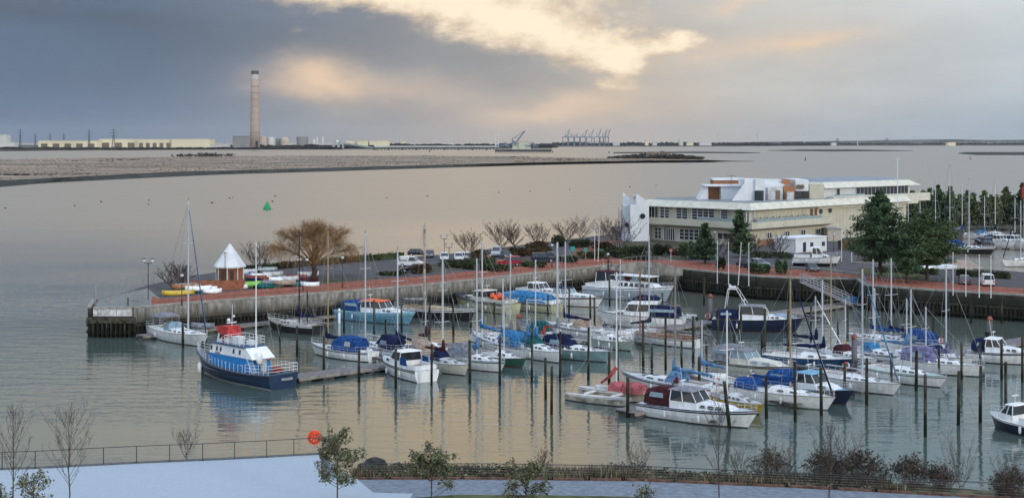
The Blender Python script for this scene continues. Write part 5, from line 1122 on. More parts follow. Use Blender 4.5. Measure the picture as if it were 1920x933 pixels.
sail('white classic yacht with varnished cabin sides on the near side of the walkway', 'varnished classic yacht', (1284,649), (1208,640), mast=(1200,505), hull=WHITE, cabin=WOOD, stripe=WOOD, spar=WOOD, dk=TEAK, Fr=1.0, bow=1.3, nwin=0, boot=BOOT, cabh=.35, Lfix=9.6, fend=0)
sail('white yacht with pale blue sail cover and cyan hood on the near pontoon', 'pale blue covered yacht', (1322,745), (1185,724), mast=(1266,505), stripe=NAVY, boomc=PALEBC, hood=PALEBC, jib=None, Fr=1.15, bow=1.55, spar=mat('grey_spar', (.22,.22,.21), .5), Lfix=11.8, ring=1, nwin=2, boot=YELLOW, B=3.7, rad=.12)
motor('white cruiser with maroon cockpit canopy in the front row', 'maroon canopied cruiser', (1240,779), (1388,800), canopy=MAROON, whx=(-.20,.02), canx=(-.44,-.22), cabx=(-.02,.34), nwin=4, stripe=NAVY, B=3.8, Fr=1.25, bow=1.75, whh=1.3, Lfix=11.8, canh=1.6, roof=GREYC, glass=GLASS)
sail('red hulled boat with white deck and faded blue sail cover behind the maroon cruiser', 'red hulled yacht', (1378,735), (1308,720), mast=(1316,600), hull=REDP, stripe=WHITE, boomc=PALEBC, ring=2, Fr=1.1, bow=1.4, ht=1.0, Lfix=8.6)
sail('small yellow hulled yacht whose bow shows past the maroon cruiser', 'yellow hulled yacht', (1352,757), (1412,774), mast=(1363,582), hull=YELLOW, dk=OFFW, Fr=.9, bow=1.15, boomc=None, Lfix=8.0, cabin=OFFW, spar=WHITEM)
motor('beige cabin cruiser with grey canvas top and black belting', 'beige cabin cruiser', (1366,697), (1466,711), hull=CREAM, cabin=CREAM, canopy=GREYC, stripe=BLACKP, whx=(-.22,-.02), canx=(-.46,-.2), cabx=(-.02,.36), roof=GREYC, glass=PALEGL, nwin=2, Fr=1.3, bow=1.7, canh=1.9, B=3.7, Lfix=10.5, boot=BOOTR)
sail('white yacht with royal blue cockpit cover in the front row, beige wooden mast', 'blue cockpit covered yacht', (1418,750), (1525,765), mast=(1482,507), canopy=None, boomc=BLUEC, jib=NAVYC, Fr=1.25, bow=1.45, spar=WOODL, boot=mat('green_boot', (.10,.16,.14), .6), B=3.6, Lfix=10.6, nwin=2, lean=.0, tr=.7)
motor('navy hulled boat with white wheelhouse and pale blue deck behind the blue covered yacht', 'navy hulled wheelhouse boat', (1470,740), (1566,755), hull=NAVY, dk=CYANP, cabin=WHITE, whx=(-.06,.14), cabx=(.12,.36), roof=CYANP, Fr=1.2, bow=1.6, whh=1.2, canopy=BLUEC, Lfix=10, ring=0)
sail('royal blue hulled yacht with white deck right of the tall wooden mast', 'royal blue hulled yacht', (1474,686), (1570,692), mast=(1542,524), hull=BLUEP, boomc=NAVYC, Fr=1.25, bow=1.45, nwin=2, Lfix=10.5, boot=BOOT, jib=None)
sail('white yacht with grey furled jib just behind the royal blue hull', 'white yacht behind blue hull', (1560,676), (1625,690), mast=(1558,483), Fr=1.05, bow=1.35, hood=MAROON, spar=WOODL, Lfix=9)
sail('pale yacht with thin mast and white furled jib next to the royal blue hull', 'pale thin masted yacht', (1500,664), (1560,674), mast=(1529,555), Fr=1.0, bow=1.3, boomc=NAVYC, jib=WHITE, Lfix=8.5)
sail('long low white yacht without covers in the front row right of the middle', 'long low white yacht', (1560,722), (1652,737), mast=(1617,504), Fr=1.15, bow=1.35, Lfix=10.4, nwin=3, cabh=.35, boomc=None, jib=PALEBC, boot=BOOT)
sail('white yacht with bright blue dodger and round beige lifebuoy', 'bright blue dodger yacht', (1612,672), (1680,684), mast=(1640,540), hood=SKYC, canopy=None, ring=2, stripe=BLACKP, Fr=1.05, bow=1.3, Lfix=9)
sail('white yacht with long blue sail cover among the right hand berths', 'long blue covered yacht', (1680,655), (1612,645), mast=(1637,486), boomc=BLUEC, Fr=1.1, bow=1.4, Lfix=10, ring=1)
sail('white yacht with navy sail cover and large royal blue cockpit tent', 'royal blue tented yacht', (1732,660), (1655,648), mast=(1671,484), boomc=NAVYC, canopy=BLUEC, ring=1, Fr=1.1, bow=1.4, Lfix=10.5)
sail('white yacht with dark windows and two heads of rope between the blue covered yachts', 'plain white yacht', (1668,676), (1730,686), mast=(1700,560), Fr=1.05, bow=1.35, Lfix=8.8, boomc=PALEBC)
sail('white yacht with crumpled lilac cover at the right hand pontoon', 'lilac covered yacht', (1722,694), (1806,703), mast=(1774,500), canopy=PURPC, boomc=PURPC, Fr=1.15, bow=1.4, Lfix=9.6)
sail('white yacht with pale green deck and three dark windows in the right front row', 'pale green decked yacht', (1650,709), (1742,723), mast=(1708,542), dk=mat('pale_green_deck', (.42,.56,.52), .6), Fr=1.15, bow=1.35, stripe=mat('grey_stripe', (.2,.24,.26), .5), Lfix=10, cabin=WHITE, nwin=3)
motor('white cruiser with navy canopy and navy stripe near the right edge', 'navy canopied cruiser', (1822,674), (1936,684), canopy=NAVYC, stripe=NAVY, whx=(-.20,.02), canx=(-.42,-.2), cabx=(.0,.36), whh=1.2, Fr=1.25, bow=1.6, B=3.6, boot=BOOT, outb=True)
motor('small navy hulled fishing boat with white cabin and orange fender, lower right edge', 'small navy fishing boat', (1958,818), (1862,799), hull=NAVY, cabin=WHITE, whx=(-.04,.18), cabx=(.12,.30), Fr=1.0, bow=1.4, whh=1.1, B=3.0, dk=OFFW, fend=1, stripe=WHITE)
motor('dark navy motor yacht with white superstructure, radar arch and burgundy line', 'dark navy motor yacht', (1360,617), (1484,621), hull=NAVY, stripe=None, boot=MAROON, whx=(-.20,.10), cabx=(.08,.34), fly=None, Fr=1.6, bow=2.0, whh=1.5, canopy=NAVYC, canx=(-.46,-.24), B=4.2, roof=GREYC, aerial=True, canh=1.2, Lfix=12)
motor('pale blue grey passenger boat with maroon and white deckhouse under the wall', 'pale grey passenger boat', (1122,556), (1242,566), hull=mat('blue_grey_hull', (.36,.44,.50), .4), stripe=WHITE, boot=NAVY, cabin=WHITE, whx=(-.34,-.10), cabx=(-.08,.38), nwin=6, Fr=1.9, bow=2.8, whh=1.8, cabh=1.3, B=4.4, roof=MAROON, full=3.2, Lfix=16.5, canopy=None, glass=GLASS)
motor('white cruiser with large raked windscreen and navy folded hood below the wall', 'raked windscreen cruiser', (1030,569), (1112,575), whx=(-.22,.02), cabx=(.0,.38), canopy=None, roof=NAVYC, stripe=MAROON, boot=BOOTR, glass=PALEGL, Fr=1.3, bow=1.8, Lfix=11.5, B=3.6)
motor('older white cruiser stern on behind the raked windscreen cruiser', 'older white cruiser', (985,560), (1048,566), whx=(-.2,.05), cabx=(.02,.38), Fr=1.4, bow=1.7, Lfix=9.5, B=3.6)
motor('pale yellow fishing boat with navy gunwale and orange buoys piled on deck', 'pale yellow fishing boat', (950,587), (862,575), hull=mat('pale_yellow_hull', (.42,.42,.26), .5, .12, 1), stripe=NAVY, boot=BLACKP, Fr=1.6, bow=2.2, whx=(-.12,.06), cabx=(.05,.32), whh=1.2, B=4.0, dk=NAVY, rails=False, Lfix=13.5, cabin=CREAM,
      extra=lambda t, h, L, B, zb: ([ (lambda m_: m_.build('orange_buoy', ORANGE, t, smooth=True))(MB().ball((-L*.22+(k%3)*.75-.6, -.9+(k//3)*.75, zb+.55+(k%2)*.35), .42)) for k in range(8)]))
motor('pale yellow workboat under a long sky blue tarpaulin beside the fishing boat', 'blue tarpaulin workboat', (1012,583), (945,577), hull=mat('pale_yellow_hull', (.42,.42,.26)), stripe=NAVY, canopy=None, wh=False, cabin=WHITE, Fr=1.4, bow=1.8, Lfix=13, B=4.0, extra=lambda t, h, L, B, zb: tent(-L*.42, L*.30, B*.40, zb+.1, 1.5, aft=.7, fore=.6).build('tarpaulin', SKYC, t))
motor('sky blue motor boat with orange wheelhouse roof and navy tarpaulin', 'sky blue motor boat', (655,598), (762,608), hull=CYANP, cabin=WHITE, dk=CYANP, roof=ORANGE, canopy=BLUEC, whx=(-.14,.12), canx=(-.42,-.16), cabx=(.06,.34), stripe=mat('light_blue_line', (.35,.6,.7), .4), boot=BOOT, Fr=1.5, bow=1.9, whh=1.25, B=4.0, full=3.4, Lfix=13.5, mastpx=None)
sail('black sailing barge with grey furled sail and tall banded mast', 'black sailing barge', (772,592), (868,601), mast=(796,424), hull=BLACKP, stripe=WHITE, spar=mat('rusty_mast', (.42,.36,.32), .6, .3, 1.0), cabin=WOODL, dk=TEAK, boomc=mat('old_sail', (.36,.37,.37), .85, .2, 2), Fr=1.3, bow=1.9, Lfix=14, rad=.19, nwin=0, jib=None, B=4.2, fend=0, boomup=-.02, name='sailing_barge')
# catamaran with pink covers
def cata():
    A1, B1 = W(1078,751), W(1166,762); hd = math.atan2((B1-A1).y, (B1-A1).x); L = max(8.4, (B1-A1).length+1); c = (A1+B1)/2; t = thing('catamaran', 'old trimaran with faded pink covers and red furled sail, left end of the near pontoon', 'trimaran', c, hd); BOATS.append(('trimaran with pink covers', 1125, 757))
    for y, s_, zz in ((0, .55, .75), (3.0, 1.0, 1.0), (6.0, .55, .75)):
        h = Hull(L*(1 if s_ > .6 else .95), 1.1*s_*1.9, zz, zz+.25, .3, .5, 2.0); o = h.mesh().build('hull' if s_ > .6 else 'float', [mat('weathered_cream', (.50,.45,.38), .6, .3, 1.2), BOOT, WHITE], t); o.location = (0, y, 0); d = h.deck().build('deck', OFFW, o)
    mb = MB()
    for x in (-L*.2, L*.18): mb.box(x, 3.0, .85, .35, 5.6, .14)
    mb.build('cross_beams', WHITEM, t)
    for x, w_, h_ in ((.6, .8, 1.0), (2.6, 1.1, 1.1)): tent(x-w_, x+w_, .9, .95, h_, aft=.85, fore=.85).build('cover', PINKC, t).location = (0, 3, 0)
    mx = 0.4; zt = ZY(509, c.y+3); mb = MB(); mb.tube([(mx,3,.9),(mx,3,zt)], .08, 5); m = mb.build('mast', WHITEM, t); mb = MB(); mb.tube([(mx,3,zt-.3),(L*.48,3,1.2)], .015, 3); mb.tube([(mx,3,zt-.3),(-L*.48,3,1.1)], .015, 3); mb.tube([(mx,3,zt-.3),(mx,.1,.9)], .015, 3); mb.tube([(mx,3,zt-.3),(mx,5.9,.9)], .015, 3); mb.build('standing_rigging', WIRE, t)
    mb = MB(); mb.tube([(mx,3,3.4),(mx-.8,3,2.4),(mx-1.9,3,1.6)], .24, 6, 0, .12); mb.build('furled_sail', mat('red_sail', (.42,.08,.09), .85, .2, 2), t, smooth=True)
    mb = MB(); mb.box(-L*.1, 3, 1.15, 2.4, .9, .3); mb.build('cabin', OFFW, t)
cata()
# royal blue cover on the yacht left of the walkway and on the front row yacht
def add_cover(o, x0, x1, w, z, h_, m, name='cockpit_cover', **k): return tent(x0, x1, w, z, h_, **k).build(name, m, o)
def find(s): return [o for o in sc.objects if o.parent is None and o.get('label', '').find(s) >= 0][0]
cv = add_cover(find('big royal blue cockpit cover'), -3.6, .6, 1.35, 1.1, 1.75, BLUEC, aft=.9, fore=.7)
for g in (1, -1): swin(-2.6, -1.6, 1.30, 1.75, 2.3, .1, -.1, side=g, skew=.1).build('window', mat('milky_window', (.40,.42,.45), .4), cv)
add_cover(find('royal blue cockpit cover in the front row'), -5.3, -2.6, 1.45, 1.3, 1.0, BLUEC, aft=.95, fore=.7)
o = find('dark navy motor yacht'); mb = MB()
for y in (-1.5, 1.5):
    mb.tube([(-4.6, y, 3.2), (-4.2, y*.8, 5.9)], .05, 4); mb.tube([(-1.6, y, 3.7), (-3.0, y*.8, 5.9)], .05, 4)
mb.tube([(-4.2,-1.2,5.9),(-4.2,1.2,5.9),(-3.0,1.2,5.9),(-3.0,-1.2,5.9),(-4.2,-1.2,5.9)], .06, 4); mb.box(-3.6, 0, 6.1, .9, .5, .3); mb.box(-4.1, .8, 6.2, .3, .3, .4); mb.build('radar_arch', WHITEM, o)
mb = MB(); mb.ball((3.5, 0, 2.1), 1.7, 1.0, .45, 10, 5); mb.build('foredeck_cover', mat('pale_blue_cover', (.30,.38,.50), .8, .15, 2), o, smooth=True); outboard(o, -5.4, .3, 2.0)
o = find('passenger boat'); 
mb = MB(); mb.tube([(-4.5,0,4.6),(-4.5,0,7.0)], .12, 5); mb.box(-4.5,0,6.2,.3,1.6,.12); mb.ball((-5.2,.4,6.9), .3); mb.build('signal_mast', BLACKP, o)
mb = MB(); mb.box(1.0, 0, 4.15, 8.0, 3.0, .12); mb.build('awning', WHITEM, o)
for x in (-2.6, 0, 2.4, 4.8):
    for y in (-1.4, 1.4): mb = MB(); bar(mb, (x, y, 3.2), (x, y, 4.1), .05); mb.build('awning_post', WHITEM, o)
for i, x in enumerate((-1.4, .1, 1.6)): mb = MB(); mb.hexa([(x,-1.45,3.3),(x+1.0,-1.45,3.3),(x+1.0,-1.35,3.3),(x,-1.35,3.3),(x-.3,-1.45,4.1),(x+.7,-1.45,4.1),(x+.7,-1.35,4.1),(x-.3,-1.35,4.1)]); mb.build('side_screen', [PALEGL, MAROON][i % 2], o)
motor('grey inflatable with outboard behind the flybridge cruiser', 'grey inflatable behind flybridge', (1292,604), (1258,601), hull=OFFW, dk=OFFW, wh=False, Fr=.6, bow=.8, rails=False, Lfix=4.6, B=1.9, ring=0, outb=True, fend=0)
sail('small white yacht with dark window line between the varnished yacht and the walkway', 'small walkway yacht', (1160,640), (1215,634), mast=(1217,441), Fr=1.0, bow=1.3, Lfix=7.5, nwin=2, boomc=NAVYC)
sail('small white yacht squeezed in behind the two masted yacht', 'squeezed small yacht', (905,642), (955,650), mast=(957,475), Fr=1.0, bow=1.25, Lfix=8, boomc=GREYC)
sail('small white yacht with grey hood left of the beige cabin cruiser', 'grey hooded small yacht', (1600,664), (1650,668), mast=(1585,560), Fr=1.0, bow=1.25, Lfix=7.5, hood=GREYC, boomc=None)
sail('white yacht with furled dark sail right of the lilac covered one', 'dark jib yacht', (1745,680), (1790,686), mast=(1736,575), Fr=1.0, bow=1.3, Lfix=7.5, boomc=None, hood=NAVYC)
# ---- second basin, far right
for (lb, sh, sp, bp, kw) in [
    ('dark hulled yacht under a long blue cover, left in the second basin', 'second basin blue covered yacht', (1790,474), (1836,476), dict(mast=(1817,338), hull=BLACKP, stripe=WHITE, boomc=None, canopy=BLUEC, hood=BLUEC, Fr=1.4, bow=1.8, Lfix=12.5)),
    ('white yacht with bare mast behind the big pine in the second basin', 'second basin yacht by pine', (1755,446), (1790,452), dict(mast=(1781,301), Fr=1.2, bow=1.5, Lfix=12, boomc=NAVYC)),
    ('white yacht with grey cover next in the second basin, mast leaning over the trees', 'second basin grey yacht', (1790,444), (1820,448), dict(mast=(1804,343), Fr=1.2, bow=1.5, boomc=BLUEC, Lfix=11, canopy=GREYC)),
    ('white yacht with pale blue hood in the middle of the second basin', 'second basin pale hood yacht', (1830,448), (1860,452), dict(mast=(1846,367), Fr=1.2, bow=1.5, boomc=PALEBC, hood=PALEBC, Lfix=11)),
    ('tall masted white yacht moored against the far breakwater trees', 'tall masted breakwater yacht', (1850,444), (1885,448), dict(mast=(1866,334), Fr=1.2, bow=1.5, boomc=NAVYC, Lfix=12)),
    ('white yacht at the right edge of the second basin with blue rolled sail', 'second basin right edge yacht', (1935,498), (1903,499), dict(mast=(1914,376), Fr=1.3, bow=1.6, boomc=None, Lfix=10, ring=0, jib=NAVYC)),
    ('white yacht behind the right edge one in the second basin', 'second basin rear right yacht', (1890,462), (1925,466), dict(mast=(1903,371), Fr=1.2, bow=1.5, boomc=NAVYC, Lfix=11)),
    ('white yacht whose mast stands left of the breakwater trees', 'yacht left of breakwater trees', (1705,446), (1735,449), dict(mast=(1725,329), Fr=1.2, bow=1.5, Lfix=12, boomc=None)),
    ('white yacht mostly hidden by the big pine, mast just right of the club house', 'yacht hidden by big pine', (1690,448), (1718,450), dict(mast=(1703,334), Fr=1.2, bow=1.5, Lfix=12, boomc=None)),
    ('white yacht with spar beside the leaning mast behind the pine', 'yacht behind pine crown', (1730,452), (1762,456), dict(mast=(1754,343), Fr=1.2, bow=1.5, Lfix=11, boomc=BLUEC))]:
    sail(lb, sh, sp, bp, **kw)
motor('small navy and dark red boat at the bow of the blue covered yacht', 'navy and red small boat', (1836,464), (1862,468), hull=MAROON, cabin=NAVY, canopy=NAVYC, Fr=1.2, bow=1.6, whh=1.0, Lfix=8, ring=1)
motor('white motor cruiser with dark windows on the right of the second basin', 'second basin white cruiser', (1884,462), (1920,465), canopy=None, Fr=1.5, bow=1.9, Lfix=10)
motor('white motor cruiser with navy hood next to the dark windowed one, second basin', 'second basin navy hood cruiser', (1862,462), (1888,464), canopy=NAVYC, Fr=1.5, bow=1.9, Lfix=9)
motor('white workboat standing ashore on the hard beside the portable cabin', 'white workboat ashore', (1508,493), (1556,494), z=4.5, cabin=WHITE, whx=(-.1,.1), cabx=(.08,.3), Fr=1.0, bow=1.6, whh=1.5, Lfix=8, roof=WHITE)
print('BOATS', LOG)
# ================================================================== PONTOONS, PILES, QUAY FURNITURE, CARS, PEOPLE, PLANTS
PLANK = mat('pontoon_planks', (.20, .185, .19), .85, .2, 2.5, stretch=(1, 1, 1)); PEDGE = mat('pontoon_edge', (.30, .28, .25), .85, .2, 1.5); FLOATM = mat('pontoon_float', (.10, .10, .095), .8, .2, 1)
def pontoon(p0, p1, w, label, fingers=(), z=.55, name='pontoon'):
    A, B = W(*p0, z), W(*p1, z); L = (B-A).length; hd = math.atan2((B-A).y, (B-A).x); t = thing(name, label, 'pontoon', (A.x, A.y, 0), hd)
    mb = MB(); n = int(L/2.4)
    for i in range(n): mb.box(L*(i+.5)/n, 0, z, L/n-.05, w, .12)
    mb.build('deck', PLANK, t); mb = MB()
    for g in (1, -1): mb.box(L/2, g*(w/2+.04), z-.1, L, .1, .34)
    mb.build('edge_beam', PEDGE, t); mb = MB()
    for i in range(int(L/3.2)+1): mb.box(1+i*3.2, 0, .15, 1.5, w*.9, .6)
    mb.build('floats', FLOATM, t)
    for s_, side, fl in fingers:
        mb = MB(); mb.box(s_, side*(w/2+fl/2+.1), z-.02, .75, fl, .14); f = mb.build('finger', PLANK, t); mb = MB(); mb.box(s_, side*(w/2+fl*.75), .15, .7, 1.2, .5); mb.box(s_-.4, side*(w/2+fl/2+.1), z-.1, .08, fl, .25); mb.build('finger_float', FLOATM, f)
    return t
pontoon((262,629), (650,588), 1.8, 'narrow pontoon running under the long quay wall on the left', [(6,-1,7),(26,-1,7)])
pontoon((548,707), (1602,567), 2.6, 'long central walkway from the pilot vessel to the gangway', [(s_, -1, 7.5) for s_ in (14, 27, 38, 50, 62, 75, 90)]+[(s_, 1, 7.5) for s_ in (16, 30, 44, 60, 85)])
pontoon((1172,771), (1965,629), 2.6, 'near right hand walkway between the two rows of yachts', [(s_, -1, 7.5) for s_ in (3.4, 16, 27, 38, 49, 66)]+[(s_, 1, 7.5) for s_ in (14, 25, 36, 47, 60)])
pontoon((1690,455), (1960,466), 2.2, 'pontoon along the second basin under the breakwater trees')
# gangway
A, B = W(1503,527.5, 4.0), W(1596,570, .75); t = thing('gangway', 'sloping steel gangway from the right hand quay down to the central walkway', 'gangway')
mb = MB(); bars = MB(); u = (B-A); side = Vector((-u.y, u.x, 0)).normalized()*.8
mb.hexa([A-side-Vector((0,0,.15)), B-side-Vector((0,0,.15)), B+side-Vector((0,0,.15)), A+side-Vector((0,0,.15)), A-side, B-side, B+side, A+side]); mb.build('ramp', PLANK, t)
for g in (1, -1):
    for q in (0, .45, .9, 1.35): bars.tube([A+side*g+Vector((0,0,q)), B+side*g+Vector((0,0,q))], .045, 4)
    for i in range(15): p = A.lerp(B, i/14); bars.tube([p+side*g, p+side*g+Vector((0,0,1.35))], .035, 4)
    for i in range(14): p, q = A.lerp(B, i/14), A.lerp(B, (i+1)/14); bars.tube([p+side*g, q+side*g+Vector((0,0,1.35))], .025, 3)
bars.build('side_truss', mat('gangway_steel', (.34,.35,.36), .5, .1, 2), t)
mb = MB(); P = W(1593,566,.6); mb.box(P.x, P.y, 1.0, 2.6, 1.6, .9, top=(.8,.8)); tag(mb.build('covered_locker', SKYC), 'bright blue covered locker at the foot of the gangway', 'locker')
# ---- piles
PILEM = zmat('mooring_pile', (.012, .017, .010), (.060, .057, .042), 1.0, 2.2, var=.35, wob=.35, sc_=3)
PILES = [(239,558,627),(280,575,620),(343,606,651),(380,639,693),(408,623,662),(436,566,606),(495,654,712),(557,612,668),
 (607,629,697),(525,606,640),(673,654,716),(702,562,628),(723,598,632),(742,654,728),(753,570,622),(805,553,626),(809,645,722),(850,560,628),(645,568,622),
 (881,637,718),(883,584,626),(937,632,722),(927,566,606),(997,623,716),(1027,553,592),(1050,621,716),(1067,540,588),(1103,613,712),(1107,553,606),(1115,558,618),(1142,658,728),(1158,600,725),(1143,515,574),
 (1023,670,748),(1034,686,776),(1177,706,782),(1206,600,694),(1222,648,702),(1248,594,696),(1242,549,594),(1278,639,692),(1300,592,690),(1316,603,690),(1311,669,738),(1325,640,700),(1345,580,692),(1320,520,572),
 (1368,714,803),(1376,624,662),(1390,581,666),(1434,578,674),(1429,621,664),(1477,575,668),(1520,569,652),(1571,602,652),(1589,572,648),(1437,704,784),(1491,678,790),(1540,688,778),(1584,680,748),(1625,671,758),
 (1672,662,738),(1718,656,732),(1735,701,818),(1761,653,722),(1797,695,796),(1803,642,712),(1838,641,700),(1838,686,792),(1878,636,712),(1886,678,782),(1917,630,716),(1649,606,640),(1750,572,642),(1821,564,606),(1711,575,606),(1878,560,606)]
def beside(px, py, used, lead, tail_ok=True):
    c = sorted(BOATS, key=lambda b: math.hypot(b[1]-px, (b[2]-py)*1.6))
    def rel(b):
        ddx, ddy = px-b[1], py-b[2]
        return ('just left of' if ddx < 0 else 'just right of') if abs(ddx) > abs(ddy)*1.2 else ('in front of' if ddy > 0 else 'behind')
    for l in [f'{lead} {rel(c[0])} the {c[0][0]}']+[f'{lead} between the {c[0][0]} and the {c[j][0]}' for j in range(1, 6)]+[f'{lead} {rel(c[j])} the {c[j][0]}' for j in range(1, 6)]:
        if l not in used and len(l.split()) <= 16: used.add(l); return l
    return lead
_used = set(); ranked = sorted(PILES, key=lambda p: p[2])
for i, (px, yt, yb) in enumerate(PILES):
    P = W(px, yb, 0); h = ZY(yt, P.y); rg = random.Random(i*7+1); r = rg.uniform(.135, .17); mb = MB(); k = rg.uniform(-.05, .05)*h*.25 if px != 1368 else -.5
    mb.lathe([(r*1.05, -1.6), (r*1.06, .5), (r, h*.5), (r*.96, h-.12), (r*.8, h)], n=9); mb.v = [(x+k*z/h*(1 if z > 0 else 1), y, z) for x, y, z in mb.v]
    col_ = 'tall dark timber pile' if h > 5.2 else 'dark timber pile' if h > 3.6 else 'short dark timber pile'
    tag(mb.build('mooring_pile', PILEM, loc=P, smooth=True), beside(px, (yb+yt)/2+20, _used, col_), 'mooring pile', 'timber mooring piles of the marina')
GREYP = zmat('steel_pile', (.03, .035, .03), (.15, .14, .155), .8, 1.8, var=.15, wob=.3)
for px, yt, yb, l in [(973,590,652,'thick grey steel pile with red cap in the middle of the marina'),(1332,553,608,'thick grey steel pile with red cap by the far end of the walkway'),(1602,628,698,'thick grey steel pile with red cap among the right hand yachts'),(1856,595,645,'thick grey steel pile with red cap behind the standing man'),(636,580,606,'short white capped post at the end of the quay pontoon')]:
    P = W(px, yb, 0); h = ZY(yt, P.y); t = thing('steel_pile', l, 'pile', P); mb = MB(); w = px == 636; r = .34 if not w else .2
    mb.lathe([(r, -1.5), (r, h-.35)], n=12); mb.build('shaft', WHITEM if w else GREYP, t, smooth=True); mb = MB(); mb.lathe([(r*1.08, h-.4), (r*1.08, h-.1), (r*.5, h+.15), (.05, h+.2)], n=12); mb.build('cap', WHITEM if w else mat('red_cap', (.30,.07,.045), .6, .15, 3), t, smooth=True)
# fender posts fixed to the quay walls
FP = [(300,0),(408,0)]
# ---- lamps and flagpoles
LAMPM = mat('lamp_black', (.02,.02,.022), .5, .05, 3); GLOBE = mat('lamp_globe', (.72,.74,.76), .3, .03, 3)
def lamp(px, yb, yt, label, two=False, z=Z0):
    P = W(px, yb, z); h = ZY(yt, P.y)-z; t = thing('street_lamp', label, 'street lamp', P, group='black street lamps on the quays'); mb = MB(); mb.tube([(0,0,0),(0,0,.8)], .12, 6); mb.tube([(0,0,.8),(0,0,h-.4)], .065, 6, 0, .05); 
    if two: mb.tube([(-.6,0,h-.45),(0,0,h-.7),(.6,0,h-.45)], .045, 4)
    mb.build('post', LAMPM, t)
    for x in ((-.6, .6) if two else (0,)): mb = MB(); mb.ball((x,0,h-.2), .26, .26, .24); mb.build('globe', GLOBE, t, smooth=True); mb = MB(); mb.lathe([(.3,0),(.12,.12)], (x,0,h+.02), 8); mb.build('hood', LAMPM, t)
for a in [(278,562,486,'black lamp post with two white globes at the pier end',True),(341,573,513,'short black lamp post with one globe in front of the pier end yacht mast'),(422,541,475,'black lamp post with globe in front of the white kiosk roof'),(568,547,484,'black lamp post with two globes in front of the willow',True),(833,486,442,'lamp post with flat double head left of the white cars',True),(842,493,458,'shorter lamp post with double head by the white cars',True),
          (1035,502,457,'lamp post with white globe beside the thick tall mast'),(1340,470,433,'black lamp post by the club house entrance'),(1563,478,436,'black lamp post beside the beige store'),(1118,470,430,'black lamp post among the bare trees left of the club house'),(642,540,480,'thin dark lamp post right of the willow trunk'),(1140,505,474,'lamp post with white globe by the curved parapet')]: lamp(*a[:3], a[3], a[4] if len(a) > 4 else False)
def flagpole(px, yb, yt, label, z=Z0, lean=0):
    P = W(px, yb, z); h = ZY(yt, P.y)-z; t = thing('flagpole', label, 'flagpole', P, group='white flagpoles along the quay'); mb = MB(); mb.tube([(0,0,-.6),(lean,0,h)], .075, 6, 0, .05); mb.build('pole', WHITEM, t); mb = MB(); mb.ball((lean,0,h+.06), .1); mb.build('finial', WHITEM, t)
for i, (a, b, c_, l) in enumerate([(1345,524,452,'leftmost of the four white flagpoles before the club house'),(1366,526,455,'second from the left of the four white flagpoles before the club house'),(1404,529,457,'rightmost of the four white flagpoles before the club house'),(1578,490,433,'left of two thin flagpoles right of the beige store'),(1597,491,433,'right of two thin flagpoles right of the beige store'),
    (1787,546,475,'white flagpole left of the dark estate car, right hand quay'),(1811,548,479,'white flagpole directly in front of the dark estate car'),(1836,550,479,'white flagpole between the dark estate car and the white van'),(1858,551,481,'white flagpole directly in front of the white van'),(1115,489,433,'white pole left of a leaning one near the turquoise signs')]): flagpole(a, b, c_, l)
flagpole(1384,528,456,'third from the left of the four flagpoles, leaning to the right', lean=.5); flagpole(1121,491,430,'white pole leaning right near the turquoise signs', lean=.3)
t = thing('flagpole', 'very tall white mast standing at the right end of the club house', 'flagpole', (WX(1683,345),345,Z0)); mb = MB(); mb.tube([(0,0,0),(0,0,ZY(296,345)-4)], .14, 6, 0, .08); mb.build('pole', WHITEM, t); mb = MB(); mb.tube([(-.5,0,ZY(297,345)-4),(.5,0,ZY(297,345)-4)], .04, 4); mb.build('cross_piece', WHITEM, t)
# signs
def sign(px, yb, yt, label, m, wpx=8, post=None, txt=None, round_=False):
    P = W(px, yb, Z0); k = P.y/F; h = (yb-yt)*k; t = thing('sign', label, 'sign', P); mb = MB(); mb.tube([(0,0,0),(0,0,h*.9)], .07, 5); mb.build('post', post or WOODL, t); mb = MB()
    if round_: mb.v = []; mb.add([(math.cos(a)*wpx*k/2, y, h-wpx*k/2+math.sin(a)*wpx*k/2) for y in (-.12,-.06) for a in [2*math.pi*i/14 for i in range(14)]], [tuple(range(14)), tuple(range(14,28))]+[(i,(i+1)%14,14+(i+1)%14,14+i) for i in range(14)])
    else: mb.box(0, -.08, h*.85, wpx*k, .06, h*.42)
    mb.build('panel', m, t)
    if round_: mb = MB(); mb.ring((0,-.14,h-wpx*k/2), wpx*k/2-.08, .07, 'y'); mb.build('red_rim', REDC, t); mb = MB(); mb.box(0, -.15, h-wpx*k/2, wpx*k*.5, .03, .14); mb.build('bar', REDC, t)
    return t
TURQ = mat('turquoise_sign', (.03,.32,.30), .5, .05, 2)
sign(1074,484,463,'turquoise sign on a yellowish post, left of three near the brick path',TURQ,8); sign(1098,486,465,'narrow turquoise sign in the middle of three near the brick path',TURQ,5); sign(1127,481,468,'turquoise sign on a post, right of three near the brick path',TURQ,8); sign(1258,492,466,'round white sign with red rim near the conifer',WHITEM,7,post=ALU,round_=True)
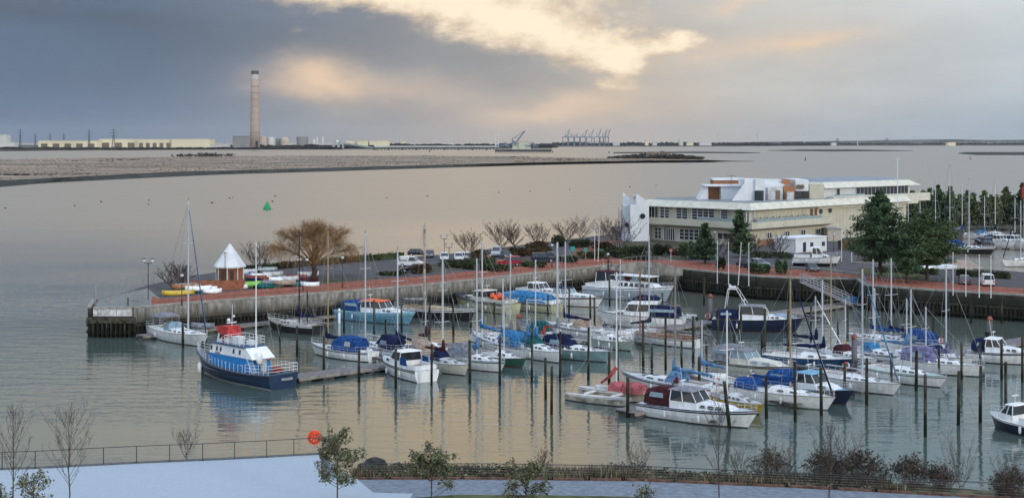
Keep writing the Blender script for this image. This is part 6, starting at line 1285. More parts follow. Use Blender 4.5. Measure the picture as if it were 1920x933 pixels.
# ---- cars
TYRE = mat('tyre', (.02,.02,.02), .8, .1, 4); LIGHTW = mat('headlight_glass', (.65,.68,.7), .15, .03, 4); LIGHTR = mat('tail_light', (.35,.02,.02), .3, .05, 4); PLATEW = mat('number_plate', (.6,.6,.55), .5, .03, 3)
def car(px, yb, hd, label, col, kind='hatch', z=Z0):
    P = W(px, yb, z); t = thing({'van':'white_van','suv':'parked_suv'}.get(kind, 'parked_car') if kind != 'van' else 'parked_van', label, 'van' if kind == 'van' else 'car', P, R(hd), group='cars parked on the quay')
    L, Wd, Hh = {'hatch':(4.1,1.74,1.45),'suv':(4.6,1.85,1.8),'van':(4.5,1.8,1.95),'estate':(4.6,1.8,1.5)}[kind]; a = L/2; w = Wd/2; bz = Hh*.55
    prof = {'hatch':[(-a,.35),(-a,.75),(-a+.15,bz),(a-1.15,bz),(a-.1,.72),(a,.5),(a,.3)],'suv':[(-a,.4),(-a,.9),(-a+.1,bz+.05),(a-1.2,bz+.05),(a-.1,.95),(a,.6),(a,.35)],'van':[(-a,.4),(-a,1.0),(-a+.05,bz+.05),(a-.95,bz+.05),(a-.1,.85),(a,.6),(a,.35)],'estate':[(-a,.35),(-a,.75),(-a+.12,bz),(a-1.25,bz),(a-.1,.74),(a,.5),(a,.3)]}[kind]
    mb = MB(); n = len(prof); rings = []
    for y, s_ in ((-w,.0),(-w+.0,.06),(-w+.12,.10),(w-.12,.10),(w,.06),(w,.0)): rings.append([(x*(1 if s_ else .985), y, zz+(0 if s_ else 0)) for x, zz in prof])
    mb.loft(rings); b = mb.build('body', col, t)
    x0, x1 = {'hatch':(-a+.15,a-1.2),'suv':(-a+.08,a-1.25),'van':(-a+.04,a-.95),'estate':(-a+.12,a-1.3)}[kind]; g0, g1 = {'hatch':(.45,.75),'suv':(.15,.6),'van':(.08,.7),'estate':(.35,.8)}[kind]
    mb = MB(); mb.hexa([(x0,-w+.04,bz-.02),(x1,-w+.04,bz-.02),(x1,w-.04,bz-.02),(x0,w-.04,bz-.02),(x0+g0,-w+.22,Hh-.08),(x1-g1,-w+.22,Hh-.08),(x1-g1,w-.22,Hh-.08),(x0+g0,w-.22,Hh-.08)]); mb.build('windows', GLASS, t)
    mb = MB(); mb.hexa([(x0+g0-.02,-w+.2,Hh-.1),(x1-g1+.03,-w+.2,Hh-.1),(x1-g1+.03,w-.2,Hh-.1),(x0+g0-.02,w-.2,Hh-.1),(x0+g0+.1,-w+.3,Hh),(x1-g1-.15,-w+.3,Hh),(x1-g1-.15,w-.3,Hh),(x0+g0+.1,w-.3,Hh)]); mb.build('roof', col, t)
    mb = MB()
    for g in (1,-1):
        for u in (0,.5,1): bar(mb, (x0+(x1-x0)*u,g*(w-.03),bz-.03), (x0+g0+(x1-g1-x0-g0)*u,g*(w-.21),Hh-.07), .045)
    if kind == 'van' : mb.box((x0+x1)/2-.6, 0, (bz+Hh)/2, (x1-x0)*.45, Wd-.2, Hh-bz-.12)
    mb.build('pillars', col, t)
    for x in (-a+.8, a-.85):
        for g in (1,-1): mb = MB(); mb.side([(x+.33*math.cos(q), .33+.33*math.sin(q)) for q in [2*math.pi*i/12 for i in range(12)]], g*(w-.2), g*(w+.015)); wh = mb.build('wheel', TYRE, t); mb = MB(); mb.side([(x+.19*math.cos(q), .33+.19*math.sin(q)) for q in [2*math.pi*i/10 for i in range(10)]], g*(w), g*(w+.03)); mb.build('rim', ALU, wh)
    for g in (1,-1): mb = MB(); mb.box(a-.08, g*(w-.3), .68, .14, .4, .18); mb.build('headlight', LIGHTW, t); mb = MB(); mb.box(-a+.02, g*(w-.16), .85, .08, .2, .35); mb.build('tail_light', LIGHTR, t)
    for x in (a+.005, -a-.005): mb = MB(); mb.box(x, 0, .5, .03, .5, .12); mb.build('number_plate', PLATEW, t)
    return t
CW = mat('car_white', (.72,.74,.76), .25, .03, 2); CB = mat('car_black', (.015,.016,.02), .2, .05, 2); CG = mat('car_grey', (.10,.11,.13), .25, .05, 2); CS = mat('car_silver', (.42,.45,.48), .25, .05, 2); CR = mat('car_red', (.30,.02,.035), .25, .05, 2); CN = mat('car_navy', (.02,.03,.06), .2, .05, 2); CLB = mat('car_light_blue', (.30,.38,.44), .25, .05, 2)
for a in [(771,500,-8,'white people carrier parked behind the black car on the quay','W','van'),(776,510,175,'black saloon in front of the white people carrier','B','estate'),(833,487,-85,'white hatchback, left of the two white cars','W','hatch'),(860,487,-85,'white hatchback, right of the two white cars','W','hatch'),(805,482,-90,'dark car partly behind the striped mast','G','hatch'),(786,480,0,'dark car behind the white people carrier','B','estate'),
          (931,480,-95,'silver people carrier behind the red off-roader','S','van'),(954,498,185,'dark red off-road car with white sills on the quay','R','suv'),(950,484,-80,'dark car between the silver people carrier and the shrubs','B','hatch'),(905,484,-60,'maroon car behind the hedge left of the silver people carrier','R','hatch'),(1018,491,5,'navy off-road car right of the red one','N','suv'),(1038,486,-40,'dark blue car at the right end of the car park','N','hatch'),
          (879,486,-20,'small white car behind the hedge right of the white hatchbacks','W','hatch'),(1424,499,-60,'pale blue hatchback on the road below the club house','L','hatch'),(1402,502,-50,'dark blue car half hidden behind the round bush','N','hatch'),(1523,508,-88,'dark grey hatchback facing the camera on the quay road','G','hatch'),(1808,532,75,'dark estate car parked on the right hand quay','G','estate'),(1850,535,80,'white small van parked on the right hand quay','W','van')]:
    car(a[0], a[1], a[2], a[3], {'W':CW,'B':CB,'G':CG,'S':CS,'R':CR,'N':CN,'L':CLB}[a[4]], a[5])
# ---- dinghies and kayaks stored ashore
def dinghy(px, yb, hd, label, m, L=3.4, up=True, z=Z0, w=1.3, zo=0.0, name='dinghy', cat='dinghy', wy=None):
    P = W(px, yb, z); t = thing(name, label, cat, (P.x, P.y, z+zo), R(hd)); mb = MB(); rings = []
    for i in range(9):
        u = i/8; ww = w/2*(1-abs(2*u-1)**2.4)*(1 if u > .4 else .97)+.04; hh = (.62+.1*(u-.5)**2*4); x = -L/2+L*u
        prof = [(ww*math.cos(a), hh*math.sin(a)) for a in [math.pi*k/6 for k in range(7)]]
        rings.append([(x, y, zz+.1 if up else hh+.1-zz) for y, zz in prof])
    mb.loft(rings, caps=True, closed=True); mb.build('hull', m, t, smooth=True); mb = MB(); mb.box(0, 0, .1 if up else .5, L*.7, .06, .1); mb.box(-L*.25,0,.06,.1,w*.8,.12); mb.box(L*.25,0,.06,.1,w*.8,.12); mb.build('keel' if up else 'thwart', RUBBER, t)
DG = [(334,553,20,'yellow dinghy on its side at the edge of the promenade',YELLOW,6),(372,549,10,'white upturned dinghy below the kiosk enclosure',WHITE,5),(388,545,-5,'white dinghy with blue edge near the small bare tree',WHITE,4.5),(352,545,5,'pale orange kayak rack boat beside the small bare tree',BEIGEC,5),
 (466,512,8,'white upturned dinghy at the back of the stack',WHITE,5.5),(500,512,0,'white covered dinghy at the rear right of the stack',OFFW,5),(484,518,-6,'dark blue covered dinghy in the stack',NAVYC,5.5),(512,521,10,'pale green white dinghy right of the stack',OFFW,4.5),(462,524,5,'white dinghy hull in the middle of the stack',WHITE,5),(478,528,-10,'brick red covered dinghy in the stack',mat('brick_cloth',(.26,.07,.045),.8),5),(498,530,12,'reddish dinghy cover right of the middle',mat('brick_cloth',(.26,.07,.045)),5),
 (470,533,-4,'navy covered dinghy near the front of the stack',NAVYC,5.5),(446,541,0,'white upturned tender at the front left of the stack',WHITE,4),(468,540,4,'bright green kayak at the front of the stack',mat('bright_green',(.18,.50,.05),.5),4.5),(494,540,0,'teal covered dinghy at the front of the stack',GREENC,4.5),(533,538,6,'white dinghy with beige deck right of the stack',BEIGEC,4.5),(552,536,-8,'blue green covered dinghy left of the red ones',mat('blue_green_cloth',(.06,.16,.18),.8),4.5),
 (556,527,6,'red upturned dinghy, left of the pair near the willow',REDP,4.5),(576,528,-5,'dark red upturned dinghy near the willow trunk',MAROON,4.5),(578,521,3,'white upturned dinghy behind the red pair',WHITE,4.5),(581,537,0,'white small dinghy under the red pair near the willow',WHITE,4)]
DG += [(454,518,30,'grey white dinghy tilted at the left of the stack',OFFW,4.5),(474,521,-30,'pale blue dinghy cover deep in the stack',PALEBC,4.5),(490,524,25,'white dinghy wedged behind the reddish covers',WHITE,4.5),(505,534,-20,'dark grey covered dinghy at the right front',GREYC,4.5),(520,531,35,'white dinghy hull leaning right of the stack',WHITE,4.2),(450,531,-25,'blue covered dinghy at the left front of the stack',BLUEC,4.2),
  (541,530,20,'grey dinghy lying between the stack and the red pair',OFFW,4.2),(360,549,-30,'green white dinghy beside the white ones near the small tree',GREENC,4.2),(344,546,35,'orange brown dinghy cover behind the yellow dinghy',mat('tan_cloth',(.34,.16,.07),.85),4.4),(398,550,15,'white small boat near the enclosure steps',WHITE,3.6)]
for i, (px, yb, hd, l, m, L) in enumerate(DG): dinghy(px, yb, hd+[0,12,-14][i % 3], l, m, L*.8, w=1.75, up=True, zo=.35*(i % 2))
for px, yb, l, m in [(1768,505,'white inflatable boat on the near bank of the second basin',OFFW),(1790,503,'white rigid inflatable with grey cover near the tarpaulin',WHITE),(1745,505,'white inflatable boat below the right hand pine',WHITE),(1700,506,'pale boat ashore between the two pines',OFFW),(1512,497,'white rowing boat ashore left of the workboat',WHITE)]: dinghy(px, yb, 8, l, m, 5.5, w=2.0)
for px, yb, hd, l, m in [(380,616,-12,'grey inflatable tender lying on the pontoon beside the large yacht',GREYC),(1514,712,15,'dark purple covered tender on the near walkway',NAVYC),(1605,694,12,'dark inflatable tender beside the red capped steel pile',BLACKP)]: dinghy(px, yb, hd, l, m, 3.6, zo=.1, z=.6, w=1.5)
# tarpaulin tent boat by the second basin
P = W(1828,508,Z0); k = P.y/F; t = thing('covered_boat', 'boat under a big beige pitched tarpaulin on the near side of the second basin', 'covered boat', (P.x, P.y+5, 2)); mb = MB(); mb.v = []; mb.add([(-34*k,-2,1.8),(34*k,-2,1.8),(34*k,5,1.8),(-34*k,5,1.8),(-13*k,1.5,26*k+1),(11*k,1.5,26*k+1)], [(0,1,5,4),(1,2,5),(2,3,4,5),(3,0,4),(0,3,2,1)]); mb.build('tarpaulin', mat('beige_tarpaulin', (.33,.27,.22), .85, .12, .8), t); mb = MB(); mb.box(0,1.5,.6,60*k,5,2.6); mb.build('hull', OFFW, t)
# ---- buoys
P = W(501,393,0); k = P.y/F; t = thing('channel_buoy', 'bright green conical channel buoy on the river', 'buoy', P); mb = MB(); mb.lathe([(7.6*k,-.3),(7.8*k,2.2*k),(6.9*k,3.6*k),(3.0*k,11*k),(.9*k,15.6*k),(.05,16*k)], n=14); mb.build('cone', mat('buoy_green', (.0,.28,.09), .45, .08, 1), t, smooth=False); mb = MB(); mb.ring((0,0,2.2*k), 7.0*k, .4*k, 'z'); mb.build('collar', mat('buoy_green_dark', (.0,.14,.05), .5), t)
for px, yb, yt, l, m in [(1510,301,291,'small dark beacon with white top on the wide river',BLACKP),(1819,299,293,'small red buoy near the right hand mud island',REDC),(805,285,279,'tiny dark channel mark in front of the long jetty',BLACKP),(1142,287,281,'tiny dark beacon left of the fort island',BLACKP)]:
    P = W(px, yb, 0); k = P.y/F; t = thing('beacon', l, 'buoy', P); mb = MB(); mb.lathe([(1.2*k,-.3),(1.0*k,(yb-yt)*.35*k),(.3*k,(yb-yt)*.8*k),(.2*k,(yb-yt)*k)], n=8); mb.build('float', m, t); mb = MB(); mb.ball((0,0,(yb-yt)*k*.8), .9*k); mb.build('topmark', WHITE if m is BLACKP else REDC, t)
P = W(1921,470,0); k = P.y/F; t = thing('beacon', 'red cylindrical harbour entrance light on a post at the right edge', 'beacon', P); mb = MB(); mb.tube([(0,0,-1),(0,0,98*k)], .22, 8); mb.build('post', OFFW, t); mb = MB(); mb.lathe([(5*k,98*k),(5*k,118*k),(2*k,119*k),(2*k,126*k)], n=10); mb.build('lantern', mat('beacon_red', (.55,.03,.03), .5), t)
# ---- birds on the river
BIRDS = [(10,391),(140,387),(190,379),(279,376),(278,384),(397,381),(436,371),(516,368),(511,378),(725,372),(801,368),(935,362),(994,359),(1068,356),(1181,351),(1230,348),(1318,367),(1336,362),(1442,350),(430,372)]
for i, (px, py) in enumerate(BIRDS):
    P = W(px, py, 0); mb = MB(); s_ = 1.0+(i % 3)*.15; mb.ball((0,0,.18*s_), .45*s_, .2*s_, .2*s_); mb.ball((.42*s_,0,.48*s_), .13*s_, .1*s_, .11*s_); mb.tube([(.3*s_,0,.25*s_),(.42*s_,0,.45*s_)], .06*s_, 4); mb.add([(.55*s_,0,.48*s_),(.7*s_,0,.44*s_),(.55*s_,.04,.44*s_)], [(0,1,2)]); mb.add([(-.4*s_,.1,.2*s_),(-.7*s_,0,.34*s_),(-.4*s_,-.1,.2*s_)], [(0,1,2)])
    o = mb.build('water_bird', mat('bird_brown', (.06,.055,.05), .9), loc=P); o.rotation_euler.z = i*1.3; tag(o, 'small dark bird on the river, ' + ['first','second','third','fourth','fifth','sixth','seventh','eighth','ninth','tenth','eleventh','twelfth','thirteenth','fourteenth','fifteenth','sixteenth','seventeenth','eighteenth','nineteenth','twentieth'][sorted(q[0]+q[1]*.001 for q in BIRDS).index(px+py*.001)] + ' of the birds from the left', 'bird', 'birds scattered on the river')
# ---- people
def person(loc, hd, label, coat, trous, pose='stand', hair=None):
    V_ = {}; J = []
    if pose == 'stand': pts = {'pel':(0,0,.95,.15),'waist':(0,0,1.12,.145),'chest':(0,0,1.38,.17),'neck':(.01,0,1.52,.065),'head':(.02,0,1.66,.105),'crown':(.01,0,1.74,.085),'hl':(0,.1,.9,.10),'kl':(.03,.11,.5,.07),'al':(0,.12,.09,.05),'tl':(.16,.13,.04,.045),'hr':(0,-.1,.9,.10),'kr':(.0,-.11,.5,.07),'ar':(-.04,-.12,.09,.05),'tr':(.13,-.13,.04,.045),
        'sl':(0,.2,1.42,.07),'el':(-.03,.27,1.14,.055),'wl':(.12,.24,.92,.038),'sr':(0,-.2,1.42,.07),'er':(-.03,-.27,1.14,.055),'wr':(.12,-.24,.92,.038)}
    else: pts = {'pel':(0,0,.5,.16),'waist':(.02,0,.68,.15),'chest':(.08,0,.93,.17),'neck':(.12,0,1.07,.065),'head':(.16,0,1.2,.105),'crown':(.16,0,1.28,.085),'hl':(.08,.1,.48,.1),'kl':(.48,.14,.5,.07),'al':(.5,.14,.09,.05),'tl':(.64,.15,.05,.045),'hr':(.08,-.1,.48,.1),'kr':(.48,-.14,.5,.07),'ar':(.5,-.14,.09,.05),'tr':(.64,-.15,.05,.045),
        'sl':(.06,.2,.97,.07),'el':(.15,.27,.72,.055),'wl':(.38,.18,.62,.038),'sr':(.06,-.2,.97,.07),'er':(.15,-.27,.72,.055),'wr':(.38,-.18,.62,.038)}
    names = list(pts); E = [('pel','waist'),('waist','chest'),('chest','neck'),('neck','head'),('head','crown'),('pel','hl'),('hl','kl'),('kl','al'),('al','tl'),('pel','hr'),('hr','kr'),('kr','ar'),('ar','tr'),('chest','sl'),('sl','el'),('el','wl'),('chest','sr'),('sr','er'),('er','wr')]
    for sd, g in (('l',1),('r',-1)):
        w_ = Vector(pts['w'+sd][:3]); pts['p'+sd] = (w_.x+.05, w_.y, w_.z-.05, .036); E.append(('w'+sd, 'p'+sd))
        for f_, (dy, ln, dx_) in enumerate(((.03,.075,.03),(.01,.085,.035),(-.01,.08,.03),(-.028,.065,.02),(.045,.05,.05))):
            pts[f'f{sd}{f_}'] = (w_.x+.05+dx_*.7, w_.y+dy*g, w_.z-.05-ln*.6, .010); pts[f'g{sd}{f_}'] = (w_.x+.05+dx_*1.3, w_.y+dy*g, w_.z-.05-ln, .008); E += [('p'+sd, f'f{sd}{f_}'), (f'f{sd}{f_}', f'g{sd}{f_}')]
    names = list(pts); me = bpy.data.meshes.new('person'); me.from_pydata([pts[n_][:3] for n_ in names], [(names.index(a), names.index(b)) for a, b in E], [])
    o = bpy.data.objects.new('person', me); sc.collection.objects.link(o); sk = o.modifiers.new('s', 'SKIN')
    for i, n_ in enumerate(names): me.skin_vertices[0].data[i].radius = (pts[n_][3],)*2
    me.skin_vertices[0].data[0].use_root = True; ss = o.modifiers.new('u', 'SUBSURF'); ss.levels = 1; ss.render_levels = 1
    dg = bpy.context.evaluated_depsgraph_get(); m2 = bpy.data.meshes.new_from_object(o.evaluated_get(dg)); o.modifiers.clear(); o.data = m2; m2.materials.clear()
    for m in (coat, trous, SKIN, BLACKP): m2.materials.append(m)
    nk = pts['neck'][2]; pe = pts['pel'][2]; wz = pts['wl'][2]
    for p in m2.polygons:
        c = p.center; hand = abs(c.y) > .15 and c.z < wz-.01 and c.x > pts['wl'][0]-.02 and c.z > .3
        p.material_index = 2 if (c.z > nk+.02 or hand) else (0 if (c.z > pe-.1 and (pose == 'stand' or c.x < .15)) or abs(c.y) > .2 else (3 if c.z < .13 else 1)); p.use_smooth = True
    o.location = loc; o.rotation_euler.z = hd; tag(o, label, 'person')
    hx, _, hz, _ = pts['head']; mb = MB(); mb.ball((hx-.015, 0, hz+.045), .118, .108, .105, 10, 6); mb.build('hair', hair or BLACKP, o, smooth=True)
    mb = MB()
    for g in (1,-1): mb.ball((hx+.1, g*.036, hz+.01), .013)
    mb.build('eyes', BLACKP, o); mb = MB(); mb.ball((hx+.108, 0, hz-.02), .02, .014, .024); mb.build('nose', SKIN, o); mb = MB(); mb.box(hx+.1, 0, hz-.06, .01, .04, .01); mb.build('mouth', mat('lips', (.3,.1,.09), .6), o)
    mb = MB(); mb.loft([[(pts['waist'][0]+rx*math.cos(a), ry*math.sin(a), z_) for a in [2*math.pi*k/10 for k in range(10)]] for rx, ry, z_ in ((.17,.21,pts['pel'][2]-.12),(.16,.2,pts['waist'][2]),(.15,.2,pts['chest'][2]-.05))]); mb.build('jacket', coat, o, smooth=True)
    return o
CK = mat('dark_coat', (.018,.02,.028), .85, .1, 5); JN = mat('dark_jeans', (.03,.035,.05), .9, .1, 5)
P = W(1851,643,.62); person((P.x,P.y,.62), R(-100), 'person in a long dark coat standing on the near walkway, right side', CK, JN)
P = W(1134,627,.62); person((P.x,P.y,.62), R(70), 'person in a navy hooded jacket standing on the central walkway', mat('navy_jacket', (.02,.03,.07), .85), JN)
P = W(1270,722,1.2); person((P.x,P.y,1.1), R(160), 'person in a dark red jacket sitting in the cockpit of the pale blue covered yacht', mat('dark_red_jacket', (.16,.02,.02), .85), JN, 'sit')
# ---- lifebuoy stations on the pontoons
for px, py, l in [(1327,607,'orange lifebuoy on a stand beside the far red capped pile'),(1586,704,'orange lifebuoy on a post beside the near red capped pile')]:
    P = W(px, py, .6); t = thing('lifebuoy_stand', l, 'lifebuoy', P); mb = MB(); mb.tube([(0,0,0),(0,0,1.5)], .05, 5); mb.build('post', GREYR, t); lifering(t, (0,-.1,1.15), 'y', r=.34)
for i, (px, py) in enumerate([(690,668),(990,640),(1215,618),(1412,716),(1744,668),(1460,700)]):
    P = W(px, py, .6); t = thing('service_pedestal', beside(px, py, _used, 'white service pedestal'), 'pedestal', P, group='service pedestals on the walkways'); mb = MB(); mb.box(0,0,.55,.28,.28,1.1); mb.build('column', WHITEM, t); mb = MB(); mb.box(0,0,1.16,.34,.34,.12); mb.build('cap', PALEBC, t)
# ---- mooring lines
for a, b, za, zb_ in [((1838,745),(1862,785),3.2,1.3),((1838,750),(1800,700),1.5,1.8),((1891,735),(1935,765),2.5,1.5),((997,690),(985,684),1.0,1.0),((1437,745),(1500,745),2,1.2),((1368,770),(1325,730),3.2,1.0),((1050,715),(1106,668),2.0,1.0),((495,690),(455,652),2.5,1.0),((673,700),(715,690),2.0,1.3),((881,700),(862,690),2,1.1)]:
    A = W(a[0], a[1]+30, 0)+Vector((0,0,za)); B = W(b[0], b[1]+8, 0)+Vector((0,0,zb_)); mb = MB(); mb.tube([A.lerp(B, i/8)-Vector((0,0,math.sin(math.pi*i/8)*.9)) for i in range(9)], .022, 4); tag(mb.build('mooring_line', ROPE), beside((a[0]+b[0])/2, a[1], _used, 'slack mooring line'), 'rope')

# ================================================================== PLANTS ON THE QUAY
def willow():
    P = W(588, 522, Z0); k = P.y/F; t = thing('willow_tree', 'wide leafless golden brown weeping willow on the quay', 'tree', P); rg = random.Random(3); a = MB(); h = (522-403)*k; w = 84*k
    a.tube([(0,0,-.2),(.2,0,1.2),(-.1,0,2.6)], .5, 8, 0, .40); a.build('trunk', BARK, t); c = MB(); f = MB(); c0 = Vector((0,0,2.4))
    for i in range(26):
        an = 2*math.pi*i/26*3.1; e = R(8+78*((i*.618) % 1)); dr = Vector((math.cos(an)*math.cos(e), math.sin(an)*math.cos(e), math.sin(e)))
        end = Vector((dr.x*w*.86, dr.y*w*.8, 2.6+(h-3.6)*(.30+.62*dr.z))); mid1 = c0.lerp(end, .4)+Vector((0,0,h*.05))+Vector((rg.uniform(-.5,.5), rg.uniform(-.5,.5), 0)); mid2 = c0.lerp(end, .75)+Vector((0,0,h*.06))
        c.tube([c0, mid1, mid2, end], .20, 5, 0, .045); lim = [mid1, mid2, end]
        for j in range(16):
            q = mid1.lerp(mid2, rg.random()) if j < 6 else mid2.lerp(end, rg.random()); d = (dr+Vector((rg.uniform(-1,1), rg.uniform(-1,1), rg.uniform(-.1,1)))*.9).normalized(); L = h*rg.uniform(.09,.17); e1 = q+d*L; e2 = e1+(d+Vector((0,0,-.1))).normalized()*L*.6
            c.tube([q, e1, e2], .055, 4, 0, .022)
            for _ in range(11):
                s0 = q.lerp(e1, rg.uniform(.2,1)) if _ % 2 else e1.lerp(e2, rg.random()); v = (d+Vector((rg.uniform(-1,1), rg.uniform(-1,1), rg.uniform(-.2,1.0)))*.75).normalized(); pts = [s0]; low_ = 1-max(0, dr.z)
                for g_ in range(5+int(6*low_)): v.z -= .10+.24*low_; v.x *= .93; v.y *= .93; v = v.normalized()*.9 if v.length > .9 else v; pts.append(pts[-1]+v*h*.040*rg.uniform(.8,1.2))
                f.tube(pts, .020, 3, 0, .011)
    zm = max(v[2] for v in f.v); xm = sorted(abs(v[0]) for v in f.v)[int(len(f.v)*.99)]
    for m_ in (c, f): m_.v = [(v[0]*w/xm, v[1]*w/xm, max(.6, v[2] if v[2] < 2.4 else 2.4+(v[2]-2.4)*(h-2.4)/(zm-2.4))) for v in m_.v]
    cr = c.build('crown', WILLOW, t); f.build('hanging_twigs', WILLOW, cr)
willow()
for a in [(326,543,52,498,'small leafless multi stemmed tree at the pier end, beside the yellow dinghy',TWIG,3,6),(345,541,50,503,'thinner leafless shrub right of the pier end tree',TWIG,13,6),(486,512,58,459,'leafless multi stemmed tree between the kiosk and the willow',TWIG,4,8),(880,480,60,447,'low spreading leafless tree left of the car park trees',TWIG,5,7),(942,470,74,427,'broad leafless tree behind the red off-roader',TWIG,6,8),(966,466,50,433,'leafless tree right behind the broad one',TWIG,16,7),
          (1012,468,58,428,'leafless tree above the navy off-road car',TWIG,7,7),(1060,458,50,424,'pale leafless tree with dark bush at its foot',TWIG,8,7),(1092,452,58,411,'pale leafless tree standing highest left of the stair tower',BARKL,9,8),(1160,474,84,418,'dark leafless tree in front of the stair tower',TWIG,10,9),(1140,462,54,414,'leafless tree left of the stair tower',BARKL,11,7),(1464,482,50,445,'small leafless tree before the portable cabin',TWIG,12,7),(1352,488,50,440,'leafless tree between the two small conifers',TWIG,15,7),(1418,476,30,440,'thin leafless tree right of the taller small conifer',TWIG,18,6)]:
    sapling(a[0], a[1], a[2]*1.15, a[3], a[4], a[6], m=a[5], r=.16, first=.16, nb=44, minr=.022, multi=a[7]//2, ang=1.5, group='leafless trees on the quay', name='bare_tree')
conifer(1650, 522, 98, 362, 'big dark pine in front of the club house, left of the pair', seed=1, cone=.40, dens=3.0, s=.20, wob=.55, trunkh=.22)
conifer(1738, 524, 108, 400, 'big dark pine right of the pair, spreading over the quay road', seed=2, cone=.15, dens=3.0, s=.20, wob=.55, trunkh=.24, m=mat('pine_needles_green', (.085,.125,.055), .9, .3, .5, isl=.45))
conifer(1700, 530, 56, 450, 'lower dark pine growing between the two big pines', seed=21, cone=.3, dens=2.0, s=.22, wob=.5, trunkh=.25)
conifer(1388, 482, 42, 398, 'small conifer before the club house balcony, the taller one', seed=3, cone=.75, s=.36, wob=.45); conifer(1322, 494, 38, 425, 'small conifer left of the taller one before the club house', seed=4, cone=.65, s=.36, wob=.4)
for i in range(17):
    px = 1712+i*14.5+rnd.uniform(-4,4); d = i in (2,3,4,13,14,15); yt = 356+rnd.uniform(-3,14)+(-9 if i in (3,14,15) else 6 if i in (8,9) else 0)
    conifer(px, 440, 26+(i*7)%9, yt, f"{'dark' if d else 'green'} conifer of the breakwater row, {['first','second','third','fourth','fifth','sixth','seventh','eighth','ninth','tenth','eleventh','twelfth','thirteenth','fourteenth','fifteenth','sixteenth','seventeenth'][i]} from the left", z=2.5, seed=30+i, m=PINE if d else PINEL, cone=.25+.4*(i%3)/2, s=.34, dens=1.5, wob=.6, group='conifer row on the breakwater', Yfix=418+rnd.uniform(-3,5), name='conifer', trunkh=.04)
bush(1465, 514, 24, 484, 'dark conical clipped evergreen beside the quay road', seed=1, m=PINE, n=1500, s=.24); bush(1424, 513, 42, 490, 'broad rounded dark evergreen bush below the pale blue hatchback', seed=2, m=PINE, n=2200, s=.24)
bush(1350, 506, 20, 482, 'small round bush left of the first flagpole', seed=3, m=HEDGE, n=800); bush(1292, 486, 44, 452, 'dark spreading evergreen bush left of the small conifer', seed=5, m=PINE, n=2200, s=.26)
for i, (px, yb, w_, yt, l, br) in enumerate([(1196,476,60,458,'low green shrub bed in front of the stair tower',0),(1238,478,50,456,'green shrubs below the club house entrance',0),(1160,482,50,466,'dark green shrub right of the brick path',0),(1090,464,46,446,'round dark green shrub left of the brick path',0),(1050,462,34,440,'tall dark evergreen shrub by the pale leafless tree',0),(1010,478,70,462,'brown leafless shrub mass behind the navy off-road car',1),(975,480,50,462,'brown twiggy shrub behind the red off-roader',1),(900,486,60,468,'brown green shrub between the white and silver cars',1),
        (860,500,80,488,'low clipped green shrub in front of the white hatchbacks',0),(900,504,70,490,'low green shrub left of the red off-roader',0),(930,508,60,496,'low grey green shrub in front of the red off-roader',0),(1000,500,60,489,'low green shrub right of the red off-roader',0),(1060,492,44,478,'green shrub below the pale blue sign board',0),(1110,484,60,470,'low dark green shrub under the turquoise signs',0),(1150,476,40,462,'dense shrub by the left foot of the stair tower',0),
        (735,516,60,509,'low clipped green shrub beside the brick promenade',0),(790,512,36,492,'clipped brown green hedge block beside the black saloon',1),(1200,486,90,474,'wide ground shrub above the curved parapet',0),(1270,478,40,464,'brown shrub below the entrance windows',1),(1440,484,90,472,'clipped green hedge in front of the portable cabin',0),(1010,470,50,450,'tall brown shrub right of the leafless trees',1),(1130,470,40,452,'dark leafless shrub above the brick path',1)]):
    bush(px, yb, w_, yt, l, seed=40+i, m=HEDGEB if br else HEDGE, n=1300, s=.26)
hedge(W(520,504,Z0), W(662,491,Z0), 1.5, 1.4, 'clipped brown green hedge behind the willow', HEDGEB, seed=1); hedge(W(664,491,Z0), W(755,484,Z0), 1.5, 1.4, 'clipped green hedge along the river right of the willow', HEDGE, seed=2); hedge(W(452,509,Z0), W(515,504,Z0), 1.3, 1.4, 'clipped green hedge behind the dinghy stack', HEDGE, seed=3)
hedge(W(830,501,Z0), W(925,492,Z0), 1.3, 1.8, 'clipped green hedge in front of the parked white cars', HEDGE, seed=4); hedge(W(1725,513,Z0), W(1758,515,Z0), 1.3, 1.5, 'short dark hedge below the right hand pine', HEDGE, seed=5); hedge(W(1795,516,Z0), W(1893,523,Z0), 1.3, 1.5, 'clipped dark hedge behind the estate car and the van', HEDGE, seed=6); hedge(W(1640,510,Z0), W(1722,512,Z0), 1.2, 1.4, 'dark hedge behind the pine trunks', HEDGE, seed=7); hedge(W(1575,468,Z0), W(1612,466,Z0), 2.6, 2, 'olive hedge under the club house hall wall', HEDGEB, seed=8)
for px, yb, l in [(1752,528,'left of two grey concrete blocks by the roadside'),(1737,526,'right hand picnic bench under the pines')][:1]:
    P = W(px, yb, Z0); t = thing('bench', 'grey picnic bench under the right hand pine', 'bench', P, R(-12)); mb = MB(); mb.box(0,0,.75,1.8,.7,.06); mb.build('table_top', GREYC, t)
    for y in (-.7,.7): mb = MB(); mb.box(0,y,.45,1.8,.28,.05); mb.build('seat', GREYC, t)
    for x in (-.7,.7): mb = MB(); mb.box(x,0,.37,.08,1.3,.74); mb.build('leg', GREYC, t)
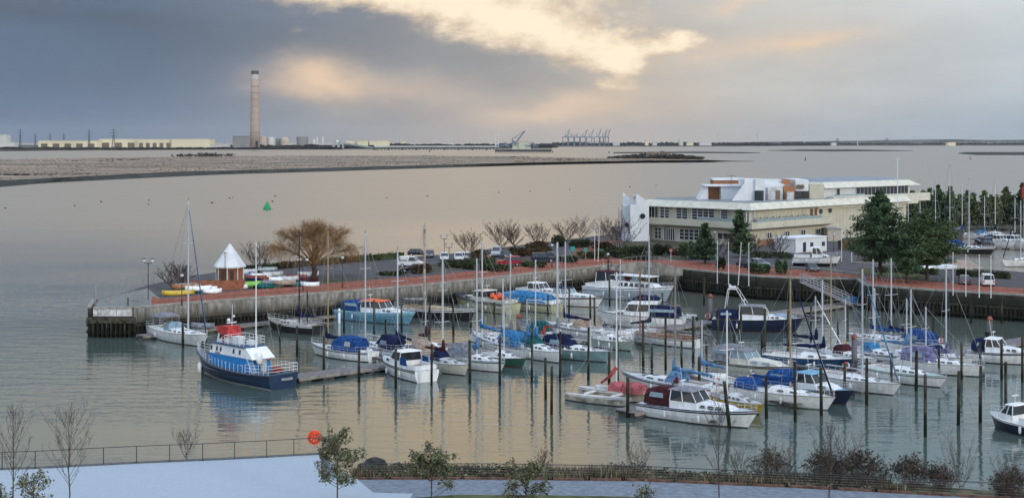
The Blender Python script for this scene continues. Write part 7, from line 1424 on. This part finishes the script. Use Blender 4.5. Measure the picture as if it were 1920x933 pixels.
# ================================================================== FOREGROUND BANK
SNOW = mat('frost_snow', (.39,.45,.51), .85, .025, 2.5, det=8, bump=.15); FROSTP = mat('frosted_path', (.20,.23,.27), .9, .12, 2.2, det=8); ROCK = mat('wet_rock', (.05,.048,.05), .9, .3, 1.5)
BANKM = mat('bank_grass', (.17,.15,.095), .95, .3, .8, c2=(.07,.075,.04), det=7)
Z1 = 4.0
edgeL = [(-500,905),(0,881),(66,879),(256,869),(440,861),(604,852)]
edgeR = [(665,898),(900,898),(1201,901),(1500,914),(1830,932),(2400,962)]
eL = [W(x, y, Z1) for x, y in edgeL]; eR = [W(x, y, Z1) for x, y in edgeR]
near = [Vector((70, 40, 0)), Vector((-60, 40, 0))]
body = sheet('near_bank', eL+eR+near, Z1, FROSTP, thick=3)
sheet('snow_covered_promenade', eL+[W(604,897,Z1), W(668,897,Z1), W(700,924,Z1), W(775,926,Z1), W(760,945,Z1), W(-500,1100,Z1)], Z1+.05, SNOW)
sheet('grass_verge', [W(770,934,Z1),W(850,928,Z1),W(1000,928,Z1),W(1180,931,Z1),W(1250,938,Z1),W(1150,1000,Z1),W(800,1000,Z1)], Z1+.04, GRASS)
# rusty edging strip behind the path
mb = MB()
for A, B in zip(eR, eR[1:]):
    L = plen(A, B); k = 0
    while k < L: pbox(mb, A, B, k, min(L, k+2.1), Z1-.2, Z1+.14, -.05, .18); k += 2.5
tag(mb.build('path_edging', mat('edging_sleeper', (.15,.085,.065), .9, .25, 2)), 'low dark red brown sleepers edging the frosted path', 'edging')
# sloping planted bank down to the water on the right
n = 60; mb = MB()
def samp(l, u):
    u = u*(len(l)-1); i = min(int(u), len(l)-2); return l[i].lerp(l[i+1], u-i)
for i in range(n+1):
    p = samp(eR, i/n)
    for j in range(9):
        q = j/8; zz = Z1-.05-(.25*q+3.9*max(0, q-.42)/.58*1.1) + noise.noise(Vector((i*.5, j*.8, 0)))*.25*(q > .1)
        mb.v.append((p.x, p.y+.12+q*8.5+noise.noise(Vector((i*.3, j, 4)))*.5*q, zz))
for i in range(n):
    for j in range(8): a = i*9+j; mb.f.append((a, a+9, a+10, a+1)); mb.m.append(0 if j < 5 else 1)
tag(mb.build('planted_bank', [BANKM, ROCK]), kind='structure')
# left: vertical river wall and its ledge
t = thing('river_wall', 'dark river wall with a thin edge beam below the snowy promenade', 'wall'); mb = MB(); m2 = MB()
for A, B in list(zip(eL, eL[1:]))+[(eL[-1], W(606,898,Z1))]:
    pbox(mb, A, B, 0, plen(A, B), -2, Z1-.1, 0, .35); pbox(m2, A, B, 0, plen(A, B), Z1-.1, Z1+.1, -.12, .4)
mb.build('wall_face', CONCD, t); m2.build('edge_beam', mat('edge_beam_grey', (.12,.125,.13), .8), t)
# rocks at the corner
for i, (px, py, s_, l) in enumerate([(718,886,1.9,'large dark boulder heap at the water edge left of the leafy shrub'),(690,890,1.2,'dark flat rock left of the large boulder heap'),(745,887,1.0,'dark small rock right of the large boulder heap'),(690,873,.8,'dark rock breaking the water behind the railing')]):
    P = W(px, py, 1.2); mb = MB(); rg = random.Random(i)
    for k in range(7 if i == 0 else 3): mb.ball((rg.uniform(-1,1)*s_*.7, rg.uniform(-.5,.5), rg.uniform(-.1,.25)*s_), s_*rg.uniform(.35,.6), s_*.5, s_*rg.uniform(.2,.38), 7, 4)
    tag(mb.build('rock', ROCK, loc=P), l, 'rock')
DK = mat('dark_railing', (.035,.036,.04), .5, .1, 3)
def front_rail(pts, z, posts, label, wires, h=1.2):
    t = thing('railing', label, 'railing'); tp = MB(); wr = MB()
    for A, B in zip(pts, pts[1:]):
        A = Vector((A.x, A.y, z)); B = Vector((B.x, B.y, z)); tp.tube([A+Vector((0,0,h)), B+Vector((0,0,h))], .028, 5)
        for q in wires: wr.tube([A+Vector((0,0,h*q)), B+Vector((0,0,h*q))], .007, 3)
    for P in posts: m = MB(); m.box(P.x, P.y, z+h/2, .045, .07, h); m.box(P.x, P.y, z+.06, .16, .2, .12, top=(.5,.5)); m.build('post', DK, t)
    tp.build('handrail', DK, t); wr.build('wires', GREYR, t); return t
fx = [(4,881),(66,879),(130,875.5),(194,872),(256,869),(318,866.5),(380,864),(440,861),(500,858),(551,855),(604,852)]
front_rail([W(-60,883,Z1)]+[W(x, y, Z1) for x, y in fx], Z1+.05, [W(x, y, Z1) for x, y in fx], 'slim dark railing along the snowy promenade, lower left', (.2,.35,.5,.65,.8), 1.22)
fr = [(676,893),(740,893),(850,893),(914,893),(980,894),(1105,896),(1230,899),(1360,905),(1490,911),(1620,917),(1750,924),(1880,932),(2010,940)]
front_rail([W(x, y, Z1) for x, y in fr], Z1-.25, [W(x, y, Z1) for x, y in fr], 'slim dark railing through the planted bank, lower right', (.15,.3,.45,.6,.75,.88), 1.15)
# lifebuoy housing
P = W(590,850,Z1); t = thing('lifebuoy_station', 'round orange lifebuoy housing on the railing above the snow', 'lifebuoy', P); k = P.y/F; mb = MB()
mb.add([(math.cos(a)*13.5*k, y, 31*k+math.sin(a)*13.5*k) for y in (-.16,.02) for a in [2*math.pi*i/24 for i in range(24)]], [tuple(range(24)), tuple(range(24,48))]+[(i,(i+1)%24,24+(i+1)%24,24+i) for i in range(24)])
hs = mb.build('housing', mat('housing_orange', (.80,.09,.015), .35, .06, 5), t); mb = MB(); mb.ring((0,-.2,31*k), .32, .075, 'y', n=20); mb.build('moulded_ring', mat('orange_red', (.60,.05,.01), .4), t, smooth=True)
for an in (0, 60, 120, 180, 240, 300): mb = MB(); a = R(an+20); mb.box(math.cos(a)*.25, -.2, 31*k+math.sin(a)*.25, .07, .05, .07); mb.build('reflector', WHITEM, hs)
mb = MB(); mb.tube([(0,.06,0),(0,.06,22*k)], .045, 6); mb.build('post', mat('pale_post', (.5,.5,.5), .5), t)
# ---- leafy young trees and bare saplings, foreground
def leafy(px, yb, w_, yt, label, seed, n=900, m=None, s=.098, name='young_tree', low=.1):
    P = W(px, yb, Z1); k = P.y/F; h = (yb-yt)*k; w = w_*k/2; rg = random.Random(seed); t = thing(name, label, 'tree', P, group='young evergreen trees on the near bank'); a = MB(); a.tube([(0,0,-.1),(.05,0,h*.5),(0,0,h*.9)], .055, 6, 0, .02); tr_ = a.build('trunk', BARK, t); b = MB(); tips = []
    for i in range(24):
        u = rg.random()**.8; zz = h*(low+.1+u*(.78-low)); an = rg.uniform(0, 6.28); rad = w*(.35+.75*math.sin(math.pi*min(1,(u*.85+.12))))*rg.uniform(.6,1.05); d = Vector((math.cos(an), math.sin(an), 0)); p0 = Vector((0,0,zz*.8)); p1 = Vector((0,0,zz))+d*rad+Vector((0,0,h*.1))
        mid_ = p0.lerp(p1,.55)-Vector((0,0,.08)); b.tube([p0, mid_, p1], .018, 4, 0, .007)
        for _ in range(6): q = mid_.lerp(p1, rg.random())+Vector((rg.uniform(-1,1),rg.uniform(-1,1),rg.uniform(-.3,1)))*.33; b.tube([mid_.lerp(p1, rg.random()*.6), q], .008, 3, 0, .005); tips.append(q)
        tips.append(p1)
    b.build('branches', BARK, t); c = MB()
    for i in range(int(n*1.7)):
        q = rg.choice(tips)+Vector((rg.gauss(0,.12), rg.gauss(0,.12), rg.gauss(0,.11))); leaves(c, q, .02, .02, .02, 1, s, rg, hollow=0, stretch=1.9)
    c.build('foliage', m or LEAFY, t)
leafy(632, 948, 92, 806, 'tallest leafy young tree, right of the orange lifebuoy housing', 1, 1500)
leafy(808, 962, 100, 836, 'leafy young tree second from the left on the path side, with dense crown', 2, 1100); leafy(985, 975, 96, 856, 'leafy young tree in the middle of the near bank', 3, 1100, low=.0)
leafy(62, 985, 74, 886, 'leafy bush like young tree at the lower left corner', 4, 420); leafy(1208, 990, 44, 912, 'top of a small leafy young tree at the bottom edge', 5, 260); leafy(2, 985, 40, 905, 'leafy young tree cut by the lower left edge', 6, 200)
for a in [(130,975,94,778,'leafless young tree on the snow, right of two',21,'T'),(24,980,74,768,'leafless young tree at the left edge of the snow',22,'T'),(1348,985,66,742,'slim leafless tree rising over the maroon cruiser bow',23,'T'),(1556,975,70,806,'slim leafless tree in front of the brown bushes',24,'T')]:
    sapling(a[0], a[1], a[2], a[3], a[4], a[5], m=BARK, r=.055, first=.30, nb=30, minr=.006, group='slim leafless trees on the near bank')
for a in [(350,862,56,806,'low twiggy shrub growing at the foot of the left railing',31,10),(1802,930,84,800,'tall thin leafless shrub by the right railing',32,12),(1195,897,54,832,'leafless twiggy shrub behind the path railing',33,8),(1018,893,40,842,'small pale twiggy shrub behind the railing',34,8),(1390,905,70,850,'loose twiggy shrub between the slim tree and the brown bushes',35,9),(1465,908,70,838,'bare multi stemmed shrub with few dark leaves',36,10),(1590,915,100,808,'large leafless shrub behind the slim tree, bristling twigs',37,12),(1890,938,80,858,'brown twiggy shrub at the right edge',38,10)]:
    sapling(a[0], a[1], a[2], a[3], a[4], a[5], m=mat('shrub_twigs', (.13,.105,.09), .9, .25, 2), z=Z1-.5, r=.03, first=.12, nb=36, minr=.006, multi=6, name='bare_shrub', cat='shrub', group='leafless shrubs on the near bank')
def twigbush(px, yb, w_, yt, label, seed, n, m=DRYL, z=Z1-.4, s=.10):
    P = W(px, yb, z); k = P.y/F; h = (yb-yt)*k; w = w_*k/2; rg = random.Random(seed); t = thing('bush', label, 'bush', P, group='brown bushes on the near bank'); b = MB(); c = MB()
    for i in range(150):
        an = rg.uniform(0, 6.28); u = rg.random()**.6; top_ = Vector((math.cos(an)*w*u, math.sin(an)*w*.7*u, h*(1-.45*u*u)*rg.uniform(.65,1.05))); p0 = Vector((top_.x*.35, top_.y*.35, 0)); mid_ = p0.lerp(top_,.5)+Vector((rg.uniform(-.2,.2),rg.uniform(-.2,.2),h*.08)); b.tube([p0,mid_,top_], .014, 3, 0, .006)
        for _ in range(4): q = mid_.lerp(top_, rg.uniform(.2,1)); e = q+Vector((rg.uniform(-1,1),rg.uniform(-1,1),rg.uniform(-.2,1)))*.4; b.tube([q,e], .007, 3, 0, .004); leaves(c, e, .12, .12, .10, max(1, n//1100), s, rg, hollow=0, stretch=1.6)
    b.build('stems', mat('shrub_twigs', (.12,.085,.075)), t); c.build('foliage', m, t)
for a in [(1445,908,92,836,'thin brown leaved bush left of the dense brown ones',1,1400),(1545,914,80,836,'dense brown bush left of centre on the right bank',2,2400),(1612,918,124,842,'widest dense brown bush on the right bank',3,3600),(1710,922,88,850,'dark reddish bush below the pale green decked yacht piles',4,2200),(1765,926,70,868,'low brown bush right of the reddish one',5,2000),(1900,940,80,872,'brown bush in the lower right corner',6,2000),(1880,935,40,885,'small brown bush beside the corner bush',7,900)]: twigbush(*a[:5], a[5], a[6])
# rough grass and ground cover on the bank
rg = random.Random(9); c = MB()
for _ in range(22000):
    u = rg.random(); p = samp(eR, u*.72); q = rg.random()**1.2; x = p.x+rg.uniform(-.5,.5); y = p.y+.2+q*4.6; h = rg.uniform(.12,.6)*max(.25, 1+1.7*noise.noise(Vector((x*.22, y*.4, 2)))); w_ = rg.uniform(.02,.06); d = rg.uniform(0,6.28)
    zb_ = Z1-.1-.25*q-(max(0,q*4.6/8.5-.42)*6.5)
    c.add([(x-w_*math.cos(d), y-w_*math.sin(d), zb_), (x+w_*math.cos(d), y+w_*math.sin(d), zb_), (x+rg.uniform(-.22,.22), y+rg.uniform(-.2,.2), zb_+h)], [(0,1,2)], rg.choice((0,0,1,2)))
for _ in range(900):
    u = rg.random()*.72; p = samp(eR, u); q = rg.uniform(.3, 4.6); x = p.x+rg.uniform(-1,1); hh = rg.uniform(.15,.5)*max(.3, 1+1.6*noise.noise(Vector((x*.18, q*.3, 7)))); zb_ = Z1-.15-.05*q-max(0, q/8.5-.42)*6.5
    leaves(c, (x, p.y+.3+q, zb_+hh*.5), hh*1.1, hh, hh*.6, 26, .11, rg, hollow=.1, mi=rg.choice((0,1,1,2,2)))
tag(c.build('ground_cover', [mat('dry_grass', (.26,.21,.14), .95, .2, 1, isl=.4), mat('green_ground_cover', (.06,.085,.035), .95, .2, 1, isl=.4), mat('dark_stems', (.07,.05,.04), .95, .2, 1, isl=.3)]), 'dry grass and low ground cover along the near bank', 'ground cover', kind='stuff')
# ================================================================== AIR
if HAZE > 0:
    mb = MB(); mb.add([(-15000,-500,-3),(15000,-500,-3),(15000,24500,-3),(-15000,24500,-3),(-15000,-500,275),(15000,-500,275),(15000,24500,275),(-15000,24500,275)], [(0,3,2,1),(4,5,6,7),(0,1,5,4),(1,2,6,5),(2,3,7,6),(3,0,4,7)])
    hm = bpy.data.materials.new('haze'); hm.use_nodes = True; hn = hm.node_tree.nodes; hn.remove(hn['Principled BSDF']); pv = hn.new('ShaderNodeVolumePrincipled')
    pv.inputs['Density'].default_value = HAZE; pv.inputs['Color'].default_value = (.80,.84,.90,1); hm.node_tree.links.new(pv.outputs[0], hn['Material Output'].inputs['Volume'])
    tag(mb.build('haze', hm), 'thin winter haze over the estuary', 'haze', kind='stuff')
print('OBJ', len(sc.objects))
